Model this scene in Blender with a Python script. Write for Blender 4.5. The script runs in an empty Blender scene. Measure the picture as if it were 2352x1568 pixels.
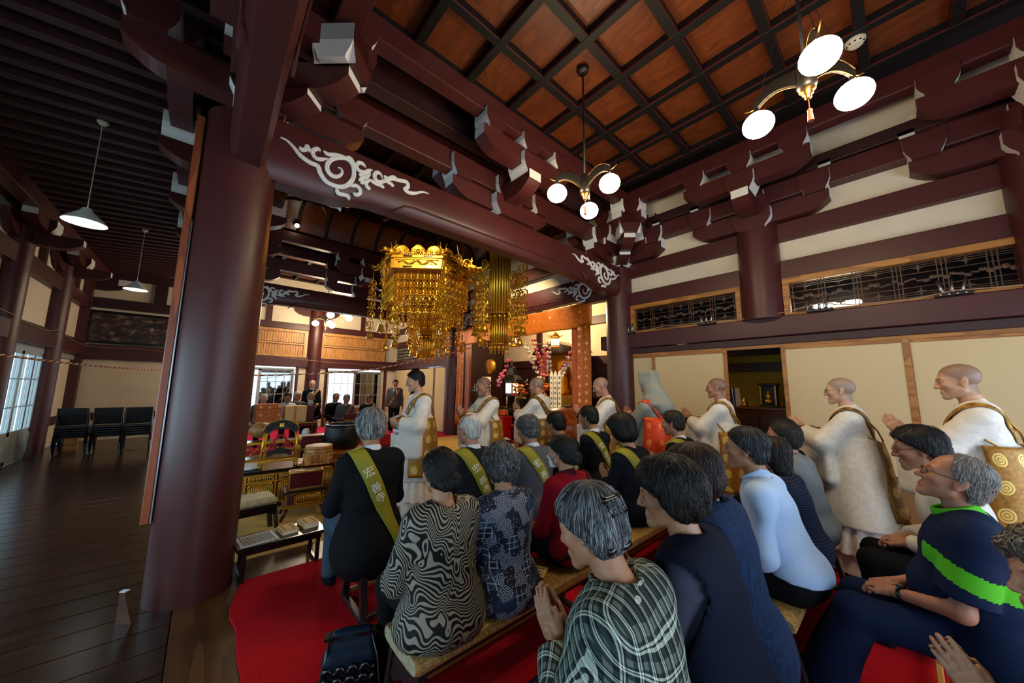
import bpy, bmesh, math, random
import numpy as np
from mathutils import Vector, Matrix, Euler
SC = bpy.context.scene
COL = SC.collection
rng = random.Random(7)
PI = math.pi
# ---------------------------------------------------------------- camera
CAM_H = 1.6
_p, _y, _r = 0.130812, 0.724565, 0.0107176
fw = np.array([math.sin(_y)*math.cos(_p), math.cos(_y)*math.cos(_p), math.sin(_p)])
rt0 = np.array([math.cos(_y), -math.sin(_y), 0.0])
up0 = np.cross(rt0, fw)
rt = rt0*math.cos(_r)+up0*math.sin(_r)
upv = np.cross(rt, fw)
cam_d = bpy.data.cameras.new('camera')
cam_d.sensor_fit = 'HORIZONTAL'; cam_d.sensor_width = 36.0
cam_d.lens = 788.63/2352*36.0
cam_d.clip_start = 0.02; cam_d.clip_end = 200
cam = bpy.data.objects.new('camera', cam_d); COL.objects.link(cam)
M = Matrix.Identity(4)
for i in range(3):
    M[i][0] = rt[i]; M[i][1] = upv[i]; M[i][2] = -fw[i]
M[2][3] = CAM_H
cam.matrix_world = M
SC.camera = cam
# ---------------------------------------------------------------- world, daylight, exposure
SC.view_settings.view_transform = 'Standard'
SC.view_settings.look = 'None'
SC.view_settings.gamma = 1.0
SC.view_settings.use_curve_mapping = False
SC.view_settings.exposure = 0.85
SC.cycles.use_denoising = True
SC.cycles.max_bounces = 6
SC.cycles.diffuse_bounces = 3
SC.cycles.glossy_bounces = 3
SC.cycles.transmission_bounces = 4
SC.cycles.transparent_max_bounces = 12
SC.cycles.sample_clamp_indirect = 6.0
SC.cycles.caustics_reflective = False
SC.cycles.caustics_refractive = False
W = bpy.data.worlds.new('sky'); SC.world = W; W.use_nodes = True
bg = W.node_tree.nodes['Background']
bg.inputs[0].default_value = (0.72, 0.86, 1.0, 1); bg.inputs[1].default_value = 2.2
def area(name, loc, rot, sx, sy, power, col):
    l = bpy.data.lights.new(name, 'AREA'); l.shape = 'RECTANGLE'; l.size = sx; l.size_y = sy
    l.energy = power; l.color = col
    o = bpy.data.objects.new(name, l); COL.objects.link(o); o.location = loc; o.rotation_euler = rot
    return o
DAY = (0.50, 0.74, 1.0)
# daylight entering by the sliding glass doors of the corridor, by the doors behind the camera and by the far windows
area('daylight_corridor', (-2.95, 3.2, 1.15), (0, -PI/2, 0), 1.9, 8.6, 105, (0.72, 0.88, 1.0))
area('daylight_rear', (2.6, -3.05, 1.5), (PI/2, 0, 0), 6.0, 2.0, 62, DAY)
area('daylight_far', (3.1, 15.45, 1.4), (-PI/2, 0, 0), 5.4, 1.5, 110, (0.7, 0.86, 1.0))
def lamp(name, loc, power, col=(1.0, 0.72, 0.42), r=0.05):
    l = bpy.data.lights.new(name, 'POINT'); l.energy = power; l.color = col; l.shadow_soft_size = r
    o = bpy.data.objects.new(name, l); COL.objects.link(o); o.location = loc
    return o
WARM = (1.0, 0.74, 0.46)
# ---------------------------------------------------------------- naming helpers
def tag(o, label=None, cat=None, group=None, kind=None):
    if label: o['label'] = label
    if cat: o['category'] = cat
    if group: o['group'] = group
    if kind: o['kind'] = kind
    return o
def empty(name, loc=(0, 0, 0), rz=0.0, label=None, cat=None, group=None, kind=None):
    o = bpy.data.objects.new(name, None); COL.objects.link(o); o.location = loc; o.rotation_euler = (0, 0, rz)
    o.empty_display_size = 0.1
    return tag(o, label, cat, group, kind)
def clone(o, parent=None):
    c = o.copy(); COL.objects.link(c)
    if parent is not None: c.parent = parent
    for ch in list(o.children): clone(ch, c)
    return c
def rotm(rx=0, ry=0, rz=0):
    return np.array(Euler((rx, ry, rz)).to_matrix())
class MB:
    def __init__(s): s.v = []; s.f = []; s.m = []; s.n = 0; s.mi = 0
    def add(s, v, f):
        v = np.asarray(v, float); s.v.append(v)
        for q in f: s.f.append(tuple(int(i)+s.n for i in q)); s.m.append(s.mi)
        s.n += len(v); return s
    def box(s, c, d, R=None):
        x, y, z = d[0]/2, d[1]/2, d[2]/2
        v = np.array([[i*x, j*y, k*z] for k in (-1, 1) for j in (-1, 1) for i in (-1, 1)])
        if R is not None: v = v @ np.asarray(R).T
        return s.add(v+np.asarray(c, float), [(0, 2, 3, 1), (4, 5, 7, 6), (0, 1, 5, 4), (2, 6, 7, 3), (0, 4, 6, 2), (1, 3, 7, 5)])
    def bb(s, a, b):
        a = np.minimum(a, b).astype(float) if False else np.minimum(np.array(a, float), np.array(b, float)); b2 = np.maximum(np.array(a, float), np.array(b, float))
        return s.box((a+b2)/2, b2-a)
    def cb(s, c, d, ch=0.01, R=None):
        # box with its twelve edges chamfered
        h = np.array(d, float)/2; ch = min(ch, h.min()*0.9); v = []; idx = {}
        for k in (-1, 1):
            for j in (-1, 1):
                for i in (-1, 1):
                    for a in range(3):
                        p = h.copy(); p -= ch; p[a] = h[a]
                        idx[(i, j, k, a)] = len(v); v.append(p*np.array([i, j, k]))
        f = []
        for a in range(3):
            o = [x for x in range(3) if x != a]
            for sg in (-1, 1):
                q = []
                for u, w in ((-1, -1), (1, -1), (1, 1), (-1, 1)):
                    t = [0, 0, 0]; t[a] = sg; t[o[0]] = u; t[o[1]] = w; q.append(idx[(t[0], t[1], t[2], a)])
                f.append(q)
            for u in (-1, 1):
                for w in (-1, 1):
                    t = [0, 0, 0]; t[o[0]] = u; t[o[1]] = w; q = []
                    t[a] = -1; q += [idx[(*t, o[0])], idx[(*t, o[1])]]
                    t[a] = 1; q += [idx[(*t, o[1])], idx[(*t, o[0])]]
                    f.append(q)
        for i in (-1, 1):
            for j in (-1, 1):
                for k in (-1, 1): f.append([idx[(i, j, k, 0)], idx[(i, j, k, 1)], idx[(i, j, k, 2)]])
        v = np.array(v)
        f2 = []
        for q in f:
            a, b, c2 = v[q[0]], v[q[1]], v[q[2]]
            n = np.cross(b-a, c2-a)
            if n @ v[list(q)].mean(0) < 0: q = q[::-1]
            f2.append(q)
        if R is not None: v = v @ np.asarray(R).T
        return s.add(v+np.asarray(c, float), f2)
    def prism(s, poly, axis, a, b):
        # polygon in the two other axes (order x,y,z without axis), extruded from a to b along axis
        n = len(poly); o = [x for x in range(3) if x != axis]; v = np.zeros((2*n, 3))
        for i, (u, w) in enumerate(poly):
            for k, t in ((0, a), (1, b)):
                v[i+k*n, o[0]] = u; v[i+k*n, o[1]] = w; v[i+k*n, axis] = t
        f = [tuple(range(n))[::-1], tuple(range(n, 2*n))]+[(i, (i+1) % n, n+(i+1) % n, n+i) for i in range(n)]
        return s.add(v, f)
    def lathe(s, prof, c=(0, 0, 0), n=20, R=None, cap=True, sx=1.0, sy=1.0):
        v = []; f = []
        for r, z in prof:
            for i in range(n):
                a = 2*PI*i/n; v.append((r*math.cos(a)*sx, r*math.sin(a)*sy, z))
        m = len(prof)
        for j in range(m-1):
            for i in range(n): f.append((j*n+i, j*n+(i+1) % n, (j+1)*n+(i+1) % n, (j+1)*n+i))
        if cap: f.append(tuple(range(n))[::-1]); f.append(tuple(range((m-1)*n, m*n)))
        v = np.array(v)
        if R is not None: v = v @ np.asarray(R).T
        return s.add(v+np.asarray(c, float), f)
    def ell(s, c, r, n=10, m=7, R=None):
        pr = [(math.sin(PI*j/m), -math.cos(PI*j/m)) for j in range(m+1)]
        pr[0] = (0.02, -1); pr[-1] = (0.02, 1)
        v = []; f = []
        for q, z in pr:
            for i in range(n): v.append((q*math.cos(2*PI*i/n)*r[0], q*math.sin(2*PI*i/n)*r[1], z*r[2]))
        for j in range(m):
            for i in range(n): f.append((j*n+i, j*n+(i+1) % n, (j+1)*n+(i+1) % n, (j+1)*n+i))
        f.append(tuple(range(n))[::-1]); f.append(tuple(range(m*n, (m+1)*n)))
        v = np.array(v)
        if R is not None: v = v @ np.asarray(R).T
        return s.add(v+np.asarray(c, float), f)
    def tube(s, pts, r, n=8, closed=False):
        P = np.asarray(pts, float); k = len(P); rs = np.full(k, r) if np.isscalar(r) else np.asarray(r, float)
        T = np.gradient(P, axis=0) if not closed else (np.roll(P, -1, 0)-np.roll(P, 1, 0))
        T /= np.linalg.norm(T, axis=1)[:, None]+1e-12
        u = np.cross(T[0], (0, 0, 1.0))
        if np.linalg.norm(u) < 1e-3: u = np.cross(T[0], (0, 1.0, 0))
        u /= np.linalg.norm(u); v = []
        for i in range(k):
            u = u-T[i]*(u @ T[i]); u /= np.linalg.norm(u)+1e-12; w = np.cross(T[i], u)
            for a in range(n):
                t = 2*PI*a/n; v.append(P[i]+rs[i]*(math.cos(t)*u+math.sin(t)*w))
        f = []
        for i in range(k if closed else k-1):
            j = (i+1) % k
            for a in range(n): f.append((i*n+a, i*n+(a+1) % n, j*n+(a+1) % n, j*n+a))
        if not closed: f.append(tuple(range(n))[::-1]); f.append(tuple(range((k-1)*n, k*n)))
        return s.add(v, f)
    def bar(s, a, b, w, h=None, upd=(0, 0, 1)):
        a = np.array(a, float); b = np.array(b, float); h = h or w
        d = b-a; L = np.linalg.norm(d); d /= L; u = np.cross(np.array(upd, float), d)
        if np.linalg.norm(u) < 1e-3: u = np.cross(np.array((0, 1.0, 0)), d)
        u /= np.linalg.norm(u); w2 = np.cross(d, u)
        return s.box((a+b)/2, (w, h, L), np.array([u, w2, d]).T)
    def disc(s, c, r, t, n=16, R=None): return s.lathe([(r, -t/2), (r, t/2)], c, n, R)
    def build(s, name, mat, parent=None, smooth=False, bevel=0.0, loc=None):
        me = bpy.data.meshes.new(name)
        V = np.concatenate(s.v) if s.v else np.zeros((0, 3))
        me.from_pydata(V.tolist(), [], s.f)
        mats = mat if isinstance(mat, (list, tuple)) else [mat]
        for q in mats: me.materials.append(q)
        if len(mats) > 1: me.polygons.foreach_set('material_index', s.m)
        if smooth is True: me.polygons.foreach_set('use_smooth', [True]*len(me.polygons))
        me.update()
        if smooth == 'auto':
            try: me.shade_auto_smooth if False else None
            except Exception: pass
            me.polygons.foreach_set('use_smooth', [True]*len(me.polygons))
            bmq = bmesh.new(); bmq.from_mesh(me)
            for e in bmq.edges:
                if len(e.link_faces) == 2 and e.calc_face_angle(0) > 0.6: e.smooth = False
            bmq.to_mesh(me); bmq.free()
        o = bpy.data.objects.new(name, me); COL.objects.link(o)
        if parent is not None: o.parent = parent
        if loc is not None: o.location = loc
        if bevel:
            b = o.modifiers.new('bevel', 'BEVEL'); b.width = bevel; b.segments = 2; b.limit_method = 'ANGLE'
        return o
def struct(o): o['kind'] = 'structure'; return o
# ---------------------------------------------------------------- materials
def lin(c):
    if isinstance(c, str):
        c = [int(c[i:i+2], 16)/255 for i in (0, 2, 4)]
    return tuple((x/12.92 if x <= 0.04045 else ((x+0.055)/1.055)**2.4) for x in c)+(1.0,)
class NT:
    def __init__(s, name):
        s.m = bpy.data.materials.new(name); s.m.use_nodes = True; s.t = s.m.node_tree
        s.b = s.t.nodes['Principled BSDF']; s.out = s.t.nodes['Material Output']
    def n(s, typ, **kw):
        q = s.t.nodes.new(typ)
        for k, v in kw.items():
            if k.startswith('i_'):
                key = k[2:]; key = int(key) if key.isdigit() else key.replace('_', ' ')
                q.inputs[key].default_value = v
            else: setattr(q, k, v)
        return q
    def l(s, a, b): s.t.links.new(a, b)
    def coord(s, kind='Object', scale=(1, 1, 1), rot=(0, 0, 0)):
        tc = s.n('ShaderNodeTexCoord'); mp = s.n('ShaderNodeMapping')
        mp.inputs['Scale'].default_value = scale; mp.inputs['Rotation'].default_value = rot
        s.l(tc.outputs[kind], mp.inputs[0]); return mp.outputs[0]
    def ramp(s, fac, stops, interp='LINEAR'):
        r = s.n('ShaderNodeValToRGB'); r.color_ramp.interpolation = interp; e = r.color_ramp.elements
        while len(e) < len(stops): e.new(0.5)
        for i, (p, c) in enumerate(stops): e[i].position = p; e[i].color = c
        s.l(fac, r.inputs[0]); return r.outputs[0]
    def math(s, op, a, b=None, c=None):
        q = s.n('ShaderNodeMath', operation=op)
        for i, x in enumerate((a, b, c)):
            if x is None: continue
            if hasattr(x, 'is_linked'): s.l(x, q.inputs[i])
            else: q.inputs[i].default_value = x
        return q.outputs[0]
    def mix(s, fac, a, b):
        q = s.n('ShaderNodeMix', data_type='RGBA')
        for sock, x in ((q.inputs[0], fac), (q.inputs[6], a), (q.inputs[7], b)):
            if hasattr(x, 'is_linked'): s.l(x, sock)
            else: sock.default_value = x
        return q.outputs[2]
    def bump(s, h, strength=0.3, dist=0.01):
        q = s.n('ShaderNodeBump'); q.inputs['Strength'].default_value = strength; q.inputs['Distance'].default_value = dist
        s.l(h, q.inputs['Height']); s.l(q.outputs[0], s.b.inputs['Normal']); return q
    def base(s, c):
        if hasattr(c, 'is_linked'): s.l(c, s.b.inputs['Base Color'])
        else: s.b.inputs['Base Color'].default_value = c
    def set(s, rough=0.5, metal=0.0, spec=0.5):
        s.b.inputs['Roughness'].default_value = rough; s.b.inputs['Metallic'].default_value = metal
        s.b.inputs['Specular IOR Level'].default_value = spec; return s
def plain(name, c, rough=0.5, metal=0.0, spec=0.5, nz=0.12, scale=14, bump=0.15, coord='Object'):
    t = NT(name); t.set(rough, metal, spec); c = lin(c)
    co = t.coord(coord); no = t.n('ShaderNodeTexNoise'); no.inputs['Scale'].default_value = scale; no.inputs['Detail'].default_value = 4
    t.l(co, no.inputs['Vector'])
    d = tuple(x*(1-nz) for x in c[:3])+(1,); e = tuple(min(1, x*(1+nz)) for x in c[:3])+(1,)
    t.base(t.ramp(no.outputs[0], [(0.3, d), (0.7, e)]))
    if bump: t.bump(no.outputs[0], bump, 0.004)
    return t.m
def wood(name, c1, c2, rough=0.4, scale=(1, 1, 1), ring=6.0, dist=3.0, bump=0.08, spec=0.5, coord='Object', rnd=True):
    t = NT(name); t.set(rough, 0, spec)
    tc = t.n('ShaderNodeTexCoord'); mp = t.n('ShaderNodeMapping'); mp.inputs['Scale'].default_value = scale
    t.l(tc.outputs[coord], mp.inputs[0]); v = mp.outputs[0]
    if rnd:
        oi = t.n('ShaderNodeObjectInfo'); vm = t.n('ShaderNodeVectorMath', operation='MULTIPLY_ADD')
        cx = t.n('ShaderNodeCombineXYZ')
        for i in range(3): t.l(oi.outputs['Random'], cx.inputs[i])
        t.l(cx.outputs[0], vm.inputs[0]); vm.inputs[1].default_value = (37, 23, 51); t.l(v, vm.inputs[2]); v = vm.outputs[0]
    n1 = t.n('ShaderNodeTexNoise'); n1.inputs['Scale'].default_value = 1.4; n1.inputs['Detail'].default_value = 2; t.l(v, n1.inputs['Vector'])
    w = t.math('FRACT', t.math('MULTIPLY', n1.outputs[0], ring*1.6))
    n2 = t.n('ShaderNodeTexNoise'); n2.inputs['Scale'].default_value = dist*6; n2.inputs['Detail'].default_value = 3; t.l(v, n2.inputs['Vector'])
    f = t.math('ADD', t.math('MULTIPLY', w, 0.6), t.math('MULTIPLY', n2.outputs[0], 0.4))
    t.base(t.ramp(f, [(0.12, lin(c1)), (0.75, lin(c2))]))
    if bump: t.bump(f, bump, 0.004)
    return t.m
def emit(name, c, s):
    t = NT(name); e = t.n('ShaderNodeEmission'); e.inputs[0].default_value = lin(c) if isinstance(c, str) else tuple(c)+(1,); e.inputs[1].default_value = s
    t.l(e.outputs[0], t.out.inputs[0]); return t.m
MT = {}
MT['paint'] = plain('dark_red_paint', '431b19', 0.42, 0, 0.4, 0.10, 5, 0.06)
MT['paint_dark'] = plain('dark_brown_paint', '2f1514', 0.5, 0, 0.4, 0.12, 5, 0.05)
MT['rafter'] = plain('rafter_paint', '3a1f1e', 0.55, 0, 0.3, 0.12, 5, 0.05)
MT['boarddark'] = plain('dark_ceiling_board', '1d1010', 0.7, 0, 0.2, 0.15, 4, 0.05)
MT['white'] = plain('white_paint', 'cfcdc6', 0.6, 0, 0.3, 0.03, 8, 0.03)
MT['plaster'] = plain('plaster', 'cdbfa6', 0.85, 0, 0.2, 0.05, 3, 0.06)
MT['batten'] = plain('black_batten', '070505', 0.55, 0, 0.3, 0.2, 10, 0.03)
MT['redline'] = plain('red_lacquer_edge', '7a1512', 0.45, 0, 0.4, 0.05, 10, 0.0)
MT['panel'] = wood('ceiling_wood', '451c05', '5f2b08', 0.45, (2.2, 0.7, 1), 5.0, 2.0, 0.03)
MT['floorwood'] = wood('floor_wood', '190d06', '341d0f', 0.24, (0.35, 3.0, 3.0), 3.0, 2.0, 0.03, 0.55)
MT['sillwood'] = wood('sill_wood', '36200f', '58361d', 0.3, (3, 0.35, 3), 3.0, 2.0, 0.04, 0.5)
MT['honey'] = wood('honey_wood', '7a4716', 'a86f2c', 0.45, (0.6, 0.6, 4.0), 3.0, 2.0, 0.05)
MT['orangewood'] = wood('orange_wood', '6d2e12', '9a4a22', 0.4, (5, 5, 0.5), 3.0, 3.0, 0.05)
MT['cedar'] = wood('cedar_board', '8a5a2a', 'bb8446', 0.5, (6, 1, 0.5), 3.0, 3.0, 0.05)
MT['redcarpet'] = plain('red_carpet', 'a30d16', 0.95, 0, 0.1, 0.18, 60, 0.5)
MT['daylitcarpet'] = plain('daylit_red_carpet', 'b3143a', 0.95, 0, 0.1, 0.15, 60, 0.4)  # red carpet, pink cast of the window daylight put into its colour
MT['black'] = plain('black_lacquer', '0d0b0b', 0.22, 0, 0.5, 0.1, 10, 0.0)
MT['blackmat'] = plain('black_steel', '131214', 0.38, 0.2, 0.5, 0.1, 20, 0.05)
MT['redlac'] = plain('oxblood_lacquer', '4a1113', 0.22, 0, 0.5, 0.1, 8, 0.0)
MT['brightred'] = plain('vermilion_lacquer', 'a80f16', 0.3, 0, 0.5, 0.08, 8, 0.0)
MT['gold'] = plain('gold_leaf', 'dfa52c', 0.3, 0.78, 0.5, 0.14, 30, 0.35)
MT['golddark'] = plain('aged_gold', 'ba8426', 0.36, 0.75, 0.5, 0.22, 30, 0.35)
MT['goldpaint'] = plain('gold_ochre_lacquer', 'a57a2d', 0.35, 0.5, 0.5, 0.15, 20, 0.1)
MT['bronze'] = plain('dark_bronze', '171412', 0.42, 0.35, 0.5, 0.2, 12, 0.1)
MT['brass'] = plain('brass', '8f6a38', 0.4, 1.0, 0.5, 0.1, 12, 0.05)
MT['chrome'] = plain('steel', '9aa0a6', 0.3, 1.0, 0.5, 0.05, 12, 0.0)
MT['alu'] = plain('aluminium_frame', '9fa9a6', 0.4, 0.3, 0.5, 0.05, 12, 0.0)
MT['paper'] = plain('paper', 'd8d0bd', 0.8, 0, 0.2, 0.04, 20, 0.05)
MT['paperblue'] = plain('cool_paper', 'cdd3d8', 0.8, 0, 0.2, 0.04, 20, 0.05)
MT['manila'] = plain('manila_paper', 'cdaf78', 0.8, 0, 0.2, 0.05, 20, 0.05)
MT['ink'] = plain('ink', '1c1714', 0.8, 0, 0.2, 0.0, 20, 0.0)
MT['whitetext'] = plain('white_thread', 'd9dccb', 0.7, 0, 0.2, 0.0, 20, 0.0)
MT['fusuma'] = plain('sliding_door_paper', 'c6b085', 0.8, 0, 0.2, 0.025, 1.2, 0.02)
MT['kick'] = plain('brown_door_panel', '7b5a36', 0.6, 0, 0.3, 0.08, 2, 0.02)
MT['cable'] = plain('tan_cable', '94765a', 0.6, 0, 0.3, 0.05, 20, 0.0)
MT['cream'] = plain('cream_plastic', 'b9b09a', 0.5, 0, 0.4, 0.03, 20, 0.0)
MT['whitecone'] = plain('white_enamel_shade', 'cfd2c9', 0.4, 0, 0.5, 0.03, 20, 0.0)
MT['copper'] = plain('copper_tassel', '9a4a2c', 0.55, 0.2, 0.4, 0.1, 40, 0.2)
MT['globe'] = emit('lit_globe', (1.0, 0.90, 0.72), 7.0)
MT['bulb'] = emit('lit_bulb', (1.0, 0.88, 0.62), 12.0)
MT['lit'] = emit('lit_lamp_glass', (1.0, 0.80, 0.48), 3.0)
def glass(name, tint=(0.9, 0.95, 1, 1), refl=0.12):
    t = NT(name); a = t.n('ShaderNodeBsdfTransparent'); a.inputs[0].default_value = tint
    g = t.n('ShaderNodeBsdfGlossy'); g.inputs[1].default_value = 0.03
    m = t.n('ShaderNodeMixShader'); m.inputs[0].default_value = refl
    t.l(a.outputs[0], m.inputs[1]); t.l(g.outputs[0], m.inputs[2]); t.l(m.outputs[0], t.out.inputs[0]); return t.m
MT['glass'] = glass('window_glass', (0.85, 0.93, 0.96, 1))
MT['darkglass'] = glass('dark_window_glass', (0.05, 0.055, 0.06, 1), 0.25)
def tatami():
    t = NT('tatami_straw'); t.set(0.7, 0, 0.3)
    v = t.coord('Object'); w = t.n('ShaderNodeTexWave', wave_type='BANDS', bands_direction='Y'); w.inputs['Scale'].default_value = 28; w.inputs['Distortion'].default_value = 0.4
    t.l(v, w.inputs['Vector']); t.base(t.ramp(w.outputs[1], [(0, lin('a87f3f')), (1, lin('d6ae66'))])); t.bump(w.outputs[1], 0.3, 0.004); return t.m
MT['tatami'] = tatami()
def brocade(name, c0, c1, c2, sc=9.0):
    t = NT(name); t.set(0.45, 0.25, 0.5); v = t.coord('Object')
    vo = t.n('ShaderNodeTexVoronoi'); vo.inputs['Scale'].default_value = sc; vo.inputs['Randomness'].default_value = 0.25; t.l(v, vo.inputs['Vector'])
    no = t.n('ShaderNodeTexNoise'); no.inputs['Scale'].default_value = 45; no.inputs['Detail'].default_value = 3; t.l(v, no.inputs['Vector'])
    base = t.ramp(no.outputs[0], [(0.35, lin(c0)), (0.65, lin(c1))])
    dot = t.ramp(vo.outputs['Distance'], [(0.16, (1, 1, 1, 1)), (0.24, (0, 0, 0, 1))])
    t.base(t.mix(dot, base, lin(c2))); t.bump(no.outputs[0], 0.5, 0.004); return t.m
MT['brocade'] = brocade('orange_gold_brocade', '843c06', 'c46a0e', 'd0a468', 5.5)
MT['seatcloth'] = brocade('bench_brocade', '8a6a36', 'b08c50', 'c2a468', 38)
MT['seatside'] = brocade('bench_brocade_pale', '9c9474', 'bcb492', 'cfc8a8', 42)
# ================================================================ SETTING
XR, XL, XC = 6.34, -2.73, 0.06
YN, YF = 3.8, 10.2          # column lines of the middle bay
YB, YE = -3.0, 15.1         # behind the camera / far wall
# ---------------------------------------------------------------- floor
fl = MB(); fl.bb((XL-0.3, YB, -0.2), (9.0, YE+0.3, -0.04))
floor = struct(fl.build('floor', MT['boarddark']))
tag(floor, 'dark plank floor of the corridor with the straw matting of the hall', 'floor')
pl = MB().cb((0, 0, -0.02), (2.69, 0.262, 0.04), 0.004)
p0 = pl.build('plank', MT['floorwood'], floor); me = p0.data
k = 0
y = YB+0.14
while y < YE:
    o = p0 if k == 0 else bpy.data.objects.new('plank', me)
    if k: COL.objects.link(o); o.parent = floor
    o.location = (-1.37, y, rng.uniform(-0.0015, 0.0)); y += 0.267; k += 1
MB().bb((-0.02, YB, -0.04), (0.30, 3.55, 0.0)).bb((-0.02, 3.55, -0.04), (0.30, YE, -0.001)).build('threshold_board', MT['sillwood'], floor)
MB().bb((0.30, 3.70, -0.04), (6.3, 4.14, -0.001)).build('threshold_board', MT['sillwood'], floor)
tm = MB().cb((0, 0, -0.02), (1.90, 0.945, 0.05), 0.006).build('tatami_mat', MT['tatami'], floor)
k = 0
for j in range(6):
    for i in range(4):
        o = tm if k == 0 else bpy.data.objects.new('tatami_mat', tm.data)
        if k: COL.objects.link(o); o.parent = floor
        o.location = (0.30+0.75*(j % 2)*0.6+0.95+i*1.91-(0.9 if j % 2 else 0), 4.62+j*0.955, -0.002); k += 1
MB().bb((0.3, 9.9, -0.04), (6.3, YE, 0.0)).bb((0.3, YB, -0.04), (6.4, 3.7, 0.0)).bb((6.3, YB, -0.04), (9.0, YE, 0.0)).build('floor_board', MT['sillwood'], floor)
# red carpet with a wavy left edge
cp = MB(); v = []; f = []; n = 40
for i in range(n+1):
    yy = YB+0.05+(3.70-YB-0.05)*i/n
    xl = 0.285+0.012*math.sin(yy*5)+0.01*math.sin(yy*13)+max(0, yy-3.15)**2*0.30
    v += [(xl, yy, 0.0), (xl+0.006, yy, 0.014), (6.26, yy, 0.014), (6.26, yy, 0.0)]
for i in range(n):
    for a in range(3): f.append((i*4+a, i*4+a+1, i*4+a+5, i*4+a+4))
f += [(0, 3, 2, 1), (n*4, n*4+1, n*4+2, n*4+3)]
cp.add(v, f)
tag(cp.build('carpet', MT['redcarpet']), 'bright red carpet under the benches of the seated congregation', 'carpet')
c2 = MB().cb((3.3, 12.3, 0.006), (5.9, 4.9, 0.014), 0.004)
tag(c2.build('carpet', MT['daylitcarpet']), 'red carpet tinted daylight pink by the far windows under the seated elders', 'carpet')
# ---------------------------------------------------------------- columns
def column(x, y, r, z0, z1, label, mat='paint'):
    o = MB().lathe([(r, z0), (r, z1)], (x, y, 0), 40).build('column', MT[mat], None, 'auto'); struct(o)
    return tag(o, label, 'column')
column(XC, 3.83, 0.262, 0.0, 3.95, 'big round dark red column at the corner of the carpet')
column(XR+0.02, YN, 0.27, 0.0, 4.1, 'round dark red column to the right of the gold altar frame')
column(XR+0.05, 1.33, 0.27, 2.66, 4.6, 'round dark red column above the open doorway of the white doors')
column(XR+0.05, -1.2, 0.27, 2.66, 4.6, 'round dark red column above the last white door')
column(XR+0.02, YF, 0.29, 0.0, 4.1, 'round dark red column to the left of the gold altar frame')
column(XC, YF, 0.26, 0.0, 4.1, 'round dark red column between the corridor and the far seats')
column(3.08, YE+0.02, 0.25, 0.0, 4.6, 'round dark red column between the two far windows')
for yy, lb in ((12.75, 'dark red column beside the glass door at the end of the corridor'), (10.2, 'dark red column of the corridor wall nearer the viewer'), (7.0, 'dark red column of the corridor wall beside the first plaster panel')):
    column(XL, yy, 0.20, 0.0, 4.7, lb)
# the pale outline of an old cloud shaped bracket at the far altar column
# ---------------------------------------------------------------- big arched beams with white carvings
CARVE = [[(0.306, 3.864), (0.356, 3.859), (0.415, 3.819), (0.476, 3.763), (0.56, 3.731), (0.627, 3.726), (0.649, 3.67), (0.703, 3.605), (0.768, 3.588), (0.845, 3.598), (0.908, 3.647), (0.956, 3.745), (0.956, 3.84), (0.931, 3.899), (0.875, 3.927), (0.797, 3.897), (0.736, 3.845), (0.706, 3.77), (0.721, 3.71), (0.761, 3.683), (0.811, 3.697), (0.847, 3.751), (0.837, 3.793), (0.804, 3.793)], [(0.662, 3.907), (0.707, 3.891), (0.782, 3.921), (0.861, 3.928), (0.924, 3.903), (0.966, 3.844)], [(0.868, 3.924), (0.907, 3.95), (0.944, 3.913), (0.96, 3.849)], [(0.463, 3.85), (0.482, 3.827), (0.515, 3.852), (0.514, 3.898)], [(0.514, 3.898), (0.532, 3.871), (0.558, 3.833)], [(0.639, 3.888), (0.613, 3.904), (0.579, 3.873), (0.577, 3.827), (0.609, 3.799), (0.657, 3.814), (0.704, 3.845)], [(0.807, 3.575), (0.824, 3.522), (0.876, 3.527), (0.916, 3.528), (0.935, 3.49)], [(0.928, 3.641), (0.988, 3.674), (1.032, 3.645), (1.028, 3.596), (0.988, 3.572), (0.966, 3.587)], [(1.072, 3.917), (1.041, 3.943), (0.998, 3.939), (0.981, 3.89), (1.004, 3.854), (1.061, 3.856), (1.109, 3.902), (1.145, 3.918)], [(1.012, 3.739), (1.051, 3.787), (1.092, 3.821), (1.125, 3.884)], [(1.007, 3.808), (1.049, 3.815), (1.106, 3.84)], [(1.027, 3.722), (1.082, 3.753), (1.123, 3.803)], [(1.082, 3.753), (1.1, 3.705), (1.137, 3.696)], [(1.123, 3.803), (1.183, 3.78), (1.244, 3.781), (1.283, 3.765)], [(1.254, 3.868), (1.236, 3.91), (1.198, 3.917), (1.17, 3.88), (1.18, 3.828), (1.227, 3.815), (1.286, 3.857), (1.346, 3.908), (1.401, 3.924), (1.458, 3.932), (1.533, 3.947), (1.553, 3.894), (1.513, 3.852), (1.565, 3.83), (1.65, 3.856), (1.737, 3.909), (1.819, 3.915)], [(1.267, 3.907), (1.315, 3.895), (1.36, 3.932), (1.408, 3.952)], [(1.302, 3.847), (1.349, 3.851), (1.383, 3.823)]]
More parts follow.
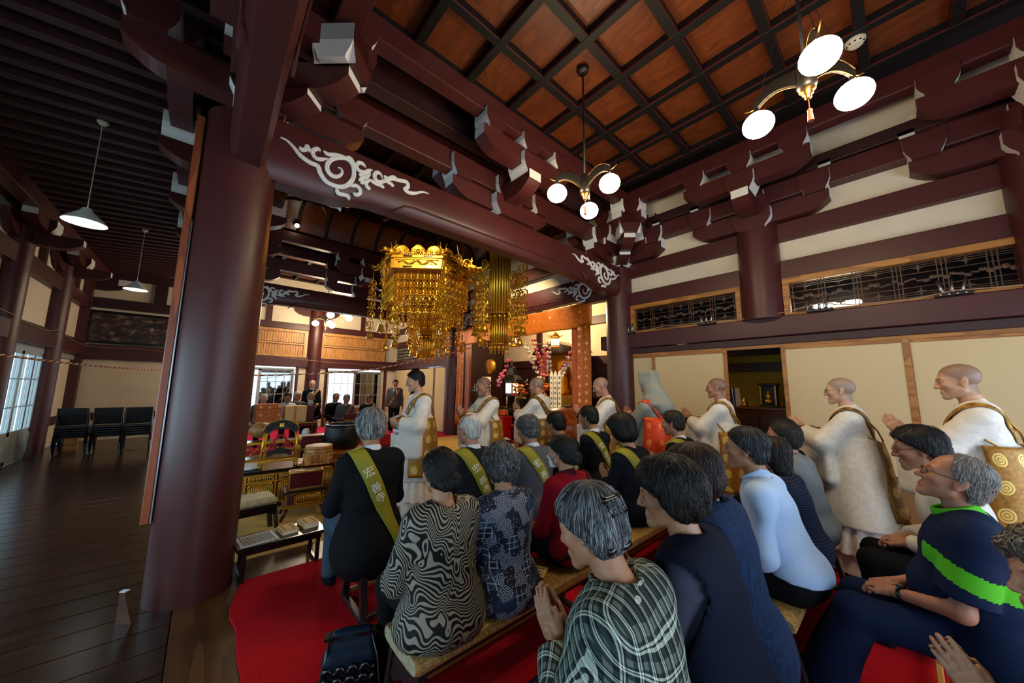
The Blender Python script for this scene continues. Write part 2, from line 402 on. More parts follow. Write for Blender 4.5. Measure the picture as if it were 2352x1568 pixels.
def koryo(name, L, label, ends=(1, 1), depth=0.30, zb=3.47, zt=4.06, rise=0.10):
    # beam along local +x from 0 to L, visible face at local y = -depth/2, carved ends in white relief
    n = 40; v = []; f = []
    prof = [(-0.30, 0), (-0.46, 0.12), (-0.5, 0.35), (-0.5, 0.75), (-0.40, 1.0), (0.40, 1.0), (0.5, 0.75), (0.5, 0.35), (0.46, 0.12), (0.30, 0)]
    m = len(prof)
    for i in range(n+1):
        t = i/n; a = min(1.0, max(0.0, (min(t, 1-t)*L-0.75)/0.30)); a = a*a*(3-2*a)
        b = zb+rise*a
        for yy, w in prof: v.append((t*L, yy*depth, b+(zt-b)*w))
    for i in range(n):
        for j in range(m): f.append((i*m+j, (i+1)*m+j, (i+1)*m+(j+1) % m, i*m+(j+1) % m))
    f.append(tuple(range(m))); f.append(tuple(range(n*m, n*m+m))[::-1])
    o = MB().add(v, f).build(name, MT['paint'], None, 'auto'); struct(o); tag(o, label, 'beam')
    # long recessed line above the arch
    for s in (-1, 1):
        g = MB(); pts = []
        for i in range(31):
            t = i/30; x = 1.35+(L-2.7)*t; e = min(t, 1-t)*L
            z = zb+rise+0.10-0.13*max(0, 1-e/0.35)**2
            pts.append((x, s*(depth/2+0.001), z))
        g.tube(pts, 0.012, 5).build('raised_line', MT['paint'], o)
    for e in (0, 1):
        if not ends[e]: continue
        for s in (-1, 1):
            g = MB()
            for q in CARVE:
                P = np.array(q); k = len(P)
                # smooth (Catmull-Rom) through the drawn points
                Q = []
                for i in range(k-1):
                    p0, p1, p2, p3 = P[max(i-1, 0)], P[i], P[i+1], P[min(i+2, k-1)]
                    for u in (0, 0.34, 0.67):
                        Q.append(0.5*((2*p1)+(-p0+p2)*u+(2*p0-5*p1+4*p2-p3)*u*u+(-p0+3*p1-3*p2+p3)*u**3))
                Q.append(P[-1]); Q = np.array(Q); kk = len(Q)
                wd = 0.021 if k > 10 else 0.019
                rr = wd*np.clip(np.minimum(np.linspace(0.25, 6, kk), np.linspace(5, 0.2, kk)), 0.2, 1)
                X = Q[:, 0]-0.06 if e == 0 else L-(Q[:, 0]-0.06)
                T = np.gradient(np.stack([X, Q[:, 1]], 1), axis=0); T /= np.linalg.norm(T, axis=1)[:, None]+1e-9
                N = np.stack([-T[:, 1], T[:, 0]], 1); vv = []
                for i in range(kk):
                    yb = s*(depth/2-0.004); yt = s*(depth/2+0.012); ym = s*(depth/2+0.017)
                    for a, yy in ((-1, yb), (-1, yt), (-0.35, ym), (0.0, yt), (0.35, ym), (1, yt), (1, yb)):
                        vv.append((X[i]+N[i, 0]*a*rr[i], yy, Q[i, 1]+N[i, 1]*a*rr[i]))
                ff = []
                for i in range(kk-1):
                    for j in range(6): ff.append((i*7+j, i*7+j+1, i*7+j+8, i*7+j+7))
                ff += [tuple(range(7)), tuple(range((kk-1)*7, kk*7))[::-1]]
                g.add(vv, ff)
            c = g.build('scroll_carving', MT['white'], o); c['label'] = 'white scroll carving in relief'
    return o
k1 = koryo('beam', XR-XC, 'long arched dark red beam with white scroll carvings above the procession'); k1.location = (XC, YN-0.03, 0)
k2 = koryo('beam', XR-XC, 'arched dark red beam with white scrolls behind the gold canopy'); k2.location = (XC, YF, 0)
k3 = koryo('beam', YF-YN, 'arched dark red beam with white scrolls above the gold altar frame', (1, 1)); k3.location = (XR, YN, 0); k3.rotation_euler = (0, 0, PI/2)
k4 = koryo('beam', 7.0, 'thick dark red beam running overhead from the big column', (0, 0), 0.27, 3.49, 4.06, 0.06); k4.location = (0.095, 3.72, 0); k4.rotation_euler = (0, 0, -PI/2)
k5 = koryo('beam', YF-YN, 'dark red beam along the corridor beyond the big column', (0, 0), 0.27, 3.49, 4.06, 0.06); k5.location = (XC, YN, 0); k5.rotation_euler = (0, 0, PI/2)
for o, a, b, c in ((k1, 0, 0, 0),): pass
# ---------------------------------------------------------------- bracket complexes
def masu(g, x, y, z, w=0.26, d=0.22, h=0.22, ax=0):
    # bearing block: straight above, hollow curve below; white on the two end-grain sides
    t = z+h; m = z+h*0.52; pr = [(-w/2, t), (-w/2, m)]
    for i in range(1, 5):
        a = i/4; pr.append((-w/2+w*0.17*math.sin(a*PI/2), m-(m-z)*(1-math.cos(a*PI/2)) if False else m-(m-z)*a**0.6))
    full = pr+[(-u, q) for u, q in pr[::-1]]; n = len(full); v = []
    for s in (-d/2, d/2):
        for u, q in full: v.append((x+u, y+s, q) if ax == 0 else (x+s, y+u, q))
    for i in range(n):
        j = (i+1) % n; side = 1 if not (i == n-1 or i == n//2-1) else 0
        g.f.append((g.n+i, g.n+j, g.n+n+j, g.n+n+i)); g.m.append(side)
    g.f.append(tuple(range(g.n, g.n+n))[::-1]); g.m.append(0); g.f.append(tuple(range(g.n+n, g.n+2*n))); g.m.append(0)
    g.v.append(np.array(v)); g.n += 2*n
def arm(g, c, L, z0, z1, w=0.17, ax=0, both=True, off=0.0):
    # bracket arm: flat top, ends sweeping up below, white cut ends
    h = L/2; q = (z1-z0); pr = [(-h, z1), (-h, z0+q*0.52)]
    for i in range(1, 6):
        a = i/5; pr.append((-h+a*0.26, z0+q*0.52*(1-a)**1.8))
    if both: full = pr+[(-u, k) for u, k in pr[::-1]]
    else: full = pr+[(h, z0), (h, z1)]
    n = len(full); v = []
    for s in (-w/2, w/2):
        for u, k in full: v.append((c[0]+u, c[1]+s, k) if ax == 0 else (c[0]+s, c[1]+u, k))
    for i in range(n):
        j = (i+1) % n; wh = 1 if (i == 0 or (both and i == n-2)) else 0
        g.f.append((g.n+i, g.n+j, g.n+n+j, g.n+n+i)); g.m.append(wh)
    g.f.append(tuple(range(g.n, g.n+n))[::-1]); g.m.append(0); g.f.append(tuple(range(g.n+n, g.n+2*n))); g.m.append(0)
    g.v.append(np.array(v)); g.n += 2*n
PW = None
def bracket(loc, rz, label, two=False, wide=True, z=4.06, out=0.55):
    PW = [MT['paint'], MT['white']]
    t = empty('bracket_complex', loc, rz, label, 'bracket', 'bracket complexes of the hall'); t['kind'] = 'structure'
    g = MB(); masu(g, 0, 0, z, 0.50, 0.44, 0.30); g.build('bearing_block', PW, t)
    g = MB(); arm(g, (0, 0), 1.80, z+0.08, z+0.34, 0.20); g.build('bracket_arm', PW, t)
    for x in (-0.76, 0, 0.76):
        g = MB(); masu(g, x, 0, z+0.32, 0.34, 0.32, 0.30); g.build('bearing_block', PW, t)
    for s in ((-1, 1) if two else (-1,)):
        g = MB(); arm(g, (0, -(out/2+0.06)), out+0.26, z+0.20, z+0.46, 0.22, 1, False)
        if s > 0: g.v[0] = g.v[0]*np.array([1, -1, 1])
        g.build('projecting_arm', PW, t)
        g = MB(); masu(g, 0, s*out, z+0.42, 0.36, 0.34, 0.29); g.build('bearing_block', PW, t)
        g = MB(); arm(g, (0, s*out), 1.62, z+0.54, z+0.80, 0.20); g.build('bracket_arm', PW, t)
        for x in (-0.64, 0, 0.64):
            g = MB(); masu(g, x, s*out, z+0.78, 0.31, 0.27, 0.24); g.build('bearing_block', PW, t)
    return t
bracket((3.1, YN, 0), 0, 'bracket complex above the middle of the long arched beam', True)
bracket((XC+0.1, YN, 0), 0, 'bracket complex on top of the big near column', True)
bracket((XR-0.08, YN, 0), 0, 'bracket complex above the column right of the altar', True)
bracket((XR, YN-0.1, 0), -PI/2, 'bracket complex in the corner beside the hanging globe lamp')
bracket((XR, 1.33, 0), -PI/2, 'bracket complex over the column above the open doorway')
bracket((XR, -1.2, 0), -PI/2, 'bracket complex over the column at the end of the white plaster band')
bracket((3.1, YF, 0), 0, 'bracket complex above the beam behind the gold canopy', True)
bracket((XC+0.2, YF, 0), 0, 'bracket complex above the far end of the corridor beam', True)
bracket((XR-0.08, YF, 0), 0, 'bracket complex above the column left of the altar', True)
bracket((XC, 5.6, 0), -PI/2, 'first bracket complex over the corridor beam behind the big column')
bracket((XC, 7.2, 0), -PI/2, 'second bracket complex over the corridor beam')
bracket((XC, 8.8, 0), -PI/2, 'third bracket complex over the corridor beam')
bracket((XC-0.05, 2.7, 0), -PI/2, 'bracket complex over the thick beam above the corridor, nearest the viewer')
bracket((XC, 7.0, 0), PI/2, 'bracket complex over the corridor beam facing the gold canopy')
def corner_bracket(x, y, dx, dy, label, z=4.06):
    # diagonal arm carrying a big white block under the crossing purlins
    t = empty('bracket_complex', (x, y, 0), math.atan2(dy, dx)-PI/2+PI, label, 'bracket', 'bracket complexes of the hall'); t['kind'] = 'structure'; PW = [MT['paint'], MT['white']]
    for z0, z1, L in ((z+0.02, z+0.22, 0.62), (z+0.18, z+0.44, 0.98)):
        g = MB(); arm(g, (0, -L/2), L, z0, z1, 0.21, 1, False); g.build('diagonal_arm', PW, t)
    for a in (0, 1):
        g = MB(); masu(g, 0, -0.86, z+0.40, 0.38, 0.38, 0.34, a); g.build('bearing_block', PW if a == 0 else [MT['white'], MT['white']], t)
    return t
corner_bracket(XC, YN, 0.66, -0.62, 'white diagonal corner block above the white scroll of the long beam')
corner_bracket(XR, YN, -0.62, -0.62, 'white diagonal corner block over the altar column')
corner_bracket(XR, YF, -0.62, -0.62, 'white diagonal corner block over the far altar column')
def beam(a, b, name='beam', mat='paint', label=None, bevel=0.012):
    o = MB().bb(a, b).build(name, MT[mat], None, False, bevel); struct(o)
    if label: tag(o, label, 'beam')
    return o
# tie beams and purlins
beam((XC+0.3, YN-0.09, 4.46), (XR, YN+0.09, 4.74), label='tie beam above the long arched beam')
beam((XC+0.3, YN-0.64, 5.04), (XR-0.5, YN-0.46, 5.30), label='purlin under the edge of the near coffered ceiling')
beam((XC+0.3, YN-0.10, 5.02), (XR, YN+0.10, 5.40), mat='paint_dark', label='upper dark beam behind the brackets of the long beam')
beam((XC+0.3, YN+0.46, 5.04), (XR-0.5, YN+0.64, 5.30), label='purlin under the near edge of the middle ceiling')
beam((XC+0.3, YF-0.09, 4.46), (XR, YF+0.09, 4.74), label='tie beam above the beam behind the canopy')
beam((XC+0.3, YF-0.64, 5.04), (XR-0.5, YF-0.46, 5.30), label='purlin under the curved edge of the middle ceiling')
beam((XC+0.3, YF+0.46, 5.04), (XR-0.5, YF+0.64, 5.30), label='purlin under the edge of the far coffered ceiling')
beam((XR-0.64, YB, 5.04), (XR-0.46, YN-0.46, 5.30), label='purlin above the white doors wall')
beam((XR-0.64, YN+0.5, 5.04), (XR-0.46, YF-0.5, 5.30), label='purlin in front of the altar')
beam((XR-0.09, YB, 4.46), (XR+0.09, YF, 4.74), label='tie beam along the white doors wall')
beam((XC+0.46, YB, 5.04), (XC+0.64, YN-0.46, 5.30), label='purlin above the thick overhead beam')
beam((XC-0.09, YB, 4.46), (XC+0.09, YF, 4.74), label='tie beam over the corridor side')
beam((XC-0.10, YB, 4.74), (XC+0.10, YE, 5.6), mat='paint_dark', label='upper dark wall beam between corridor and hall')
beam((XC+0.50, YB, 4.82), (XC+0.72, YN-0.42, 5.06), label='lower purlin running overhead beside the thick beam')
# ---------------------------------------------------------------- coffered ceilings
def coffers(xs, ys, z, label):
    c = empty('ceiling', (0, 0, 0), 0, label, 'ceiling'); c['kind'] = 'structure'
    MB().bb((xs[0]-0.3, ys[0]-0.3, z+0.16), (xs[-1]+0.3, ys[-1]+0.3, z+0.20)).build('backing_board', MT['boarddark'], c)
    g = MB().cb((0, 0, 0), (xs[1]-xs[0]-0.05, ys[1]-ys[0]-0.05, 0.03), 0.004); p = None
    for a, b in zip(xs[:-1], xs[1:]):
        for d, e in zip(ys[:-1], ys[1:]):
            if p is None: o = p = g.build('ceiling_panel', MT['panel'], c)
            else: o = bpy.data.objects.new('ceiling_panel', p.data); COL.objects.link(o); o.parent = c
            o.location = ((a+b)/2, (d+e)/2, z+0.125)
    for x in xs: MB().cb((x, (ys[0]+ys[-1])/2, z+0.055), (0.092, ys[-1]-ys[0], 0.11), 0.004).build('batten', MT['batten'], c)
    for y in ys: MB().cb(((xs[0]+xs[-1])/2, y, z+0.057), (xs[-1]-xs[0], 0.092, 0.104), 0.004).build('batten', MT['batten'], c)
    g = MB()
    for a, b in zip(xs[:-1], xs[1:]):
        for d, e in zip(ys[:-1], ys[1:]):
            q = 0.046
            g.bb((a+q-0.006, d+q, z+0.012), (a+q+0.002, e-q, z+0.019)); g.bb((b-q-0.002, d+q, z+0.012), (b-q+0.006, e-q, z+0.019))
            g.bb((a+q, d+q-0.006, z+0.012), (b-q, d+q+0.002, z+0.019)); g.bb((a+q, e-q-0.002, z+0.012), (b-q, e-q+0.006, z+0.019))
    g.build('red_edge_strips', MT['redline'], c)
    return c
coffers([0.72+0.67*i for i in range(8)], [3.23-0.655*i for i in range(9)][::-1], 5.28, 'coffered ceiling of orange wood panels and black battens over the near seats')
coffers([0.72+0.67*i for i in range(8)], [10.77+0.655*i for i in range(6)], 5.28, 'coffered ceiling over the far seats by the windows')
coffers([1.0+0.62*i for i in range(8)], [5.1+0.62*i for i in range(7)], 5.86, 'raised coffered ceiling above the gold canopy')
# curved cove around the raised ceiling
cv = empty('ceiling', (0, 0, 0), 0, 'curved cove of wood panels around the raised ceiling', 'ceiling'); cv['kind'] = 'structure'
def cove(p, q, nrm, parent):
    # panels bent from the purlin (z 5.3) up to the raised ceiling (z 5.9); p,q outer corners, nrm inward
    p = np.array(p, float); q = np.array(q, float); nrm = np.array(nrm, float); L = np.linalg.norm(q-p); k = int(round(L/0.62)); d = (q-p)/k
    arc = [(0.62*(1-math.cos(a)), 5.28+0.62*math.sin(a)) for a in np.linspace(0.15, PI/2, 7)]
    for i in range(k):
        v = []
        for o, z in arc:
            for t in (0.05, 0.95):
                b = p+d*(i+t)+nrm*o; v.append((b[0], b[1], z))
        f = [(2*j, 2*j+1, 2*j+3, 2*j+2) for j in range(6)]
        MB().add(v, f).build('cove_panel', MT['panel'], parent, True)
        b0 = p+d*i
        MB().tube([(b0[0]+nrm[0]*(o+0.02), b0[1]+nrm[1]*(o+0.02), z-0.02) for o, z in arc], 0.032, 5).build('curved_batten', MT['batten'], parent, True)
        MB().tube([(b0[0]+d[0]*0.055+nrm[0]*(o+0.03), b0[1]+d[1]*0.055+nrm[1]*(o+0.03), z-0.03) for o, z in arc], 0.007, 4).build('red_edge_strip', MT['redline'], parent, True)
cove((0.72, YF-0.6, 0), (XR-0.55, YF-0.6, 0), (0, -1, 0), cv)
cove((XR-0.55, YN+0.6, 0), (XR-0.55, YF-0.6, 0), (-1, 0, 0), cv)
cove((0.65, YN+0.6, 0), (0.65, YF-0.6, 0), (1, 0, 0), cv)
MB().bb((0.3, YN+0.3, 5.95), (XR, YF-0.3, 6.1)).build('backing_board', MT['boarddark'], cv)
# corridor ceiling: closely set rafters under dark boards
cc = empty('ceiling', (0, 0, 0), 0, 'corridor ceiling of closely set dark rafters', 'ceiling'); cc['kind'] = 'structure'
MB().add([(XL-0.3, YB, 4.86), (XC, YB, 5.11), (XC, YE, 5.11), (XL-0.3, YE, 4.86), (XL-0.3, YB, 4.95), (XC, YB, 5.2), (XC, YE, 5.2), (XL-0.3, YE, 4.95)],
    [(0, 1, 2, 3), (4, 7, 6, 5), (0, 4, 5, 1), (1, 5, 6, 2), (2, 6, 7, 3), (3, 7, 4, 0)]).build('ceiling_board', MT['boarddark'], cc)
g = MB().cb((0, 0, 0), (2.85, 0.105, 0.12), 0.006, rotm(0, -math.atan(0.09), 0)); r0 = None
y = YB+0.2
while y < YE:
    if r0 is None: o = r0 = g.build('rafter', MT['rafter'], cc)
    else: o = bpy.data.objects.new('rafter', r0.data); COL.objects.link(o); o.parent = cc
    o.location = (-1.36, y, 4.94); y += 0.295
beam((XL+0.16, YB, 4.52), (XL+0.36, YE, 4.80), label='purlin along the outer side of the corridor ceiling')
# ---------------------------------------------------------------- right wall with the white sliding doors
wr = empty('wall_right', (0, 0, 0), 0, 'plaster and beam wall above the white sliding doors', 'wall'); wr['kind'] = 'structure'
MB().bb((XR+0.10, YB, 3.5), (XR+0.18, YN, 5.5)).build('plaster_panel', MT['plaster'], wr)
MB().bb((XR+0.02, YB, 3.25), (XR+0.16, YN, 3.53)).build('wall_beam', MT['paint'], wr, False, 0.01)
MB().bb((XR+0.02, YB, 3.84), (XR+0.16, YN, 4.125)).build('wall_beam', MT['paint'], wr, False, 0.01)
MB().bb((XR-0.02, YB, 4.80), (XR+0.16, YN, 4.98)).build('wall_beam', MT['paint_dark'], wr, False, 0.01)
MB().bb((XR-0.06, YB, 2.39), (XR+0.12, YN+0.42, 2.68)).build('long_lintel', MT['paint'], wr, False, 0.012)
MB().bb((XR-0.01, YB, 2.275), (XR+0.12, YN, 2.385)).build('door_lintel', MT['paint_dark'], wr, False, 0.008)
MB().bb((XR+0.02, YB, 2.225), (XR+0.10, YN, 2.275)).build('door_head', MT['honey'], wr)
# cloud shaped in-plane bracket arms on the plaster beside each column
for yc in (1.33, -1.2, YN):
    for s in (-1, 1):
        pr = [(0, 4.36), (0.25, 4.38), (0.50, 4.45), (0.60, 4.55), (0.62, 4.66), (0.72, 4.72), (0.74, 4.84), (0, 4.84)]
        MB().prism([(yc+s*(0.2+u), z) for u, z in pr], 0, XR+0.0, XR+0.12).build('wall_bracket', MT['paint'], wr)
        MB().prism([(yc+s*(0.81+u), z) for u, z in ((0, 4.60), (0.06, 4.64), (0.08, 4.72), (0.13, 4.76), (0.14, 4.86), (0, 4.86))], 0, XR-0.02, XR+0.10).build('wall_bracket_end', MT['white'], wr)
        MB().bb((XR+0.03, yc+s*0.30, 4.99), (XR+0.11, yc+s*0.85, 5.06)).build('plaster_strip', MT['plaster'], wr)
# transoms: framed openwork lattice
def transom(ya, yb, idx):
    t = empty('trim_%d' % idx, (0, 0, 0), 0, None, None); t['kind'] = 'structure'
    tag(t, ['orange framed openwork transom right of the altar column', 'orange framed openwork transom at the right end with a lamp glowing behind'][idx-1], 'transom')
    f = 0.075
    for a, b, c, d in ((ya, yb, 2.68, 2.72), (ya, yb, 3.17, 3.25), (ya, ya+f, 2.72, 3.17), (yb-f, yb, 2.72, 3.17)):
        MB().bb((XR-0.015, a, c), (XR+0.09, b, d)).build('transom_frame', MT['honey'], t, False, 0.004)
    n = int(round((yb-ya-2*f)/0.36)); w = (yb-ya-2*f)/n; x = XR+0.05
    g = MB()
    for i in range(n+1):
        yy = ya+f+i*w
        for dy in (-0.035, 0, 0.035):
            if ya+f < yy+dy < yb-f: g.bb((x-0.006, yy+dy-0.005, 2.72), (x+0.006, yy+dy+0.005, 3.17))
    for zz in (2.74, 2.765, 2.79, 2.86, 3.03, 3.10, 3.125, 3.15): g.bb((x-0.004, ya+f, zz-0.004), (x+0.004, yb-f, zz+0.004))
    g.build('lattice', MT['golddark'] if False else wood('lattice_wood_%d' % idx, '2a1607', '4c2c0c', 0.5), t)
    g = MB()
    for i in range(n):
        yy = ya+f+(i+0.5)*w
        for zz in (2.80, 3.095):
            g.prism([(yy-0.05, zz), (yy-0.012, zz+0.012), (yy, zz+0.06), (yy+0.012, zz+0.012), (yy+0.05, zz), (yy+0.012, zz-0.012), (yy, zz-0.06), (yy-0.012, zz-0.012)], 0, x-0.008, x+0.008)
        r = random.Random(i)
        for j in range(7):
            a = yy+(j-3)*w/7; zc = 2.945+0.02*math.sin(j*1.7+i)
            g.ell((x, a, zc), (0.008, 0.035, 0.014+0.02*r.random()), 6, 4, rotm(r.uniform(-0.5, 0.5), 0, 0))
    g.build('carved_ornament', MT['golddark'] if False else wood('ornament_wood_%d' % idx, '281507', '482a0c', 0.5), t)
    return t
transom(1.60, 3.53, 1); transom(-3.0, 1.06, 2)
# sliding doors
def fusuma(idx, ya, yb, x, label):
    d = empty('door_%d' % idx, (0, 0, 0), 0, label, 'door'); d['kind'] = 'structure'
    z1 = 2.235; fr = 0.055
    MB().bb((x+0.008, ya+fr, 0.57), (x+0.022, yb-fr, z1-0.05)).build('door_paper', MT['fusuma'], d)
    MB().bb((x+0.006, ya+fr, 0.06), (x+0.022, yb-fr, 0.56)).build('kick_panel', MT['kick'], d)
    for a, b, c, e in ((ya, ya+fr, 0.0, z1), (yb-fr, yb, 0.0, z1), (ya+fr, yb-fr, z1-0.05, z1), (ya+fr, yb-fr, 0.0, 0.06)):
        MB().bb((x, a, c), (x+0.032, b, e)).build('door_frame', MT['honey'], d, False, 0.003)
    return d
fusuma(1, 3.06, 3.79, XR+0.04, 'white sliding door behind the monk in the grey hood, next to the altar column')
fusuma(2, 1.86, 3.12, XR+0.0, 'white sliding door behind the monk with spectacles, left of the doorway')
fusuma(3, -0.10, 1.15, XR+0.0, 'white sliding door right of the open doorway')
fusuma(4, -1.36, -0.06, XR+0.04, 'white sliding door behind the tallest monk')
MB_ = MB().bb((XR-0.02, YB, -0.03), (XR+0.12, YN, 0.02)).build('door_sill', MT['sillwood'], wr)
MB().bb((XR+0.02, YB, 0), (XR+0.10, -1.36, 2.24)).build('plaster_panel', MT['fusuma'], wr)
# back room seen through the doorway
br = empty('wall_backroom', (0, 0, 0), 0, 'ochre wall of the back room seen through the doorway', 'wall'); br['kind'] = 'structure'
OCH = plain('ochre_wall', 'a98a2c', 0.85, 0, 0.2, 0.05, 2, 0.05)
MB().bb((8.3, -0.5, 0), (8.4, 4.2, 3.2)).build('wall_panel', OCH, br)
MB().bb((8.1, -0.5, 1.95), (8.3, 4.2, 2.12)).build('wall_beam', MT['paint_dark'], br)
MB().bb((XR+0.2, -0.6, 0), (8.4, -0.5, 2.6)).bb((XR+0.2, 4.1, 0), (8.4, 4.2, 2.6)).bb((XR+0.2, -0.6, 2.56), (8.4, 4.2, 2.62)).build('room_shell', OCH, br)
MB().bb((XR+0.2, YB, 3.3), (XR+0.9, -0.5, 3.4)).bb((XR+0.9, YB, 2.2), (XR+1.0, 4.1, 3.4)).bb((XR+0.2, YB, 3.35), (XR+1.0, 4.1, 3.4)).build('transom_dark_backing', MT['boarddark'], br)  # dark boards added behind the transoms so the openwork looks dark
# ---------------------------------------------------------------- far wall with windows and name boards
wf = empty('wall_back', (0, 0, 0), 0, 'far wall of plaster, dark red beams and name boards', 'wall'); wf['kind'] = 'structure'
MB().bb((XL, YE+0.05, 2.6), (XR+3, YE+0.15, 5.6)).build('plaster_panel', MT['plaster'], wf)
for a, b in ((0.0, 0.28), (2.62, 2.84), (3.34, 3.50), (5.70, 6.4)):
    MB().bb((a, YE, 0), (b, YE+0.12, 2.3)).build('plaster_strip', MT['plaster'], wf)
MB().bb((0.0, YE-0.10, 2.24), (XR, YE+0.1, 2.62)).build('long_lintel', MT['paint'], wf, False, 0.012)
MB().bb((0.0, YE-0.04, 3.66), (XR, YE+0.1, 3.90)).build('wall_beam', MT['paint'], wf, False, 0.01)
MB().bb((0.0, YE-0.04, 4.62), (XR, YE+0.1, 4.9)).build('wall_beam', MT['paint'], wf, False, 0.01)
for a in (1.45, 4.75): MB().bb((a, YE-0.02, 3.9), (a+0.16, YE+0.1, 4.62)).build('wall_post', MT['paint'], wf)
for xc in (3.08,):
    for s in (-1, 1):
        pr = [(0, 4.22), (0.3, 4.22), (0.5, 4.28), (0.62, 4.38), (0.64, 4.5), (0.74, 4.55), (0.76, 4.64), (0, 4.64)]
        MB().prism([(xc+s*(0.15+u), z) for u, z in pr], 1, YE-0.04, YE+0.06).build('wall_bracket', MT['paint'], wf)
for a in (0.28, 5.84): MB().bb((a, YE-0.03, 0), (a+0.12, YE+0.1, 2.24)).build('wall_post', MT['paint'], wf)
for a in (2.50, 3.50): MB().bb((a, YE-0.03, 0), (a+0.10, YE+0.1, 2.24)).build('wall_post', MT['paint'], wf)
def nameboard(xa, xb, label):
    t = empty('name_board', (0, 0, 0), 0, label, 'board', 'name boards on the far wall')
    for a, b, c, d in ((xa, xb, 2.62, 2.70), (xa, xb, 3.54, 3.64), (xa, xa+0.08, 2.7, 3.54), (xb-0.08, xb, 2.7, 3.54), (xa+0.08, xb-0.08, 3.08, 3.13)):
        MB().bb((a, YE-0.08, c), (b, YE+0.04, d)).build('board_frame', MT['cedar'], t)
    n = int((xb-xa-0.16)/0.082); w = (xb-xa-0.16)/n; p = None
    for r, (za, zb) in enumerate(((2.70, 3.08), (3.13, 3.54))):
        for i in range(n):
            if p is None: o = p = MB().cb((0, 0, 0), (w-0.008, 0.02, 0.37), 0.003).build('name_slat', MT['cedar'], t)
            else: o = bpy.data.objects.new('name_slat', p.data); COL.objects.link(o); o.parent = t
            o.location = (xa+0.08+(i+0.5)*w, YE-0.01+rng.uniform(-0.004, 0.004), (za+zb)/2+(0.01 if r else 0))
    g = MB()
    for i in range(n):
        if xa > 3 or i % 3 == 0:
            for k in range(4): g.bb((xa+0.08+(i+0.5)*w-0.014, YE-0.024, 3.46-k*0.085), (xa+0.08+(i+0.5)*w+0.014, YE-0.0205, 3.42-k*0.085))
    g.build('ink_lettering', MT['ink'], t)
nameboard(0.7, 2.76, 'wooden board of blank name slats left of the far column')
nameboard(3.30, 5.82, 'wooden board of inked name slats right of the far column')
def window(idx, xa, xb, za, zb, halves, label):
    t = empty('window_%d' % idx, (0, 0, 0), 0, label, 'window'); t['kind'] = 'structure'
    for a, b, c, d in ((xa, xb, za-0.06, za), (xa, xb, zb, zb+0.05), (xa-0.05, xa, za-0.06, zb+0.05), (xb, xb+0.05, za-0.06, zb+0.05)):
        MB().bb((a, YE-0.03, c), (b, YE+0.08, d)).build('window_frame', MT['alu'], t)
    m = (xa+xb)/2
    for h, (a, b) in enumerate(((xa, m), (m, xb))):
        y = YE+(0.0 if h == 0 else 0.03)
        for p, q, r, s in ((a, a+0.05, za, zb), (b-0.05, b, za, zb), (a, b, za, za+0.05), (a, b, zb-0.05, zb)):
            MB().bb((p, y, r), (q, y+0.03, s)).build('sash', MT['alu'], t)
        g = MB()
        for i in range(1, 4):
            xx = a+(b-a)*i/4; g.bb((xx-0.010, y+0.004, za), (xx+0.010, y+0.02, zb))
        for i in range(1, 3):
            zz = zb-(zb-za)*(i/3.0)**1.0*0.999; g.bb((a, y+0.004, zz-0.010), (b, y+0.02, zz+0.010))
        g.build('muntin_bars', MT['alu'], t)
        MB().bb((a+0.04, y+0.012, za+0.03), (b-0.04, y+0.016, zb-0.03)).build('pane', MT['darkglass'] if halves[h] else MT['glass'], t)
        if halves[h]: MB().bb((a, YE+0.09, za-0.05), (b, YE+0.11, zb+0.05)).build('dark_sash_backing', MT['bronze'], t)  # dark board added outside to darken this half of the window
    MB().bb((xa-0.05, YE, 0), (xb+0.05, YE+0.1, za-0.06)).build('panel_below', MT['kick'], t)
window(1, 0.42, 2.42, 0.80, 2.14, (0, 1), 'grid window in the far wall left of the far column, dark on its right half')
window(2, 3.62, 5.66, 0.72, 2.12, (0, 1), 'grid window in the far wall right of the far column, bright on its left half')
# far part of the right wall
wq = empty('wall_far_right', (0, 0, 0), 0, 'far side wall with white doors beyond the altar', 'wall'); wq['kind'] = 'structure'
MB().bb((XR+0.08, YF, 3.5), (XR+0.16, YE, 5.5)).build('plaster_panel', MT['plaster'], wq)
for c, d in ((3.25, 3.5), (3.85, 4.1), (4.8, 4.98)): MB().bb((XR, YF, c), (XR+0.14, YE, d)).build('wall_beam', MT['paint'], wq, False, 0.01)
MB().bb((XR-0.06, YF-0.4, 2.30), (XR+0.12, YE, 2.64)).build('long_lintel', MT['paint'], wq, False, 0.012)
MB().bb((XR+0.10, YF, 2.64), (XR+0.13, YE, 3.25)).build('transom_back', MT['plaster'], wq)
g = MB()
for i in range(46):
    yy = YF+0.3+i*0.1; g.bb((XR+0.04, yy-0.008, 2.64), (XR+0.06, yy+0.008, 3.25))
for zz in (2.72, 2.85, 2.98, 3.11): g.bb((XR+0.035, YF+0.3, zz-0.008), (XR+0.065, YE, zz+0.008))
g.build('transom_lattice', MT['batten'], wq)
for i, (a, b, l) in enumerate(((10.55, 11.5, 'white far door next to the altar column'), (11.55, 12.75, 'white far door right of the gap'), (13.45, 15.0, 'white far door behind the standing man in the grey suit'))):
    d = empty('door_%d' % (5+i), (0, 0, 0), 0, l, 'door'); d['kind'] = 'structure'
    MB().bb((XR+0.02, a, 0.02), (XR+0.05, b, 2.26)).build('door_leaf', MT['fusuma'], d)
    MB().bb((XR+0.0, a, 0), (XR+0.055, a+0.03, 2.28)).bb((XR, b-0.03, 0), (XR+0.055, b, 2.28)).build('door_frame', MT['honey'], d)
    MB().ell((XR+0.02, a+0.18, 1.05), (0.008, 0.03, 0.05), 8, 5).build('door_pull', MT['bronze'], d)
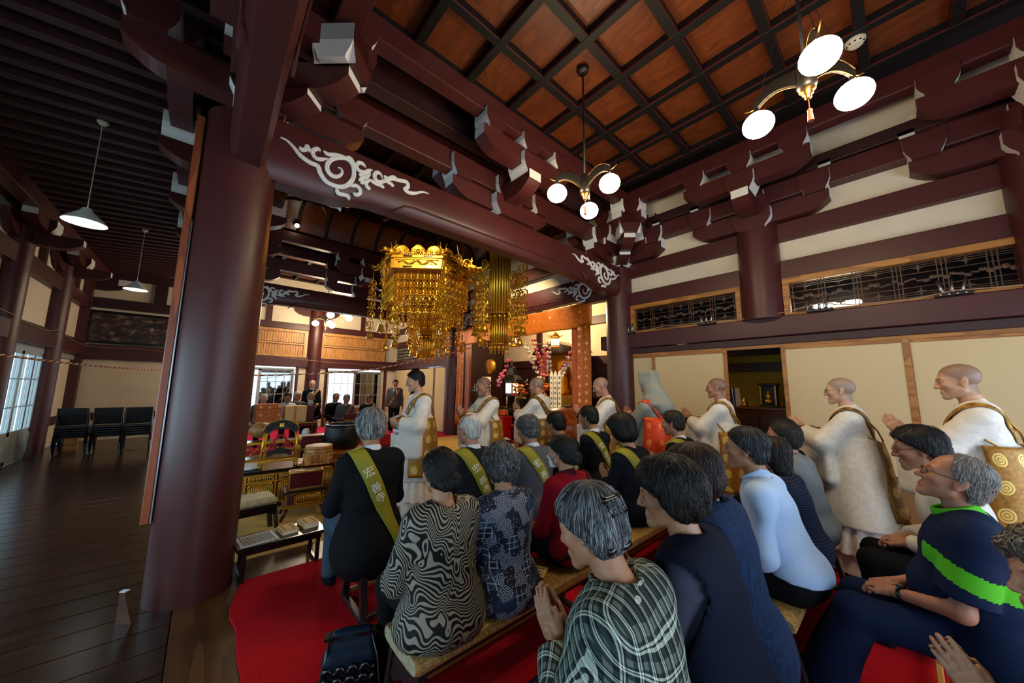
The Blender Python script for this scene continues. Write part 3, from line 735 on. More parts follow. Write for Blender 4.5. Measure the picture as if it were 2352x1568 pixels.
MB().bb((7.3, 12.5, 0), (7.35, 13.8, 2.6)).build('wall_panel', MT['fusuma'], wq)
area('daylight_side_room', (7.25, 13.1, 1.5), (0, PI/2, 0), 1.2, 0.8, 25, DAY)
MB().bb((7.0, 12.7, 0.0), (7.28, 13.6, 0.85)).build('side_cupboard', MT['kick'], wq)
# ---------------------------------------------------------------- corridor walls
wl = empty('wall_left', (0, 0, 0), 0, 'outer corridor wall of plaster panels and dark posts', 'wall'); wl['kind'] = 'structure'
MB().bb((XL-0.14, YB, 2.6), (XL-0.06, YE, 5.0)).build('plaster_panel', MT['plaster'], wl)
for c, d in ((3.66, 3.98), (4.62, 4.85)): MB().bb((XL-0.10, YB, c), (XL+0.08, YE, d)).build('wall_beam', MT['paint'], wl, False, 0.01)
MB().bb((XL-0.10, YB, 2.34), (XL+0.14, YE, 2.66)).build('long_lintel', MT['paint'], wl, False, 0.012)
MB().bb((XL-0.06, YB, 2.66), (XL+0.04, YE, 2.76)).build('wall_beam', MT['paint_dark'], wl)
for yy in (8.6, 11.5, 14.0): MB().bb((XL-0.08, yy-0.05, 3.98), (XL+0.04, yy+0.07, 4.62)).build('wall_post', MT['paint'], wl)
MB().bb((XL-0.14, 12.9, 0), (XL-0.06, YE, 2.4)).build('plaster_panel', MT['plaster'], wl)
MB().bb((XL-0.08, 14.88, 0), (XL+0.12, YE, 4.7)).build('wall_post', MT['paint'], wl)
MB().bb((XL-0.08, 12.9, 0.55), (XL+0.02, YE, 0.74)).build('dado_rail', MT['paint'], wl)
for yy in (10.2, 12.75):
    for s in (-1, 1):
        pr = [(0, 4.1), (0.25, 4.12), (0.42, 4.18), (0.5, 4.28), (0.6, 4.34), (0.62, 4.45), (0, 4.45)]
        MB().prism([(yy+s*(0.12+u), z) for u, z in pr], 0, XL-0.03, XL+0.07).build('wall_bracket', MT['paint'], wl)
    g = MB(); arm(g, (XL+0.30, yy), 0.9, 4.05, 4.28, 0.18, 0, True); g.build('projecting_arm', [MT['paint'], MT['white']], wl)
    g = MB(); masu(g, XL+0.26, yy, 4.28, 0.34, 0.34, 0.25); g.build('bearing_block', [MT['paint'], MT['white']], wl)
    g = MB(); arm(g, (XL+0.26, yy), 1.5, 4.30, 4.52, 0.17, 1); g.build('bracket_arm', [MT['paint'], MT['white']], wl)
wc = empty('wall_corridor_end', (0, 0, 0), 0, 'end wall of the corridor behind the stacked chairs', 'wall'); wc['kind'] = 'structure'
MB().bb((XL, YE, 0), (0.0, YE+0.1, 2.3)).build('plaster_panel', MT['plaster'], wc)
MB().bb((XL, YE-0.08, 2.24), (0.0, YE+0.1, 2.66)).build('long_lintel', MT['paint'], wc, False, 0.012)
MB().bb((XL, YE-0.05, 3.73), (0.0, YE+0.1, 4.02)).build('wall_beam', MT['paint_dark'], wc)
MB().bb((XL, YE-0.03, 0.56), (0.0, YE+0.05, 0.76)).build('dado_rail', MT['paint'], wc)
MB().bb((-1.42, YE-0.03, 4.02), (-1.14, YE+0.1, 4.7)).build('wall_post', MT['paint_dark'], wc)
MB().bb((XL, YE-0.05, 4.62), (0.0, YE+0.1, 4.9)).build('wall_beam', MT['paint_dark'], wc)
pr = [(0, 4.24), (0.35, 4.24), (0.6, 4.30), (0.75, 4.42), (0.78, 4.52), (0.9, 4.56), (0.92, 4.66), (0, 4.66)]
MB().prism([(XL+u, z) for u, z in pr], 1, YE-0.06, YE+0.06).build('wall_bracket', MT['paint_dark'], wc)
MB().bb((XL+0.55, YE-0.09, 4.42), (XL+0.95, YE-0.05, 4.60)).build('wall_bracket_end', MT['white'], wc)
# corridor glass doors
def slider(idx, ya, yb, label):
    t = empty('door_%d' % idx, (0, 0, 0), 0, label, 'door'); t['kind'] = 'structure'
    x = XL-0.03
    for a, b, c, d in ((ya, ya+0.06, 0, 2.2), (yb-0.06, yb, 0, 2.2), (ya, yb, 0, 0.08), (ya, yb, 2.14, 2.2), (ya, yb, 0.55, 0.63)):
        MB().bb((x, a, c), (x+0.04, b, d)).build('sash', MT['alu'], t)
    MB().bb((x+0.01, ya+0.05, 0.05), (x+0.03, yb-0.05, 0.57)).build('door_panel', MT['alu'], t)
    MB().bb((x+0.012, ya+0.05, 0.6), (x+0.018, yb-0.05, 2.16)).build('pane', MT['glass'], t)
    g = MB()
    for i in range(1, 5): g.bb((x+0.0, ya+(yb-ya)*i/5-0.012, 0.6), (x+0.03, ya+(yb-ya)*i/5+0.012, 2.16))
    for zz in (1.1, 1.65): g.bb((x+0.004, ya, zz-0.010), (x+0.026, yb, zz+0.010))
    g.build('muntin_bars', MT['alu'], t)
ys = [(-3.0, -1.3), (-1.3, 0.4), (0.4, 2.1), (2.1, 3.8), (3.8, 5.4), (5.4, 6.9), (7.2, 8.6), (8.6, 10.0), (10.4, 11.4), (11.4, 12.5)]
for i, (a, b) in enumerate(ys):
    slider(10+i, a, b, 'aluminium barred glass door of the corridor, pair number %s from the end wall' % ['ten', 'nine', 'eight', 'seven', 'six', 'five', 'four', 'three', 'two', 'one'][i])
MB().bb((XL-0.1, YB, 2.2), (XL, YE, 2.36)).build('door_head', MT['alu'], wl)
MB().bb((XL-1.6, 10.9, 0), (XL-1.5, 12.9, 2.6)).build('outer_fence', MT['bronze'], wl)
# rear wall behind the camera, and closing shells
wb = empty('wall_front', (0, 0, 0), 0, 'rear wall behind the benches with tall windows', 'wall'); wb['kind'] = 'structure'
MB().bb((XL, YB-0.1, 2.5), (XR+1, YB, 5.6)).bb((XL, YB-0.1, 0), (-0.4, YB, 2.5)).bb((5.6, YB-0.1, 0), (XR+1, YB, 2.5)).bb((-0.4, YB-0.1, 0), (5.6, YB, 0.5)).build('plaster_panel', MT['plaster'], wb)
sh = MB(); sh.bb((XL-0.3, YB-0.2, 6.15), (9.2, YE+0.3, 6.25)).bb((9.1, YB-0.2, 0), (9.2, YE+0.3, 6.2)).bb((XR+0.2, YF+0.3, 5.5), (9.2, YE+0.2, 5.6)).bb((XR, YE+0.1, 0), (9.2, YE+0.2, 6.2))
sh.bb((XL-0.3, YB-0.2, 4.9), (XL-0.2, YE+0.3, 6.2)).bb((XL-0.3, YE+0.2, 4.9), (9.2, YE+0.3, 6.2)).bb((XL-0.3, YB-0.25, 4.9), (9.2, YB-0.15, 6.2))
struct(sh.build('roof', MT['boarddark']))
# ---------------------------------------------------------------- altar recess
wa = empty('wall_altar', (0, 0, 0), 0, 'dark recess behind the gold altar frame', 'wall'); wa['kind'] = 'structure'
MB().bb((8.9, YN, 2.35), (9.0, YF+0.4, 4.6)).build('plaster_panel', MT['plaster'], wa)
MB().bb((8.85, YN, 0), (8.95, YF+0.4, 2.35)).build('dark_panel', MT['paint_dark'], wa)
for a in (5.15, 6.6, 8.4): MB().bb((8.8, a, 0), (8.92, a+0.2, 4.6)).build('wall_post', MT['paint_dark'], wa)
MB().bb((8.8, YN, 2.30), (8.93, YF+0.4, 2.55)).build('wall_beam', MT['paint_dark'], wa)
MB().bb((8.8, YN, 3.55), (8.93, YF+0.4, 3.8)).build('wall_beam', MT['paint_dark'], wa)
MB().bb((XR+0.2, YN+0.2, 0), (9.0, YN+0.3, 4.6)).bb((XR+0.2, YF+0.3, 0), (9.0, YF+0.4, 4.6)).bb((XR+0.1, YN, 4.6), (9.0, YF+0.4, 4.7)).build('recess_shell', MT['paint_dark'], wa)
MB().bb((XR+0.1, YN, 4.06), (XR+0.2, YF, 5.5)).build('plaster_panel', MT['plaster'], wa)
# ================================================================ FIGURES: smooth distance fields meshed to one surface
def V3(*a): return np.array(a, float)
def unit(v): v = np.asarray(v, float); return v/(np.linalg.norm(v)+1e-12)
class Rc:   # tapered capsule
    def __init__(s, a, b, ra, rb=None): s.a = np.asarray(a, float); s.b = np.asarray(b, float); s.ra = ra; s.rb = ra if rb is None else rb
    def __call__(s, p):
        d = s.b-s.a; L = d @ d+1e-12; q = p-s.a; t = np.clip((q @ d)/L, 0, 1)
        return np.linalg.norm(q-t[:, None]*d, axis=1)-(s.ra+(s.rb-s.ra)*t)
    def bb(s):
        m = max(s.ra, s.rb); return np.minimum(s.a, s.b)-m, np.maximum(s.a, s.b)+m
class El:
    def __init__(s, c, r, R=None): s.c = np.asarray(c, float); s.r = np.asarray(r, float); s.R = None if R is None else np.asarray(R, float)
    def __call__(s, p):
        q = p-s.c
        if s.R is not None: q = q @ s.R
        a = np.linalg.norm(q/s.r, axis=1); b = np.linalg.norm(q/(s.r*s.r), axis=1)+1e-9
        return a*(a-1)/b
    def bb(s): m = s.r.max() if s.R is not None else s.r; return s.c-m, s.c+m
class Bx:   # rounded box
    def __init__(s, c, h, rad=0.01, R=None): s.c = np.asarray(c, float); s.h = np.asarray(h, float)-rad; s.rad = rad; s.R = None if R is None else np.asarray(R, float)
    def __call__(s, p):
        q = p-s.c
        if s.R is not None: q = q @ s.R
        q = np.abs(q)-s.h
        return np.linalg.norm(np.maximum(q, 0), axis=1)+np.minimum(q.max(1), 0)-s.rad
    def bb(s): m = np.linalg.norm(s.h)+s.rad; return s.c-m, s.c+m
class Cone:  # elliptic frustum skirt between two levels, open in z by smooth clamp
    def __init__(s, c0, c1, r0, r1, fold=0.0, nf=9, ph=0.0): s.c0 = np.asarray(c0, float); s.c1 = np.asarray(c1, float); s.r0 = np.asarray(r0, float); s.r1 = np.asarray(r1, float); s.fold = fold; s.nf = nf; s.ph = ph
    def __call__(s, p):
        t = (p[:, 2]-s.c0[2])/(s.c1[2]-s.c0[2]); tc = np.clip(t, 0, 1)[:, None]
        c = s.c0[:2]+(s.c1-s.c0)[:2]*tc; r = s.r0+(s.r1-s.r0)*tc
        q = (p[:, :2]-c)/r; k = np.linalg.norm(q, axis=1)
        d = (k-1)*r.min(1)
        if s.fold:
            a = np.arctan2(q[:, 1], q[:, 0]); d = d-s.fold*(1-tc[:, 0])*np.sin(a*s.nf+s.ph+2*np.sin(a*2+s.ph))
        z0, z1 = min(s.c0[2], s.c1[2]), max(s.c0[2], s.c1[2])
        return np.maximum(d, np.maximum(z0-p[:, 2], p[:, 2]-z1))
    def bb(s):
        m = max(s.r0.max(), s.r1.max())+s.fold; return np.minimum(s.c0, s.c1)-V3(m, m, 0.01), np.maximum(s.c0, s.c1)+V3(m, m, 0.01)
class Grp:  # smooth union, skipped far from its bounds
    def __init__(s, prims, k=0.02):
        s.p = list(prims); s.k = k
        B = [q.bb() for q in s.p]; s.lo = np.min([b[0] for b in B], 0); s.hi = np.max([b[1] for b in B], 0)
    def __call__(s, p):
        m = 0.06; q = np.maximum(np.maximum(s.lo-p, p-s.hi), 0); far = np.linalg.norm(q, axis=1)
        out = far+0.02; near = far < m
        if near.any():
            x = p[near]; d = None
            for f in s.p:
                e = f(x)
                if d is None: d = e
                elif s.k > 0:
                    h = np.clip(0.5+0.5*(d-e)/s.k, 0, 1); d = d+(e-d)*h-s.k*h*(1-h)
                else: d = np.minimum(d, e)
            out[near] = d
        return out
    def bb(s): return s.lo-s.k, s.hi+s.k
class Cut:  # a minus / clipped by functions returning distances (>0 removes)
    def __init__(s, a, *fs): s.a = a; s.fs = fs
    def __call__(s, p):
        d = s.a(p)
        for f in s.fs: d = np.maximum(d, f(p))
        return d
    def bb(s): return s.a.bb()
class Nz:   # cloth folds
    def __init__(s, a, amp, freq=14.0, seed=0, stretch=(1, 1, 0.5)):
        s.a = a; s.amp = amp; r = np.random.RandomState(seed)
        s.W = r.randn(4, 3)*np.array(stretch)*freq; s.P = r.rand(4)*6.28; s.W2 = r.randn(3)*freq*0.5
    def __call__(s, p):
        w = np.sin(p @ s.W2)*1.2; n = 0
        for a, b in zip(s.W, s.P): n = n+np.sin(p @ a+b+w)
        return s.a(p)-s.amp*n/2.2
    def bb(s): lo, hi = s.a.bb(); return lo-s.amp*2, hi+s.amp*2
def sdf_mesh(f, h, lo=None, hi=None):
    b0, b1 = f.bb()
    lo = b0 if lo is None else np.maximum(b0, lo); hi = b1 if hi is None else np.minimum(b1, hi)
    lo = lo-2.5*h; n = np.ceil((hi-lo)/h).astype(int)+3; B = 4
    nb = (n+B-1)//B; n = nb*B+1
    g = np.stack(np.meshgrid(*[np.arange(k) for k in nb], indexing='ij'), -1).reshape(-1, 3)
    c = lo+(g*B+B/2)*h; d = f(c); keep = g[np.abs(d) < B*h*1.15+0.012]
    val = np.full(n, 9.0, np.float32); mask = np.zeros(n, bool); cm = np.zeros(nb*B, bool)
    for q in keep:
        i, j, k = q*B; mask[i:i+B+1, j:j+B+1, k:k+B+1] = True; cm[i:i+B, j:j+B, k:k+B] = True
    ids = np.argwhere(mask)
    for s in range(0, len(ids), 200000):
        t = ids[s:s+200000]; val[t[:, 0], t[:, 1], t[:, 2]] = f(lo+t*h)
    ins = val < 0
    cnt = np.zeros(cm.shape, np.int8)
    for a in (0, 1):
        for b in (0, 1):
            for e in (0, 1): cnt += ins[a:a+cm.shape[0], b:b+cm.shape[1], e:e+cm.shape[2]]
    act = cm & (cnt > 0) & (cnt < 8); C = np.argwhere(act)
    if not len(C): return np.zeros((0, 3)), np.zeros((0, 4), int)
    vid = np.full(cm.shape, -1, np.int32); vid[act] = np.arange(len(C))
    S = np.zeros((len(C), 3)); N = np.zeros(len(C))
    for ax in range(3):
        o = [x for x in range(3) if x != ax]
        for a in (0, 1):
            for b in (0, 1):
                k0 = C.copy(); k0[:, o[0]] += a; k0[:, o[1]] += b; k1 = k0.copy(); k1[:, ax] += 1
                v0 = val[tuple(k0.T)]; v1 = val[tuple(k1.T)]; x = (v0 < 0) != (v1 < 0)
                t = np.where(x, v0/(v0-v1+1e-12), 0)[:, None]; P = k0+t*(k1-k0)
                S[x] += P[x]; N[x] += 1
    Vv = lo+S/np.maximum(N, 1)[:, None]*h
    F = []
    for ax in range(3):
        o = [(ax+1) % 3, (ax+2) % 3]
        sh = [slice(None)]*3; s0 = [slice(1, -1)]*3; 
        A = np.argwhere(mask)
        A = A[(A[:, ax] < n[ax]-1)]
        k1 = A.copy(); k1[:, ax] += 1
        i0 = ins[tuple(A.T)]; i1 = ins[tuple(k1.T)]; m1 = mask[tuple(k1.T)]
        x = (i0 != i1) & m1; A = A[x]; fl = i0[x]
        A2 = A[(A[:, o[0]] > 0) & (A[:, o[1]] > 0)]; fl = fl[(A[:, o[0]] > 0) & (A[:, o[1]] > 0)]; A = A2
        q = []
        ok = np.ones(len(A), bool)
        for da, db in ((0, 0), (1, 0), (1, 1), (0, 1)):
            k = A.copy(); k[:, o[0]] -= da; k[:, o[1]] -= db
            inb = (k < np.array(cm.shape)).all(1) & (k >= 0).all(1); kk = np.where(inb[:, None], k, 0); w = vid[tuple(kk.T)]; w = np.where(inb, w, -1)
            ok &= w >= 0; q.append(w)
        q = np.stack(q, 1)[ok]; fl = fl[ok]
        q[fl] = q[fl]; q[~fl] = q[~fl][:, ::-1]
        F.append(q)
    return Vv, np.concatenate(F)
def mesh_obj(name, Vv, F, mat, parent=None, col=None, uv=None, mi=None):
    me = bpy.data.meshes.new(name); nF = len(F); k = F.shape[1]
    me.vertices.add(len(Vv)); me.vertices.foreach_set('co', np.asarray(Vv, np.float32).ravel())
    me.loops.add(nF*k); me.loops.foreach_set('vertex_index', np.asarray(F, np.int32).ravel())
    me.polygons.add(nF); me.polygons.foreach_set('loop_start', np.arange(nF, dtype=np.int32)*k)
    me.polygons.foreach_set('use_smooth', np.ones(nF, bool))
    for m in (mat if isinstance(mat, (list, tuple)) else [mat]): me.materials.append(m)
    if mi is not None: me.polygons.foreach_set('material_index', np.asarray(mi, np.int32))
    if col is not None:
        a = me.color_attributes.new('Col', 'FLOAT_COLOR', 'POINT'); c = np.ones((len(Vv), 4), np.float32); c[:, :3] = col; a.data.foreach_set('color', c.ravel())
    if uv is not None:
        l = me.uv_layers.new(name='UVMap'); l.data.foreach_set('uv', np.asarray(uv, np.float32)[np.asarray(F).ravel()].ravel())
    me.update(calc_edges=True); me.validate()
    o = bpy.data.objects.new(name, me); COL.objects.link(o)
    if parent is not None: o.parent = parent
    return o
def grad(f, p, e=0.004):
    g = np.stack([f(p+np.eye(3)[i]*e)-f(p-np.eye(3)[i]*e) for i in range(3)], 1)
    return g/(np.linalg.norm(g, axis=1)[:, None]+1e-9)
def march(f, p, d, off=0.0, n=40, mx=0.8):
    # sphere tracing from p along unit d until distance = off
    p = p.copy(); tot = np.zeros(len(p))
    for _ in range(n):
        s = (f(p)-off)*0.8; s = np.clip(s, -0.02, 0.05); p += d*s[:, None]; tot += s
    return p
# ---------------------------------------------------------------- figure materials
def attr_mat(name, rough, spec=0.4, bump=0.0, bs=60, sheen=0.0, sss=0.0):
    t = NT(name); t.set(rough, 0, spec); a = t.n('ShaderNodeAttribute', attribute_name='Col')
    v = t.coord('Object'); no = t.n('ShaderNodeTexNoise'); no.inputs['Scale'].default_value = bs; no.inputs['Detail'].default_value = 3; t.l(v, no.inputs['Vector'])
    m = t.n('ShaderNodeMix', data_type='RGBA', blend_type='MULTIPLY'); m.inputs[0].default_value = 0.5
    t.l(a.outputs[0], m.inputs[6]); t.l(t.ramp(no.outputs[0], [(0.3, (0.75, 0.75, 0.75, 1)), (0.7, (1.1, 1.1, 1.1, 1))]), m.inputs[7]); t.base(m.outputs[2])
    if bump: t.bump(no.outputs[0], bump, 0.003)
    if sss: t.b.inputs['Subsurface Weight'].default_value = sss; t.b.inputs['Subsurface Radius'].default_value = (0.012, 0.005, 0.003)
    return t.m
SKIN = attr_mat('skin', 0.5, 0.4, 0.12, 90)
HAIR = attr_mat('hair_strands', 0.58, 0.28, 0.3, 120)
CLOTHS = {}
def cloth(key, c=None, rough=0.85, nz=0.12, scale=60, bump=0.25, kind=None):
    if key in CLOTHS: return CLOTHS[key]
    if kind is None: m = plain('cloth_'+key, c, rough, 0, 0.12, nz, scale, bump)
    else: m = kind('cloth_'+key)
    CLOTHS[key] = m; return m
def zebra(name):
    t = NT(name); t.set(0.7, 0, 0.3); v = t.coord('Object', (1, 1, 0.62))
    n1 = t.n('ShaderNodeTexNoise'); n1.inputs['Scale'].default_value = 8.5; n1.inputs['Detail'].default_value = 1.0; n1.inputs['Distortion'].default_value = 0.5; t.l(v, n1.inputs['Vector'])
    sx = t.n('ShaderNodeSeparateXYZ'); t.l(v, sx.inputs[0])
    s = t.math('SINE', t.math('ADD', t.math('MULTIPLY', n1.outputs[0], 95.0), t.math('MULTIPLY', t.math('ADD', sx.outputs[2], t.math('MULTIPLY', t.math('ABSOLUTE', sx.outputs[0]), -0.5)), 390.0)))
    f = t.math('MULTIPLY_ADD', s, 0.5, 0.5)
    t.base(t.ramp(f, [(0.50, lin('060608')), (0.66, lin('8d8878'))])); return t.m
def patchwork(name):
    t = NT(name); t.set(0.75, 0, 0.3); v = t.coord('Object')
    # tilted patches of three indigos, fish-scale arcs and fine dots on some of them
    mp = t.n('ShaderNodeMapping'); mp.inputs['Rotation'].default_value = (0.1, 0.25, 0.3); t.l(v, mp.inputs[0])
    vo = t.n('ShaderNodeTexVoronoi', distance='CHEBYCHEV'); vo.inputs['Scale'].default_value = 17.0; vo.inputs['Randomness'].default_value = 0.8; t.l(mp.outputs[0], vo.inputs['Vector'])
    sp = t.n('ShaderNodeSeparateColor'); t.l(vo.outputs['Color'], sp.inputs[0])
    base = t.ramp(sp.outputs[0], [(0, lin('11172a')), (0.3, lin('1f2b47')), (0.55, lin('29354f')), (0.75, lin('141c34'))], 'CONSTANT')
    sx = t.n('ShaderNodeSeparateXYZ'); t.l(v, sx.inputs[0])
    u = t.math('MULTIPLY', sx.outputs[0], 32.0); w = t.math('MULTIPLY', sx.outputs[2], 46.0)
    row = t.math('FLOOR', w); sh = t.math('MULTIPLY', t.math('MODULO', row, 2.0), 0.5)
    fu = t.math('SUBTRACT', t.math('FRACT', t.math('ADD', u, sh)), 0.5); fv = t.math('FRACT', w)
    r = t.math('SQRT', t.math('ADD', t.math('MULTIPLY', fu, fu), t.math('MULTIPLY', t.math('MULTIPLY', fv, fv), 0.3)))
    ring = t.math('LESS_THAN', t.math('ABSOLUTE', t.math('SUBTRACT', t.math('FRACT', t.math('MULTIPLY', r, 4.5)), 0.5)), 0.2)
    m1 = t.math('MULTIPLY', ring, t.math('GREATER_THAN', sp.outputs[1], 0.52))
    vd = t.n('ShaderNodeTexVoronoi'); vd.inputs['Scale'].default_value = 75; t.l(v, vd.inputs['Vector'])
    m2 = t.math('MULTIPLY', t.math('LESS_THAN', vd.outputs['Distance'], 0.22), t.math('LESS_THAN', sp.outputs[1], 0.28))
    gx = t.math('GREATER_THAN', t.math('FRACT', t.math('MULTIPLY', sx.outputs[0], 34.0)), 0.86); gz = t.math('GREATER_THAN', t.math('FRACT', t.math('MULTIPLY', sx.outputs[2], 34.0)), 0.86)
    m3 = t.math('MULTIPLY', t.math('MAXIMUM', gx, gz), t.math('MULTIPLY', t.math('GREATER_THAN', sp.outputs[1], 0.28), t.math('LESS_THAN', sp.outputs[1], 0.4)))
    f = t.math('MAXIMUM', t.math('MAXIMUM', m1, m2), m3)
    t.base(t.mix(f, base, lin('9aa3b0'))); return t.m
def plaid(name):
    t = NT(name); t.set(0.85, 0, 0.2); v = t.coord('Object'); sx = t.n('ShaderNodeSeparateXYZ'); t.l(v, sx.inputs[0])
    no = t.n('ShaderNodeTexNoise'); no.inputs['Scale'].default_value = 7; t.l(v, no.inputs['Vector'])
    wob = t.math('MULTIPLY', t.math('SUBTRACT', no.outputs[0], 0.5), 0.03)
    ang = t.math('ADD', t.math('MULTIPLY', sx.outputs[0], 1.0), wob)
    zz = t.math('ADD', t.math('ADD', sx.outputs[2], t.math('MULTIPLY', sx.outputs[1], -1.0)), t.math('MULTIPLY', wob, 0.7))
    def band(c, fq):
        q = t.math('FRACT', t.math('MULTIPLY', c, fq))
        a = t.math('LESS_THAN', t.math('ABSOLUTE', t.math('SUBTRACT', q, 0.30)), 0.055); b = t.math('LESS_THAN', t.math('ABSOLUTE', t.math('SUBTRACT', q, 0.46)), 0.045)
        c2 = t.math('LESS_THAN', t.math('ABSOLUTE', t.math('SUBTRACT', q, 0.80)), 0.16)
        return t.math('ADD', t.math('ADD', a, b), t.math('MULTIPLY', c2, 0.28))
    f = t.math('MULTIPLY', t.math('ADD', band(ang, 24.0), band(zz, 24.0)), 0.5)
    t.base(t.ramp(f, [(0.0, lin('0f1418')), (0.14, lin('26312f')), (0.5, lin('7d8a80')), (1.0, lin('c3c8b4'))])); return t.m
def ribbed(name):
    t = NT(name); t.set(0.9, 0, 0.2); v = t.coord('Object'); sx = t.n('ShaderNodeSeparateXYZ'); t.l(v, sx.inputs[0])
    f = t.math('MULTIPLY_ADD', t.math('SINE', t.math('MULTIPLY', sx.outputs[2], 420.0)), 0.5, 0.5)
    t.base(t.ramp(f, [(0, lin('0a0f1e')), (1, lin('1b2742'))])); t.bump(f, 0.6, 0.006); return t.m
def denim(name):
    t = NT(name); t.set(0.9, 0, 0.2); v = t.coord('Object', (60, 60, 5)); no = t.n('ShaderNodeTexNoise'); no.inputs['Scale'].default_value = 2; no.inputs['Detail'].default_value = 4; t.l(v, no.inputs['Vector'])
    t.base(t.ramp(no.outputs[0], [(0.3, lin('0b1830')), (0.7, lin('1c3358'))])); t.bump(no.outputs[0], 0.6, 0.006); return t.m
def damask(name):
    t = NT(name); t.set(0.55, 0, 0.4); v = t.coord('Object'); no = t.n('ShaderNodeTexNoise'); no.inputs['Scale'].default_value = 9; no.inputs['Detail'].default_value = 2; no.inputs['Distortion'].default_value = 2.5; t.l(v, no.inputs['Vector'])
    t.base(t.ramp(no.outputs[0], [(0.46, lin('dcd6cb')), (0.52, lin('d3ccc0'))])); t.bump(no.outputs[0], 0.1, 0.01); return t.m
def dots_uv(name, c0, c1, cd, r=0.27):
    # cloth woven with round medallions on a lattice (uses the cloth's own UV)
    t = NT(name); t.set(0.5, 0.3, 0.5); tc = t.n('ShaderNodeTexCoord'); sx = t.n('ShaderNodeSeparateXYZ'); t.l(tc.outputs['UV'], sx.inputs[0])
    a = t.math('SUBTRACT', t.math('FRACT', sx.outputs[0]), 0.5); b = t.math('SUBTRACT', t.math('FRACT', sx.outputs[1]), 0.5)
    d = t.math('SQRT', t.math('ADD', t.math('MULTIPLY', a, a), t.math('MULTIPLY', b, b)))
    dot = t.math('LESS_THAN', d, r); ring = t.math('GREATER_THAN', t.math('SINE', t.math('MULTIPLY', d, 62.0)), -0.55)
    no = t.n('ShaderNodeTexNoise'); no.inputs['Scale'].default_value = 7; no.inputs['Detail'].default_value = 4; t.l(tc.outputs['UV'], no.inputs['Vector'])
    base = t.ramp(no.outputs[0], [(0.35, lin(c0)), (0.65, lin(c1))])
    t.base(t.mix(t.math('MULTIPLY', dot, ring), base, lin(cd))); t.bump(no.outputs[0], 0.4, 0.006); return t.m
KESA = dots_uv('kesa_gold_brocade', '805510', 'a06f1a', 'd6b55e', 0.26)
KESA2 = dots_uv('kesa_brown_brocade', '5a3f10', '7a5818', 'b99448', 0.26)
KESA_O = dots_uv('kesa_orange_brocade', 'c2330a', 'e24a10', 'f08a3c', 0.2)
SASH_OL = plain('olive_sash', '827d1e', 0.6, 0, 0.3, 0.06, 40, 0.1)
SASH_BR = dots_uv('brown_gold_sash', '5d3c22', '7a5230', 'c9a56a', 0.3)
# ---------------------------------------------------------------- head, hands, body
SKIN_C = {'light': 'b8896a', 'mid': 'aa7a5c', 'tan': '9c6c50', 'pale': 'c0967a', 'red': 'a87358'}
def head_prims(h, R, s=1.0, broad=1.0, jaw=1.0, old=0.0):
    T = lambda x, y, z: h+R @ (V3(x*broad, y, z)*s)
    def rc(a, b, ra, rb=None): return Rc(T(*a), T(*b), ra*s, None if rb is None else rb*s)
    cran = Grp([El(T(0, -0.014, 0.038), V3(0.075*broad, 0.096, 0.083)*s, R), El(T(0, 0.026, -0.02), V3(0.062*broad, 0.062, 0.082)*s, R),
                rc((-0.046, 0.0, -0.055), (-0.012, 0.066, -0.092), 0.023*jaw, 0.017), rc((0.046, 0.0, -0.055), (0.012, 0.066, -0.092), 0.023*jaw, 0.017),
                El(T(0, 0.068, -0.095), V3(0.02, 0.017, 0.016)*s, R), El(T(-0.043, 0.058, -0.016), V3(0.022, 0.022, 0.02)*s, R), El(T(0.043, 0.058, -0.016), V3(0.022, 0.022, 0.02)*s, R),
                rc((-0.042, 0.070, 0.024), (-0.012, 0.083, 0.021), 0.010), rc((0.012, 0.083, 0.021), (0.042, 0.070, 0.024), 0.010)], 0.022*s)
    soc = [El(T(i*0.031, 0.097, 0.004), V3(0.016, 0.013, 0.011)*s, R) for i in (-1, 1)]
    def face(p):
        d = cran(p)
        for q in soc:
            e = -q(p); k = 0.008*s; w = np.clip(0.5-0.5*(d-e)/k, 0, 1); d = d+(e-d)*w+k*w*(1-w)
        return d
    class F:
        def __call__(s_, p): return face(p)
        def bb(s_): return cran.bb()
    ft = [F(), El(T(-0.031, 0.074, 0.003), V3(0.014, 0.0135, 0.0125)*s, R), El(T(0.031, 0.074, 0.003), V3(0.014, 0.0135, 0.0125)*s, R),
          rc((0, 0.084, 0.018), (0, 0.104, -0.026), 0.008, 0.0125), El(T(-0.012, 0.094, -0.030), V3(0.009, 0.010, 0.008)*s, R), El(T(0.012, 0.094, -0.030), V3(0.009, 0.010, 0.008)*s, R),
          rc((-0.018, 0.082, -0.060), (0.018, 0.082, -0.060), 0.0075), rc((-0.015, 0.082, -0.070), (0.015, 0.082, -0.070), 0.008)]
    for i in (-1, 1):
        e = R @ rotm(0.25, 0, i*0.35)
        ft += [El(T(i*0.076, -0.012, -0.002), V3(0.0085, 0.019, 0.032)*s, e), El(T(i*0.078, -0.004, -0.026), V3(0.007, 0.009, 0.010)*s, e)]
    return Grp(ft, 0.007*s)
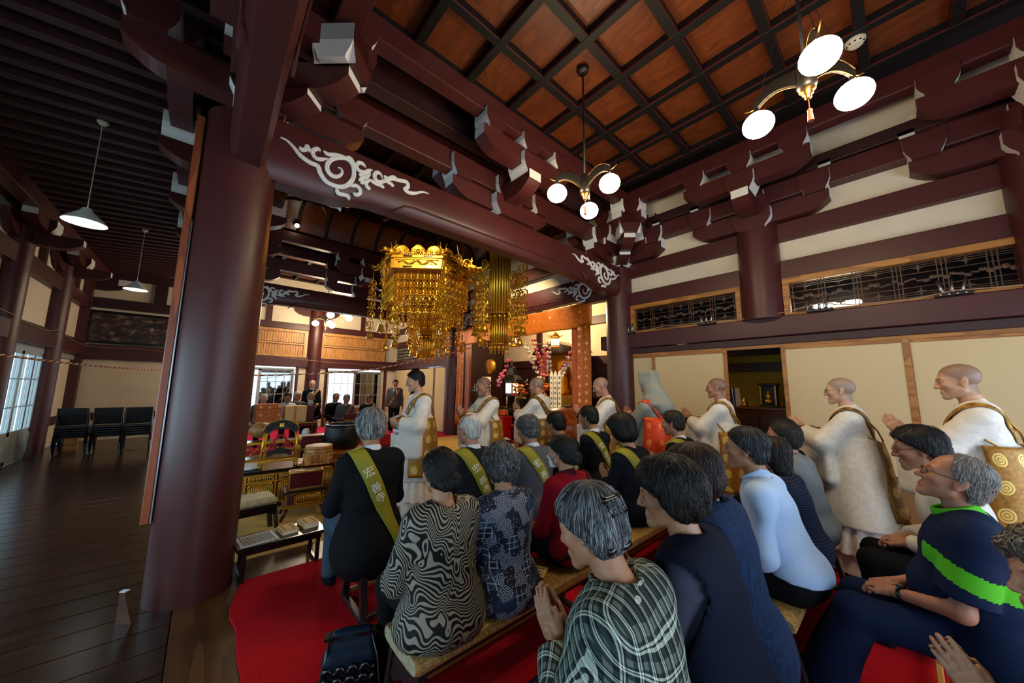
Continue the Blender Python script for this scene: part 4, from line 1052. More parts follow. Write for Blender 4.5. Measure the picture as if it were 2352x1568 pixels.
def skin_color(P, h, R, s, base, shaved=None, lipc=None, browc='2a211c', beard=0.0):
    q = ((P-h) @ R)/s; b = np.array(lin(SKIN_C.get(base, base))[:3]); C = np.tile(b, (len(P), 1))
    x, y, z = np.abs(q[:, 0]), q[:, 1], q[:, 2]; hd = (z > -0.16) & (z < 0.16) & (np.abs(y) < 0.16) & (x < 0.12)
    def blend(w, c, a=1.0):
        w = (np.clip(w, 0, 1)*a*hd)[:, None]; C[:] = C*(1-w)+np.array(c)*w
    blend(1-np.hypot((x-0.042)/0.03, (z+0.02)/0.025), b*np.array([1.15, 0.85, 0.8]), 0.5*1)
    blend(np.clip(1.6-2*np.hypot(x/0.085, (y+0.012)/0.03), 0, 1)*(x > 0.068), b*np.array([1.1, 0.8, 0.75]), 0.6)
    blend(1.5-1.5*np.hypot(x/0.021, (z+0.065)/0.010)*(y > 0.06)-9*(y <= 0.06), np.array(lin('7c4038')[:3]), 0.75)
    blend(1.6-1.5*np.hypot(x/0.019, (z+0.0652)/0.0026)-9*(y <= 0.06), np.array(lin('3a1c18')[:3]), 0.8)
    blend(1.7-1.5*np.hypot((x-0.031)/0.0155, (z-0.003)/0.0062)-9*(y <= 0.05), np.array(lin('15100e')[:3]), 0.95)
    blend(1.7-1.6*np.hypot((x-0.032)/0.021, (z-0.028+2.2*(x-0.032)**2*8)/0.006)-9*(y <= 0.04), np.array(lin(browc)[:3]), 0.85)
    blend(1.5-1.5*np.hypot((x-0.008)/0.004, (z+0.036)/0.004)-9*(y <= 0.085), np.array(lin('2a1510')[:3]), 0.8)
    if beard: blend(1.6-1.3*np.hypot(x/0.05, (z+0.085)/0.04)-6*(y < 0.0), np.array(lin('4a4644')[:3]), beard)
    if shaved:
        hl = np.interp(z, [-0.08, -0.03, 0.0, 0.03, 0.06, 0.085], [-0.05, -0.035, 0.0, 0.028, 0.062, 0.075])
        w = np.clip((hl-y)/0.02+0.5, 0, 1)*(z > -0.09)*(x < 0.079); blend(w, np.array(lin(shaved)[:3]), 0.62)
    return C
def hand_prims(wr, f, n, s=1.0, side=1, curl=0.15, spread=0.12, thumb=0.5):
    # wr wrist, f finger direction, n palm normal, side +1: thumb on +cross(f,n)
    f = unit(f); n = unit(n-f*(n @ f)); u = np.cross(f, n)*side; P = []
    T = lambda a, b, c: wr+(f*a+u*b+n*c)*s
    P += [Rc(T(0, 0, 0), T(0.035, 0, 0), 0.023*s, 0.027*s), Bx(T(0.052, 0.0, 0), V3(0.042, 0.038, 0.0135)*s, 0.012*s, np.stack([f, u, n], 1)),
          Rc(T(0.02, 0.025, 0.006), T(0.055, 0.034, 0.008), 0.015*s, 0.013*s)]
    for b, L, r in ((0.029, 0.070, 0.0088), (0.010, 0.079, 0.0090), (-0.010, 0.073, 0.0086), (-0.028, 0.056, 0.0078)):
        a0 = 0.088-abs(b)*0.25; k = T(a0, b, 0); sp = b*spread*6
        d1 = unit(f*math.cos(curl)+n*math.sin(curl)+u*sp*0.6); d2 = unit(f*math.cos(curl*2.4)+n*math.sin(curl*2.4)+u*sp*0.6)
        m = k+d1*L*0.5*s; P += [Rc(k, m, r*s, r*0.95*s), Rc(m, m+d2*L*0.5*s, r*0.95*s, r*0.8*s)]
    k = T(0.022, 0.030, 0.008); m = T(0.054, 0.030+0.030*thumb, 0.014); e = T(0.084, 0.030+0.036*thumb, 0.010)
    P += [Rc(k, m, 0.0125*s, 0.0105*s), Rc(m, e, 0.0105*s, 0.008*s)]
    return P
def ik(a, b, l1, l2, pole):
    d = b-a; L = np.linalg.norm(d); L2 = min(L, (l1+l2)*0.999); d = d/L; b = a+d*L2
    x = (l1*l1-l2*l2+L2*L2)/(2*L2); hgt = math.sqrt(max(l1*l1-x*x, 0)); p = pole-d*(pole @ d); p = unit(p)
    return a+d*x+p*hgt, b
class Fig: pass
def skeleton(pose='sit', seat=0.43, s=1.0, lean=0.12, hyaw=0.0, hpitch=0.0, hroll=0.0, hands='lap', shw=0.165, feet=None, slump=0.0, knees=0.42, htilt=0):
    k = Fig(); k.s = s; k.pose = pose
    k.P = V3(0, 0, seat+0.10) if pose == 'sit' else V3(0, 0, 0.88*s)
    Rl = rotm(-lean, 0, 0); k.Rl = Rl
    k.chest = k.P+Rl @ V3(0, 0.0, 0.27)*s; k.neck = k.P+Rl @ V3(0, -0.01-slump*0.3, 0.50-slump*0.3)*s
    k.hyaw = hyaw; k.Rh = rotm(0, 0, hyaw) @ rotm(hpitch, 0, 0) @ rotm(0, hroll, 0)
    k.head = k.neck+Rl @ V3(0, 0.018+slump*0.35, 0.075)*s+k.Rh @ V3(0, 0.012, 0.10)*s
    k.sh = [k.neck+Rl @ V3(i*shw, -0.005, -0.065)*s for i in (-1, 1)]
    k.hands = hands; k.wr = []; k.hf = []; k.hn = []; k.curl = 0.12
    for i, sg in enumerate((-1, 1)):
        if hands == 'pray':
            w = k.neck+Rl @ V3(sg*0.030, 0.27+0.09*(pose != 'sit'), -0.26+0.06*(pose != 'sit'))*s; f = unit(V3(-sg*0.03, 0.5, 0.86)); n = V3(-sg, 0, 0)
        elif hands == 'prayhigh':
            w = k.neck+Rl @ V3(sg*0.028, 0.27, -0.17)*s; f = unit(V3(-sg*0.03, 0.55, 0.83)); n = V3(-sg, 0, 0)
        elif hands == 'hold':
            w = k.neck+Rl @ V3(sg*0.07, 0.27, -0.30)*s; f = unit(V3(-sg*0.75, 0.5, 0.0)); n = unit(V3(-sg*0.3, -0.6, 0.7)); k.curl = 0.7
        elif hands == 'down':
            w = k.neck+Rl @ V3(sg*0.25, 0.05, -0.60)*s; f = V3(0, 0.12, -1); n = V3(-sg, 0, 0); k.curl = 0.35
        else:
            w = k.P+V3(sg*0.07, 0.27, 0.10)*s; f = unit(V3(-sg*0.65, 0.75, -0.15)); n = V3(0, 0, -1); k.curl = 0.3
        k.wr.append(w); k.hf.append(f); k.hn.append(n)
    k.el = []
    for i, sg in enumerate((-1, 1)):
        pole = V3(sg*0.75, -0.55, -0.55) if hands != 'down' else V3(sg*0.5, -0.8, 0)
        e, w = ik(k.sh[i], k.wr[i], 0.285*s, 0.25*s, pole); k.el.append(e); k.wr[i] = w
    k.hip = [k.P+V3(sg*0.09, 0.0, -0.02)*s for sg in (-1, 1)]
    if pose == 'sit':
        k.knee = [k.P+V3(sg*0.115, knees, -0.055+0.02)*s for sg in (-1, 1)]; k.ank = [V3(k.knee[i][0], knees*s+0.0+(0 if feet is None else feet), 0.075) for i in (0, 1)]
    else:
        st = feet or 0.0
        k.knee = [V3(sg*0.09, 0.03+sg*st*0.6, 0.47*s) for sg in (-1, 1)]; k.ank = [V3(sg*0.09, -0.02+sg*st, 0.08) for sg in (-1, 1)]
    return k
def body_field(k, face=None, legs=True, handscale=1.0):
    s = k.s; fk = face or {}
    nb = k.neck+k.Rl @ V3(0, -0.005, -0.02)*s; hb = k.head+k.Rh @ V3(0, -0.02, -0.045)*s
    core = [Rc(nb, hb, 0.058*s, 0.054*s), Rc(k.P, k.chest, 0.07*s, 0.08*s), Rc(k.chest, nb, 0.08*s, 0.06*s), Rc(k.sh[0], k.sh[1], 0.045*s)]
    for i in (0, 1):
        core += [Rc(k.sh[i], k.el[i], 0.042*s, 0.036*s), Rc(k.el[i], k.wr[i], 0.036*s, 0.0245*s)]
        if legs: core += [Rc(k.P, k.hip[i], 0.06*s), Rc(k.hip[i], k.knee[i], 0.058*s, 0.05*s), Rc(k.knee[i], k.ank[i], 0.045*s, 0.036*s),
                          Rc(k.ank[i]+V3(0, -0.02, -0.03), k.ank[i]+V3(0, 0.13, -0.045), 0.038*s, 0.03*s)]
    gs = [Grp(core, 0.03*s), head_prims(k.head, k.Rh, s*1.03, **fk)]
    for i, sg in enumerate((-1, 1)):
        gs.append(Grp(hand_prims(k.wr[i], k.hf[i], k.hn[i], s*handscale, thumb_side(k, i), k.curl, 0.03 if 'pray' in k.hands else 0.12, 0.35 if 'pray' in k.hands else 0.7), 0.006*s))
    return Grp(gs, 0.012*s)
def thumb_side(k, i):
    f = unit(k.hf[i]); n = unit(k.hn[i]-f*(k.hn[i] @ f)); u = np.cross(f, n)
    want = V3(0, -1, 0.2) if 'pray' in k.hands else (V3(0, 1, 0) if k.hands == 'down' else (V3(0, 0.2, 1) if k.hands == 'hold' else V3(-(1 if i else -1)*0.5, 0.8, 0)))
    return 1 if u @ want > 0 else -1
def torso_prims(k, g=0.0, wide=1.0, belly=0.0):
    s = k.s; R = k.Rl
    return [El(k.P+V3(0, -0.01, 0.02), V3((0.175+g)*wide, 0.135+g, 0.15)*s, None), El(k.P+R @ V3(0, belly*0.4, 0.17)*s, V3((0.150+g)*wide, 0.112+g+belly, 0.17)*s, R),
            El(k.chest+R @ V3(0, -0.005, 0.06)*s, V3((0.165+g)*wide, 0.112+g, 0.19)*s, R), Rc(k.sh[0]+R @ V3(0.02, 0, 0)*s, k.sh[1]+R @ V3(-0.02, 0, 0)*s, (0.060+g)*s),
            Rc(k.neck+R @ V3(-0.05, -0.01, -0.035)*s, k.neck+R @ V3(0.05, -0.01, -0.035)*s, (0.045+g)*s)]
def sleeve(k, i, r0, r1, e=0.0, cut=0.03):
    a = unit(k.wr[i]-k.el[i]); w = k.wr[i]-a*cut
    return [Rc(k.sh[i], k.el[i], r0, (r0+r1)/2), Rc(k.el[i], w, (r0+r1)/2, r1)]
def plane(pt, n): n = unit(n); return lambda p: (p-pt) @ n
def hair_field(k, style, s=None):
    s = (s or k.s)*1.03; h, R = k.head, k.Rh
    T = lambda x, y, z: h+R @ (V3(x, y, z)*s)
    loc = lambda p: ((p-h) @ R)/s
    def mk(g, xs, ys, bottom, crown=None, extra=(), vol=1.0, earcut=True):
        cap = Grp([El(T(0, -0.014, 0.038), V3(0.075+g, 0.096+g, 0.083+g*vol)*s, R), El(T(0, -0.03, -0.03), V3(0.066+g, 0.070+g, 0.06)*s, R)]+list(extra), 0.03*s)
        def cut(p):
            q = loc(p); d = (q[:, 1]-np.interp(q[:, 2], xs, ys))*0.75
            d = np.maximum(d, bottom-q[:, 2])
            if crown is not None: d = np.maximum(d, crown[3]-np.linalg.norm(q-np.array(crown[:3]), axis=1))
            return d*s
        return Cut(cap, cut)
    if style == 'short': return mk(0.012, [-0.08, -0.03, -0.002, 0.03, 0.06, 0.09, 0.12], [-0.055, -0.04, -0.012, 0.028, 0.060, 0.080, 0.10], -0.075)
    if style == 'full': return mk(0.022, [-0.08, -0.03, -0.002, 0.03, 0.06, 0.09, 0.12], [-0.05, -0.035, -0.005, 0.034, 0.066, 0.09, 0.12], -0.085)
    if style == 'bald': return mk(0.009, [-0.08, -0.03, 0.0, 0.03, 0.06, 0.09], [-0.055, -0.04, -0.012, 0.02, 0.01, -0.02], -0.075, (0, 0.005, 0.145, 0.078))
    if style == 'thin': return mk(0.008, [-0.08, -0.03, 0.0, 0.03, 0.06, 0.09, 0.12], [-0.055, -0.04, -0.012, 0.024, 0.035, 0.035, 0.03], -0.07)
    if style == 'bob': return mk(0.034, [-0.14, -0.08, -0.03, 0.0, 0.04, 0.08, 0.12], [0.0, 0.02, 0.038, 0.045, 0.06, 0.10, 0.13], -0.115, None, [El(T(0, -0.045, -0.06), V3(0.095, 0.075, 0.06)*s, R)], 0.75)
    if style == 'perm': return mk(0.034, [-0.10, -0.05, -0.01, 0.03, 0.07, 0.12], [-0.03, -0.015, 0.02, 0.05, 0.095, 0.14], -0.085, None, [El(T(0, -0.05, 0.03), V3(0.095, 0.085, 0.09)*s, R)], 1.0)
    if style == 'bun': return mk(0.013, [-0.09, -0.04, -0.002, 0.03, 0.06, 0.09, 0.12], [-0.045, -0.03, 0.0, 0.034, 0.066, 0.088, 0.10], -0.082, None, [El(T(0, -0.112, -0.055), V3(0.052, 0.040, 0.042)*s, R), El(T(0.018, -0.125, -0.035), V3(0.03, 0.022, 0.022)*s, R)])
    if style == 'long': return mk(0.024, [-0.2, -0.08, -0.03, 0.0, 0.04, 0.08, 0.12], [-0.04, 0.0, 0.02, 0.035, 0.055, 0.085, 0.12], -0.165, None, [El(T(0, -0.06, -0.10), V3(0.085, 0.055, 0.085)*s, R)], 0.8)
def strand_mesh(k, f, cols, n=900, seed=0, length=0.11, wd=0.0016, curl=0.0, lift=0.004, flow='down'):
    # fine locks lying on the hair surface, following it from the crown
    r = np.random.RandomState(seed); h, R = k.head, k.Rh; s = k.s
    d = r.randn(n*2, 3); d[:, 2] = d[:, 2]*0.9+0.25; d[:, 1] -= 0.35; d /= np.linalg.norm(d, axis=1)[:, None]
    p = h+(d*0.24*s) @ R.T; dirn = (h-p); dirn /= np.linalg.norm(dirn, axis=1)[:, None]
    p = march(f, p, dirn, 0.0, 30); ok = np.abs(f(p)) < 0.004; p = p[ok][:n]; n = len(p)
    crown = h+R @ V3(0, -0.035, 0.125)*s; K = 6; path = [p]; q = p
    for i in range(K-1):
        g = grad(f, q); t = (q-crown); t = t/(np.linalg.norm(t, axis=1)[:, None]+1e-6)*0.8+np.array([0, 0, -0.75])
        if flow == 'back': t = t*0.25+(R @ V3(0, -0.9, -0.55))
        t = t+r.randn(n, 3)*(0.12+curl); t -= g*(t*g).sum(1)[:, None]; t /= np.linalg.norm(t, axis=1)[:, None]+1e-6
        q = q+t*(length/K)*s*(0.6+0.8*r.rand(n, 1)); g = grad(f, q); q = q-g*(np.clip(f(q), -0.02, 0.02)-lift*(0.2+1.6*r.rand(n)**2))[:, None]; path.append(q)
    Pth = np.stack(path, 1); T = np.gradient(Pth, axis=1); T /= np.linalg.norm(T, axis=2)[:, :, None]+1e-9
    G = np.stack([grad(f, Pth[:, i]) for i in range(K)], 1); U = np.cross(T, G); U /= np.linalg.norm(U, axis=2)[:, :, None]+1e-9
    w = wd*np.array([0.5, 1, 1, 1, 0.8, 0.2])[None, :, None]*(0.6+0.9*r.rand(n, 1, 1))
    ring = np.stack([Pth-U*w, Pth+G*w*0.8, Pth+U*w], 2)   # n,K,3,3
    Vv = ring.reshape(-1, 3); base = (np.arange(n)*K*3)[:, None, None]+(np.arange(K-1)*3)[None, :, None]
    F = np.concatenate([np.stack([base+a, base+a+1, base+a+4, base+a+3], -1).reshape(-1, 4) for a in (0, 1)])
    ci = r.randint(0, len(cols), n); C = np.array([lin(c)[:3] for c in cols])[ci]*(0.7+0.6*r.rand(n, 1)); C = np.repeat(C, K*3, 0)
    return Vv, F, C
def ribbon(f, pts, half, nrm_ref, off=0.006, thick=0.003, side=None):
    # band laid on a surface: pts centre line (already on it), half width vectors per point
    n = len(pts); rows = []
    for a in (-1, -0.33, 0.33, 1):
        q = pts+half*a
        if f is not None:
            g = grad(f, q); q = q-g*np.clip(f(q)-off, -0.04, 0.04)[:, None]; g = grad(f, q); q = q-g*np.clip(f(q)-off, -0.02, 0.02)[:, None]
        rows.append(q)
    rows = np.stack(rows, 1)
    return rows
def grid_obj(name, rows, mat, parent, uvs=(1, 1), thick=0.004, uvoff=(0, 0)):
    n, m = rows.shape[:2]; me_v = rows.reshape(-1, 3)
    F = np.array([(i*m+j, i*m+j+1, (i+1)*m+j+1, (i+1)*m+j) for i in range(n-1) for j in range(m-1)])
    uv = np.array([(j/(m-1)*uvs[0]+uvoff[0], i/(n-1)*uvs[1]+uvoff[1]) for i in range(n) for j in range(m)])
    o = mesh_obj(name, me_v, F, mat, parent, uv=uv)
    md = o.modifiers.new('thickness', 'SOLIDIFY'); md.thickness = thick; md.offset = 0
    return o
def sash_loop(k, f, c, left=True, a=0.75, w=0.034, off=0.007, n=48, r=0.34):
    # loop from one shoulder to the opposite hip around the torso
    sg = -1 if left else 1; R = k.Rl
    u = R @ unit(V3(sg*math.sin(a), 0, math.cos(a))); y = R @ V3(0, 1, 0); wv = np.cross(u, y)
    t = np.linspace(0, 2*PI, n+1); d = np.cos(t)[:, None]*u*1.25+np.sin(t)[:, None]*y; d /= np.linalg.norm(d, axis=1)[:, None]
    p = c+d*r*1.35; p = march(f, p, -d, off, 60)
    return ribbon(f, p, np.tile(wv*w, (n+1, 1)), None, off)
# ---------------------------------------------------------------- assembling a figure
def place(root, k, head, yaw, dz=0.0):
    c, s = math.cos(yaw), math.sin(yaw); hx, hy = k.head[0], k.head[1]
    root.location = (head[0]-(c*hx-s*hy), head[1]-(s*hx+c*hy), dz); root.rotation_euler = (0, 0, yaw)
def add_glasses(k, root, col='black', rim=0.0012):
    s = k.s*1.03; T = lambda x, y, z: k.head+k.Rh @ (V3(x, y, z)*s); g = MB()
    for i in (-1, 1):
        g.tube([T(i*0.032+0.021*math.cos(a), 0.100-0.012*abs(math.cos(a))*(1 if i*math.cos(a) > 0 else 0), 0.002+0.016*math.sin(a)) for a in np.linspace(0, 2*PI, 17)[:-1]], rim*s, 5, True)
        g.tube([T(i*0.053, 0.094, 0.006), T(i*0.070, 0.080, 0.010), T(i*0.081, 0.0, 0.012), T(i*0.080, -0.018, -0.006)], rim*s, 5)
    g.tube([T(-0.011, 0.103, 0.006), T(0, 0.106, 0.009), T(0.011, 0.103, 0.006)], rim*s, 5)
    o = g.build('spectacles', MT[col], root, True); return o
def add_mask(k, root):
    s = k.s*1.03; f = head_prims(k.head, k.Rh, s); R = k.Rh; rows = []
    for i in range(9):
        z = -0.022-0.082*i/8; row = []
        for j in range(9):
            a = (j-4)/4*0.85; p = k.head+R @ (V3(math.sin(a)*0.2, math.cos(a)*0.22, z)*s); row.append(p)
        rows.append(row)
    P = np.array(rows).reshape(-1, 3); c = k.head+R @ (V3(0, -0.01, 0)*s); ax = R @ V3(0, 0, 1)
    d = c-P; d -= np.outer(d @ ax, ax); d /= np.linalg.norm(d, axis=1)[:, None]
    Q = march(f, P, d, 0.007, 50); Q = P+d*np.minimum(np.linalg.norm(Q-P, axis=1), 0.17*s)[:, None]; Q = Q.reshape(9, 9, 3)
    o = grid_obj('face_mask', Q, MT['maskw'], root, thick=0.003)
    g = MB()
    for i in (-1, 1):
        for z in (-0.03, -0.095):
            e = Q[1 if z > -0.05 else 7, 0 if i < 0 else 8]; g.tube([e, (e+k.head+R @ (V3(i*0.083, -0.01, 0.0)*s))/2+R @ (V3(i*0.008, 0, 0)*s), k.head+R @ (V3(i*0.084, -0.012, 0.02 if z > -0.05 else -0.02)*s)], 0.0018, 5)
    g.build('ear_loop', MT['maskw'], o); return o
MT['maskw'] = plain('white_mask', 'c9cfd2', 0.8, 0, 0.2, 0.03, 40, 0.05)
def add_hair(k, root, style, cols, h=0.007, n=0, length=0.11, noise=0.0, seed=0, wd=0.0016, curl=0.0, flow='down', lift=0.004, white=None):
    f = hair_field(k, style)
    fm = Nz(f, noise, 60.0, seed, (1, 1, 1)) if noise else f
    Vv, F = sdf_mesh(fm, h); c0 = np.array(lin(cols[0])[:3]); r = np.random.RandomState(seed)
    q = (Vv-k.head) @ k.Rh; st = np.sin(np.arctan2(q[:, 0], q[:, 1]+0.03)*38+q[:, 2]*25+r.rand()*6)*0.5+0.5
    c1 = np.array(lin(cols[min(1, len(cols)-1)])[:3]); C = c0*(1-0.5*st[:, None])+c1*0.5*st[:, None]
    if n:
        Vs, Fs, Cs = strand_mesh(k, fm, cols, n, seed, length, wd, curl, lift, flow)
        F = np.concatenate([F, Fs+len(Vv)]); Vv = np.concatenate([Vv, Vs]); C = np.concatenate([C, Cs])
    return mesh_obj('hair', Vv, F, HAIR, root, C)
def add_body(k, root, skin='mid', h=0.007, shaved=None, face=None, legs=False, browc='2a211c', beard=0.0, hs=1.0, name='body', arms=False):
    # one skin field; head and hands are meshed finely, what the clothes hide coarsely
    f = body_field(k, face, legs, hs); s = k.s
    B = [(k.head-V3(0.13, 0.15, 0.20)*s, k.head+V3(0.13, 0.17, 0.15)*s)]; H = []
    for i in (0, 1):
        c = k.wr[i]+k.hf[i]*0.075*s; H.append((c-0.145*s, c+0.145*s))
        if arms: H[-1] = (np.minimum(H[-1][0], k.el[i]-0.1), np.maximum(H[-1][1], k.el[i]+0.1)); H[-1] = (np.minimum(H[-1][0], k.sh[i]+(k.el[i]-k.sh[i])*0.5-0.05), np.maximum(H[-1][1], k.sh[i]+(k.el[i]-k.sh[i])*0.5+0.05))
    if (H[0][1] > H[1][0]).all() and (H[1][1] > H[0][0]).all(): H = [(np.minimum(H[0][0], H[1][0]), np.maximum(H[0][1], H[1][1]))]
    B += H; M = [sdf_mesh(f, h, lo, hi) for lo, hi in B]; Vc, Fc = sdf_mesh(f, 0.02); cc = Vc[Fc].mean(1); ok = np.ones(len(Fc), bool)
    for lo, hi in B: ok &= ~((cc > lo+0.012) & (cc < hi-0.012)).all(1)
    M.append((Vc, Fc[ok])); n = np.cumsum([0]+[len(q[0]) for q in M]); Vv = np.concatenate([q[0] for q in M]); F = np.concatenate([q[1]+a for q, a in zip(M, n)])
    C = skin_color(Vv, k.head, k.Rh, k.s*1.03, skin, shaved, None, browc, beard)
    return mesh_obj(name, Vv, F, SKIN, root, C)
def neck_hole(k, r=0.064, up=0.05, fwd=0.015):
    c = k.neck+k.Rl @ V3(0, fwd, up)*k.s; return lambda p: r*k.s-np.linalg.norm(p-c, axis=1)
def add_top(k, root, mat, g=0.02, h=0.012, r0=0.062, r1=0.045, hem=-0.02, wide=1.0, belly=0.0, cut=0.03, fold=0.005, seed=0, name='jacket', skirt=None, short=None, hole=(0.064, 0.05, 0.015), kk=0.035, extra=()):
    s = k.s; P = torso_prims(k, g, wide, belly)
    if skirt: P.append(El(k.P+V3(0, -0.01, skirt[0]), skirt[1]))
    parts = [Grp(P+list(extra), kk*s)]
    for i in (0, 1):
        sl = sleeve(k, i, r0*s, r1*s, 0, cut*s)
        if short: 
            a = k.sh[i]+(k.el[i]-k.sh[i])*short; sl = [Rc(k.sh[i], a, r0*s, r0*1.02*s)]
        G = Grp(sl, 0.02)
        if short:
            n = unit(k.el[i]-k.sh[i]); G = Cut(G, plane(a, n))
        else:
            n = unit(k.wr[i]-k.el[i]); G = Cut(G, plane(k.wr[i]-n*cut*s, n))
        parts.append(G)
    body = Grp(parts, 0.014*s); k.top = body
    f = Nz(body, fold*s, 13.0, seed); f = Cut(f, neck_hole(k, *hole), plane(k.P+V3(0, 0, hem), (0, 0.12, -1)))
    k.topf = f
    Vv, F = sdf_mesh(f, h); return mesh_obj(name, Vv, F, mat, root)
def add_collar(k, root, mat, r=0.068, hgt=0.05, up=0.0, th=0.007, name='collar', h=0.006, tilt=0.25):
    s = k.s; a = k.neck+k.Rl @ V3(0, 0.004, -0.01+up)*s; ax = k.Rl @ unit(V3(0, tilt, 1)); b = a+ax*hgt*s
    def f(p):
        q = p-a; t = q @ ax; d = np.linalg.norm(q-np.outer(t, ax), axis=1); rr = (r+0.012*(1-t/(hgt*s)))*s
        return np.maximum(np.abs(d-rr)-th*s, np.maximum(-t, t-hgt*s))
    class G:
        def __call__(s_, p): return f(p)
        def bb(s_): return a-0.13, a+0.13
    Vv, F = sdf_mesh(G(), h); return mesh_obj(name, Vv, F, mat, root)
def add_legs(k, root, mat, h=0.019, r=(0.092, 0.070, 0.056), name='trousers', seed=1, flare=0.0, crop=0.0):
    s = k.s; P = [El(k.P+V3(0, -0.01, 0.0), V3(0.175, 0.14, 0.115)*s)]
    for i in (0, 1):
        P += [Rc(k.hip[i], k.knee[i], r[0]*s, r[1]*s), Rc(k.knee[i], k.ank[i]+V3(0, -0.01, 0.02+crop), r[1]*s*0.98, (r[2]+flare)*s)]
    f = Nz(Grp(P, 0.03), 0.004, 12.0, seed); f = Cut(f, plane(k.ank[0]+V3(0, 0, 0.0+crop), (0, 0, -1))) if k.pose == 'sit' else f
    Vv, F = sdf_mesh(f, h); return mesh_obj(name, Vv, F, mat, root)
def add_feet(k, root, mat, name='sock', h=0.013):
    for i in (0, 1):
        a = k.ank[i]; f = Grp([Rc(a+V3(0, -0.02, 0.06), a+V3(0, -0.015, -0.03), 0.042, 0.04), Rc(a+V3(0, -0.03, -0.04), a+V3(0, 0.06, -0.04), 0.034, 0.038), Rc(a+V3(0, 0.06, -0.04), a+V3(0, 0.15, -0.05), 0.038, 0.024)], 0.03)
        f = Cut(f, plane(V3(0, 0, 0.003), (0, 0, -1)))
        Vv, F = sdf_mesh(f, h); mesh_obj(name, Vv, F, mat, root)
def text_on(root, ch, P, up, nrm, size, mat, name='sash_character'):
    c = bpy.data.curves.new(name, 'FONT'); c.body = ch; c.size = size; c.align_x = 'CENTER'; c.align_y = 'CENTER'; c.extrude = 0.0008; c.resolution_u = 3
    c.materials.append(mat); o = bpy.data.objects.new(name, c); COL.objects.link(o)
    nrm = unit(nrm); up = unit(up-nrm*(up @ nrm)); x = np.cross(up, nrm)
    m = Matrix.Identity(4)
    for i in range(3): m[i][0] = x[i]; m[i][1] = up[i]; m[i][2] = nrm[i]; m[i][3] = P[i]
    o.parent = root; o.matrix_local = m; return o
def add_sash(k, root, mat, chars=None, left=True, a=0.72, w=0.036, c=None, off=0.008, size=0.055, t0=0.16):
    c = k.chest+k.Rl @ V3(0, 0, -0.02)*k.s if c is None else c
    rows = sash_loop(k, Cut(k.top, lambda p: p[:, 2]*0-9), c, left, a, w*k.s, off)
    nr = len(rows)
    o = grid_obj('sash', rows, mat, root, (1, 22), 0.003)
    if chars:
        for i, ch in enumerate(chars):
            # the back half of the loop, from the shoulder downwards
            j = int(round(nr*(1-t0-0.068*i))); j = max(1, min(nr-2, j))
            p = (rows[j, 1]+rows[j, 2])/2; tan = rows[j+1].mean(0)-rows[j-1].mean(0); side = rows[j, 3]-rows[j, 0]
            n = unit(np.cross(side, tan)); 
            if n @ (p-c) < 0: n = -n
            up = tan if tan[2] > 0 else -tan
            text_on(o, ch, p+n*0.005, up, n, size*k.s, MT['whitetext'])
    return o
def seated(label, head, yaw=0.0, s=1.0, seat=0.43, lean=0.12, hyaw=0.0, hpitch=0.0, hroll=0.0, hands='lap', skin='mid', hair=('short', ['1a1715', '2c2825'], {}), top=None, legs=None, h=0.0075, th=0.013,
           slump=0.03, sash=None, collar=None, specs=None, mask=False, face=None, cat='person', feet=None, knees=0.42, legs_on=True, browc='2a211c', beard=0.0, hs=1.0, auto=True, feetmat=None, shw=0.165, htilt=0):
    k = skeleton('sit', seat, s, lean, hyaw, hpitch, hroll, hands, shw, feet, slump, knees)
    if auto:
        for _ in range(4):
            s *= 1+(head[2]-k.head[2])/(k.head[2]-seat); k = skeleton('sit', seat, s, lean, hyaw, hpitch, hroll, hands, shw, feet, slump, knees)
        s2 = min(1.12, max(0.88, s))
        if s2 != s:
            s = s2; k = skeleton('sit', seat, s, lean, hyaw, hpitch, hroll, hands, shw, feet, slump, knees)
    root = empty('person', (0, 0, 0), 0, label, cat); place(root, k, head, yaw)
    add_body(k, root, skin, h, None, face, False, browc, beard, hs, 'body', bool((top or {}).get('short')))
    if hair: add_hair(k, root, hair[0], hair[1], **dict(dict(h=h), **hair[2]))
    t = dict(top or {}); mat = t.pop('mat'); add_top(k, root, mat, **dict(dict(h=th), **t))
    if legs_on:
        l = dict(legs or {}); lm = l.pop('mat'); add_legs(k, root, lm, **l); add_feet(k, root, feetmat or lm)
    if collar: add_collar(k, root, **collar)
    if sash: add_sash(k, root, **sash)
    if specs: add_glasses(k, root, specs)
    if mask: add_mask(k, root)
    k.root = root; return k
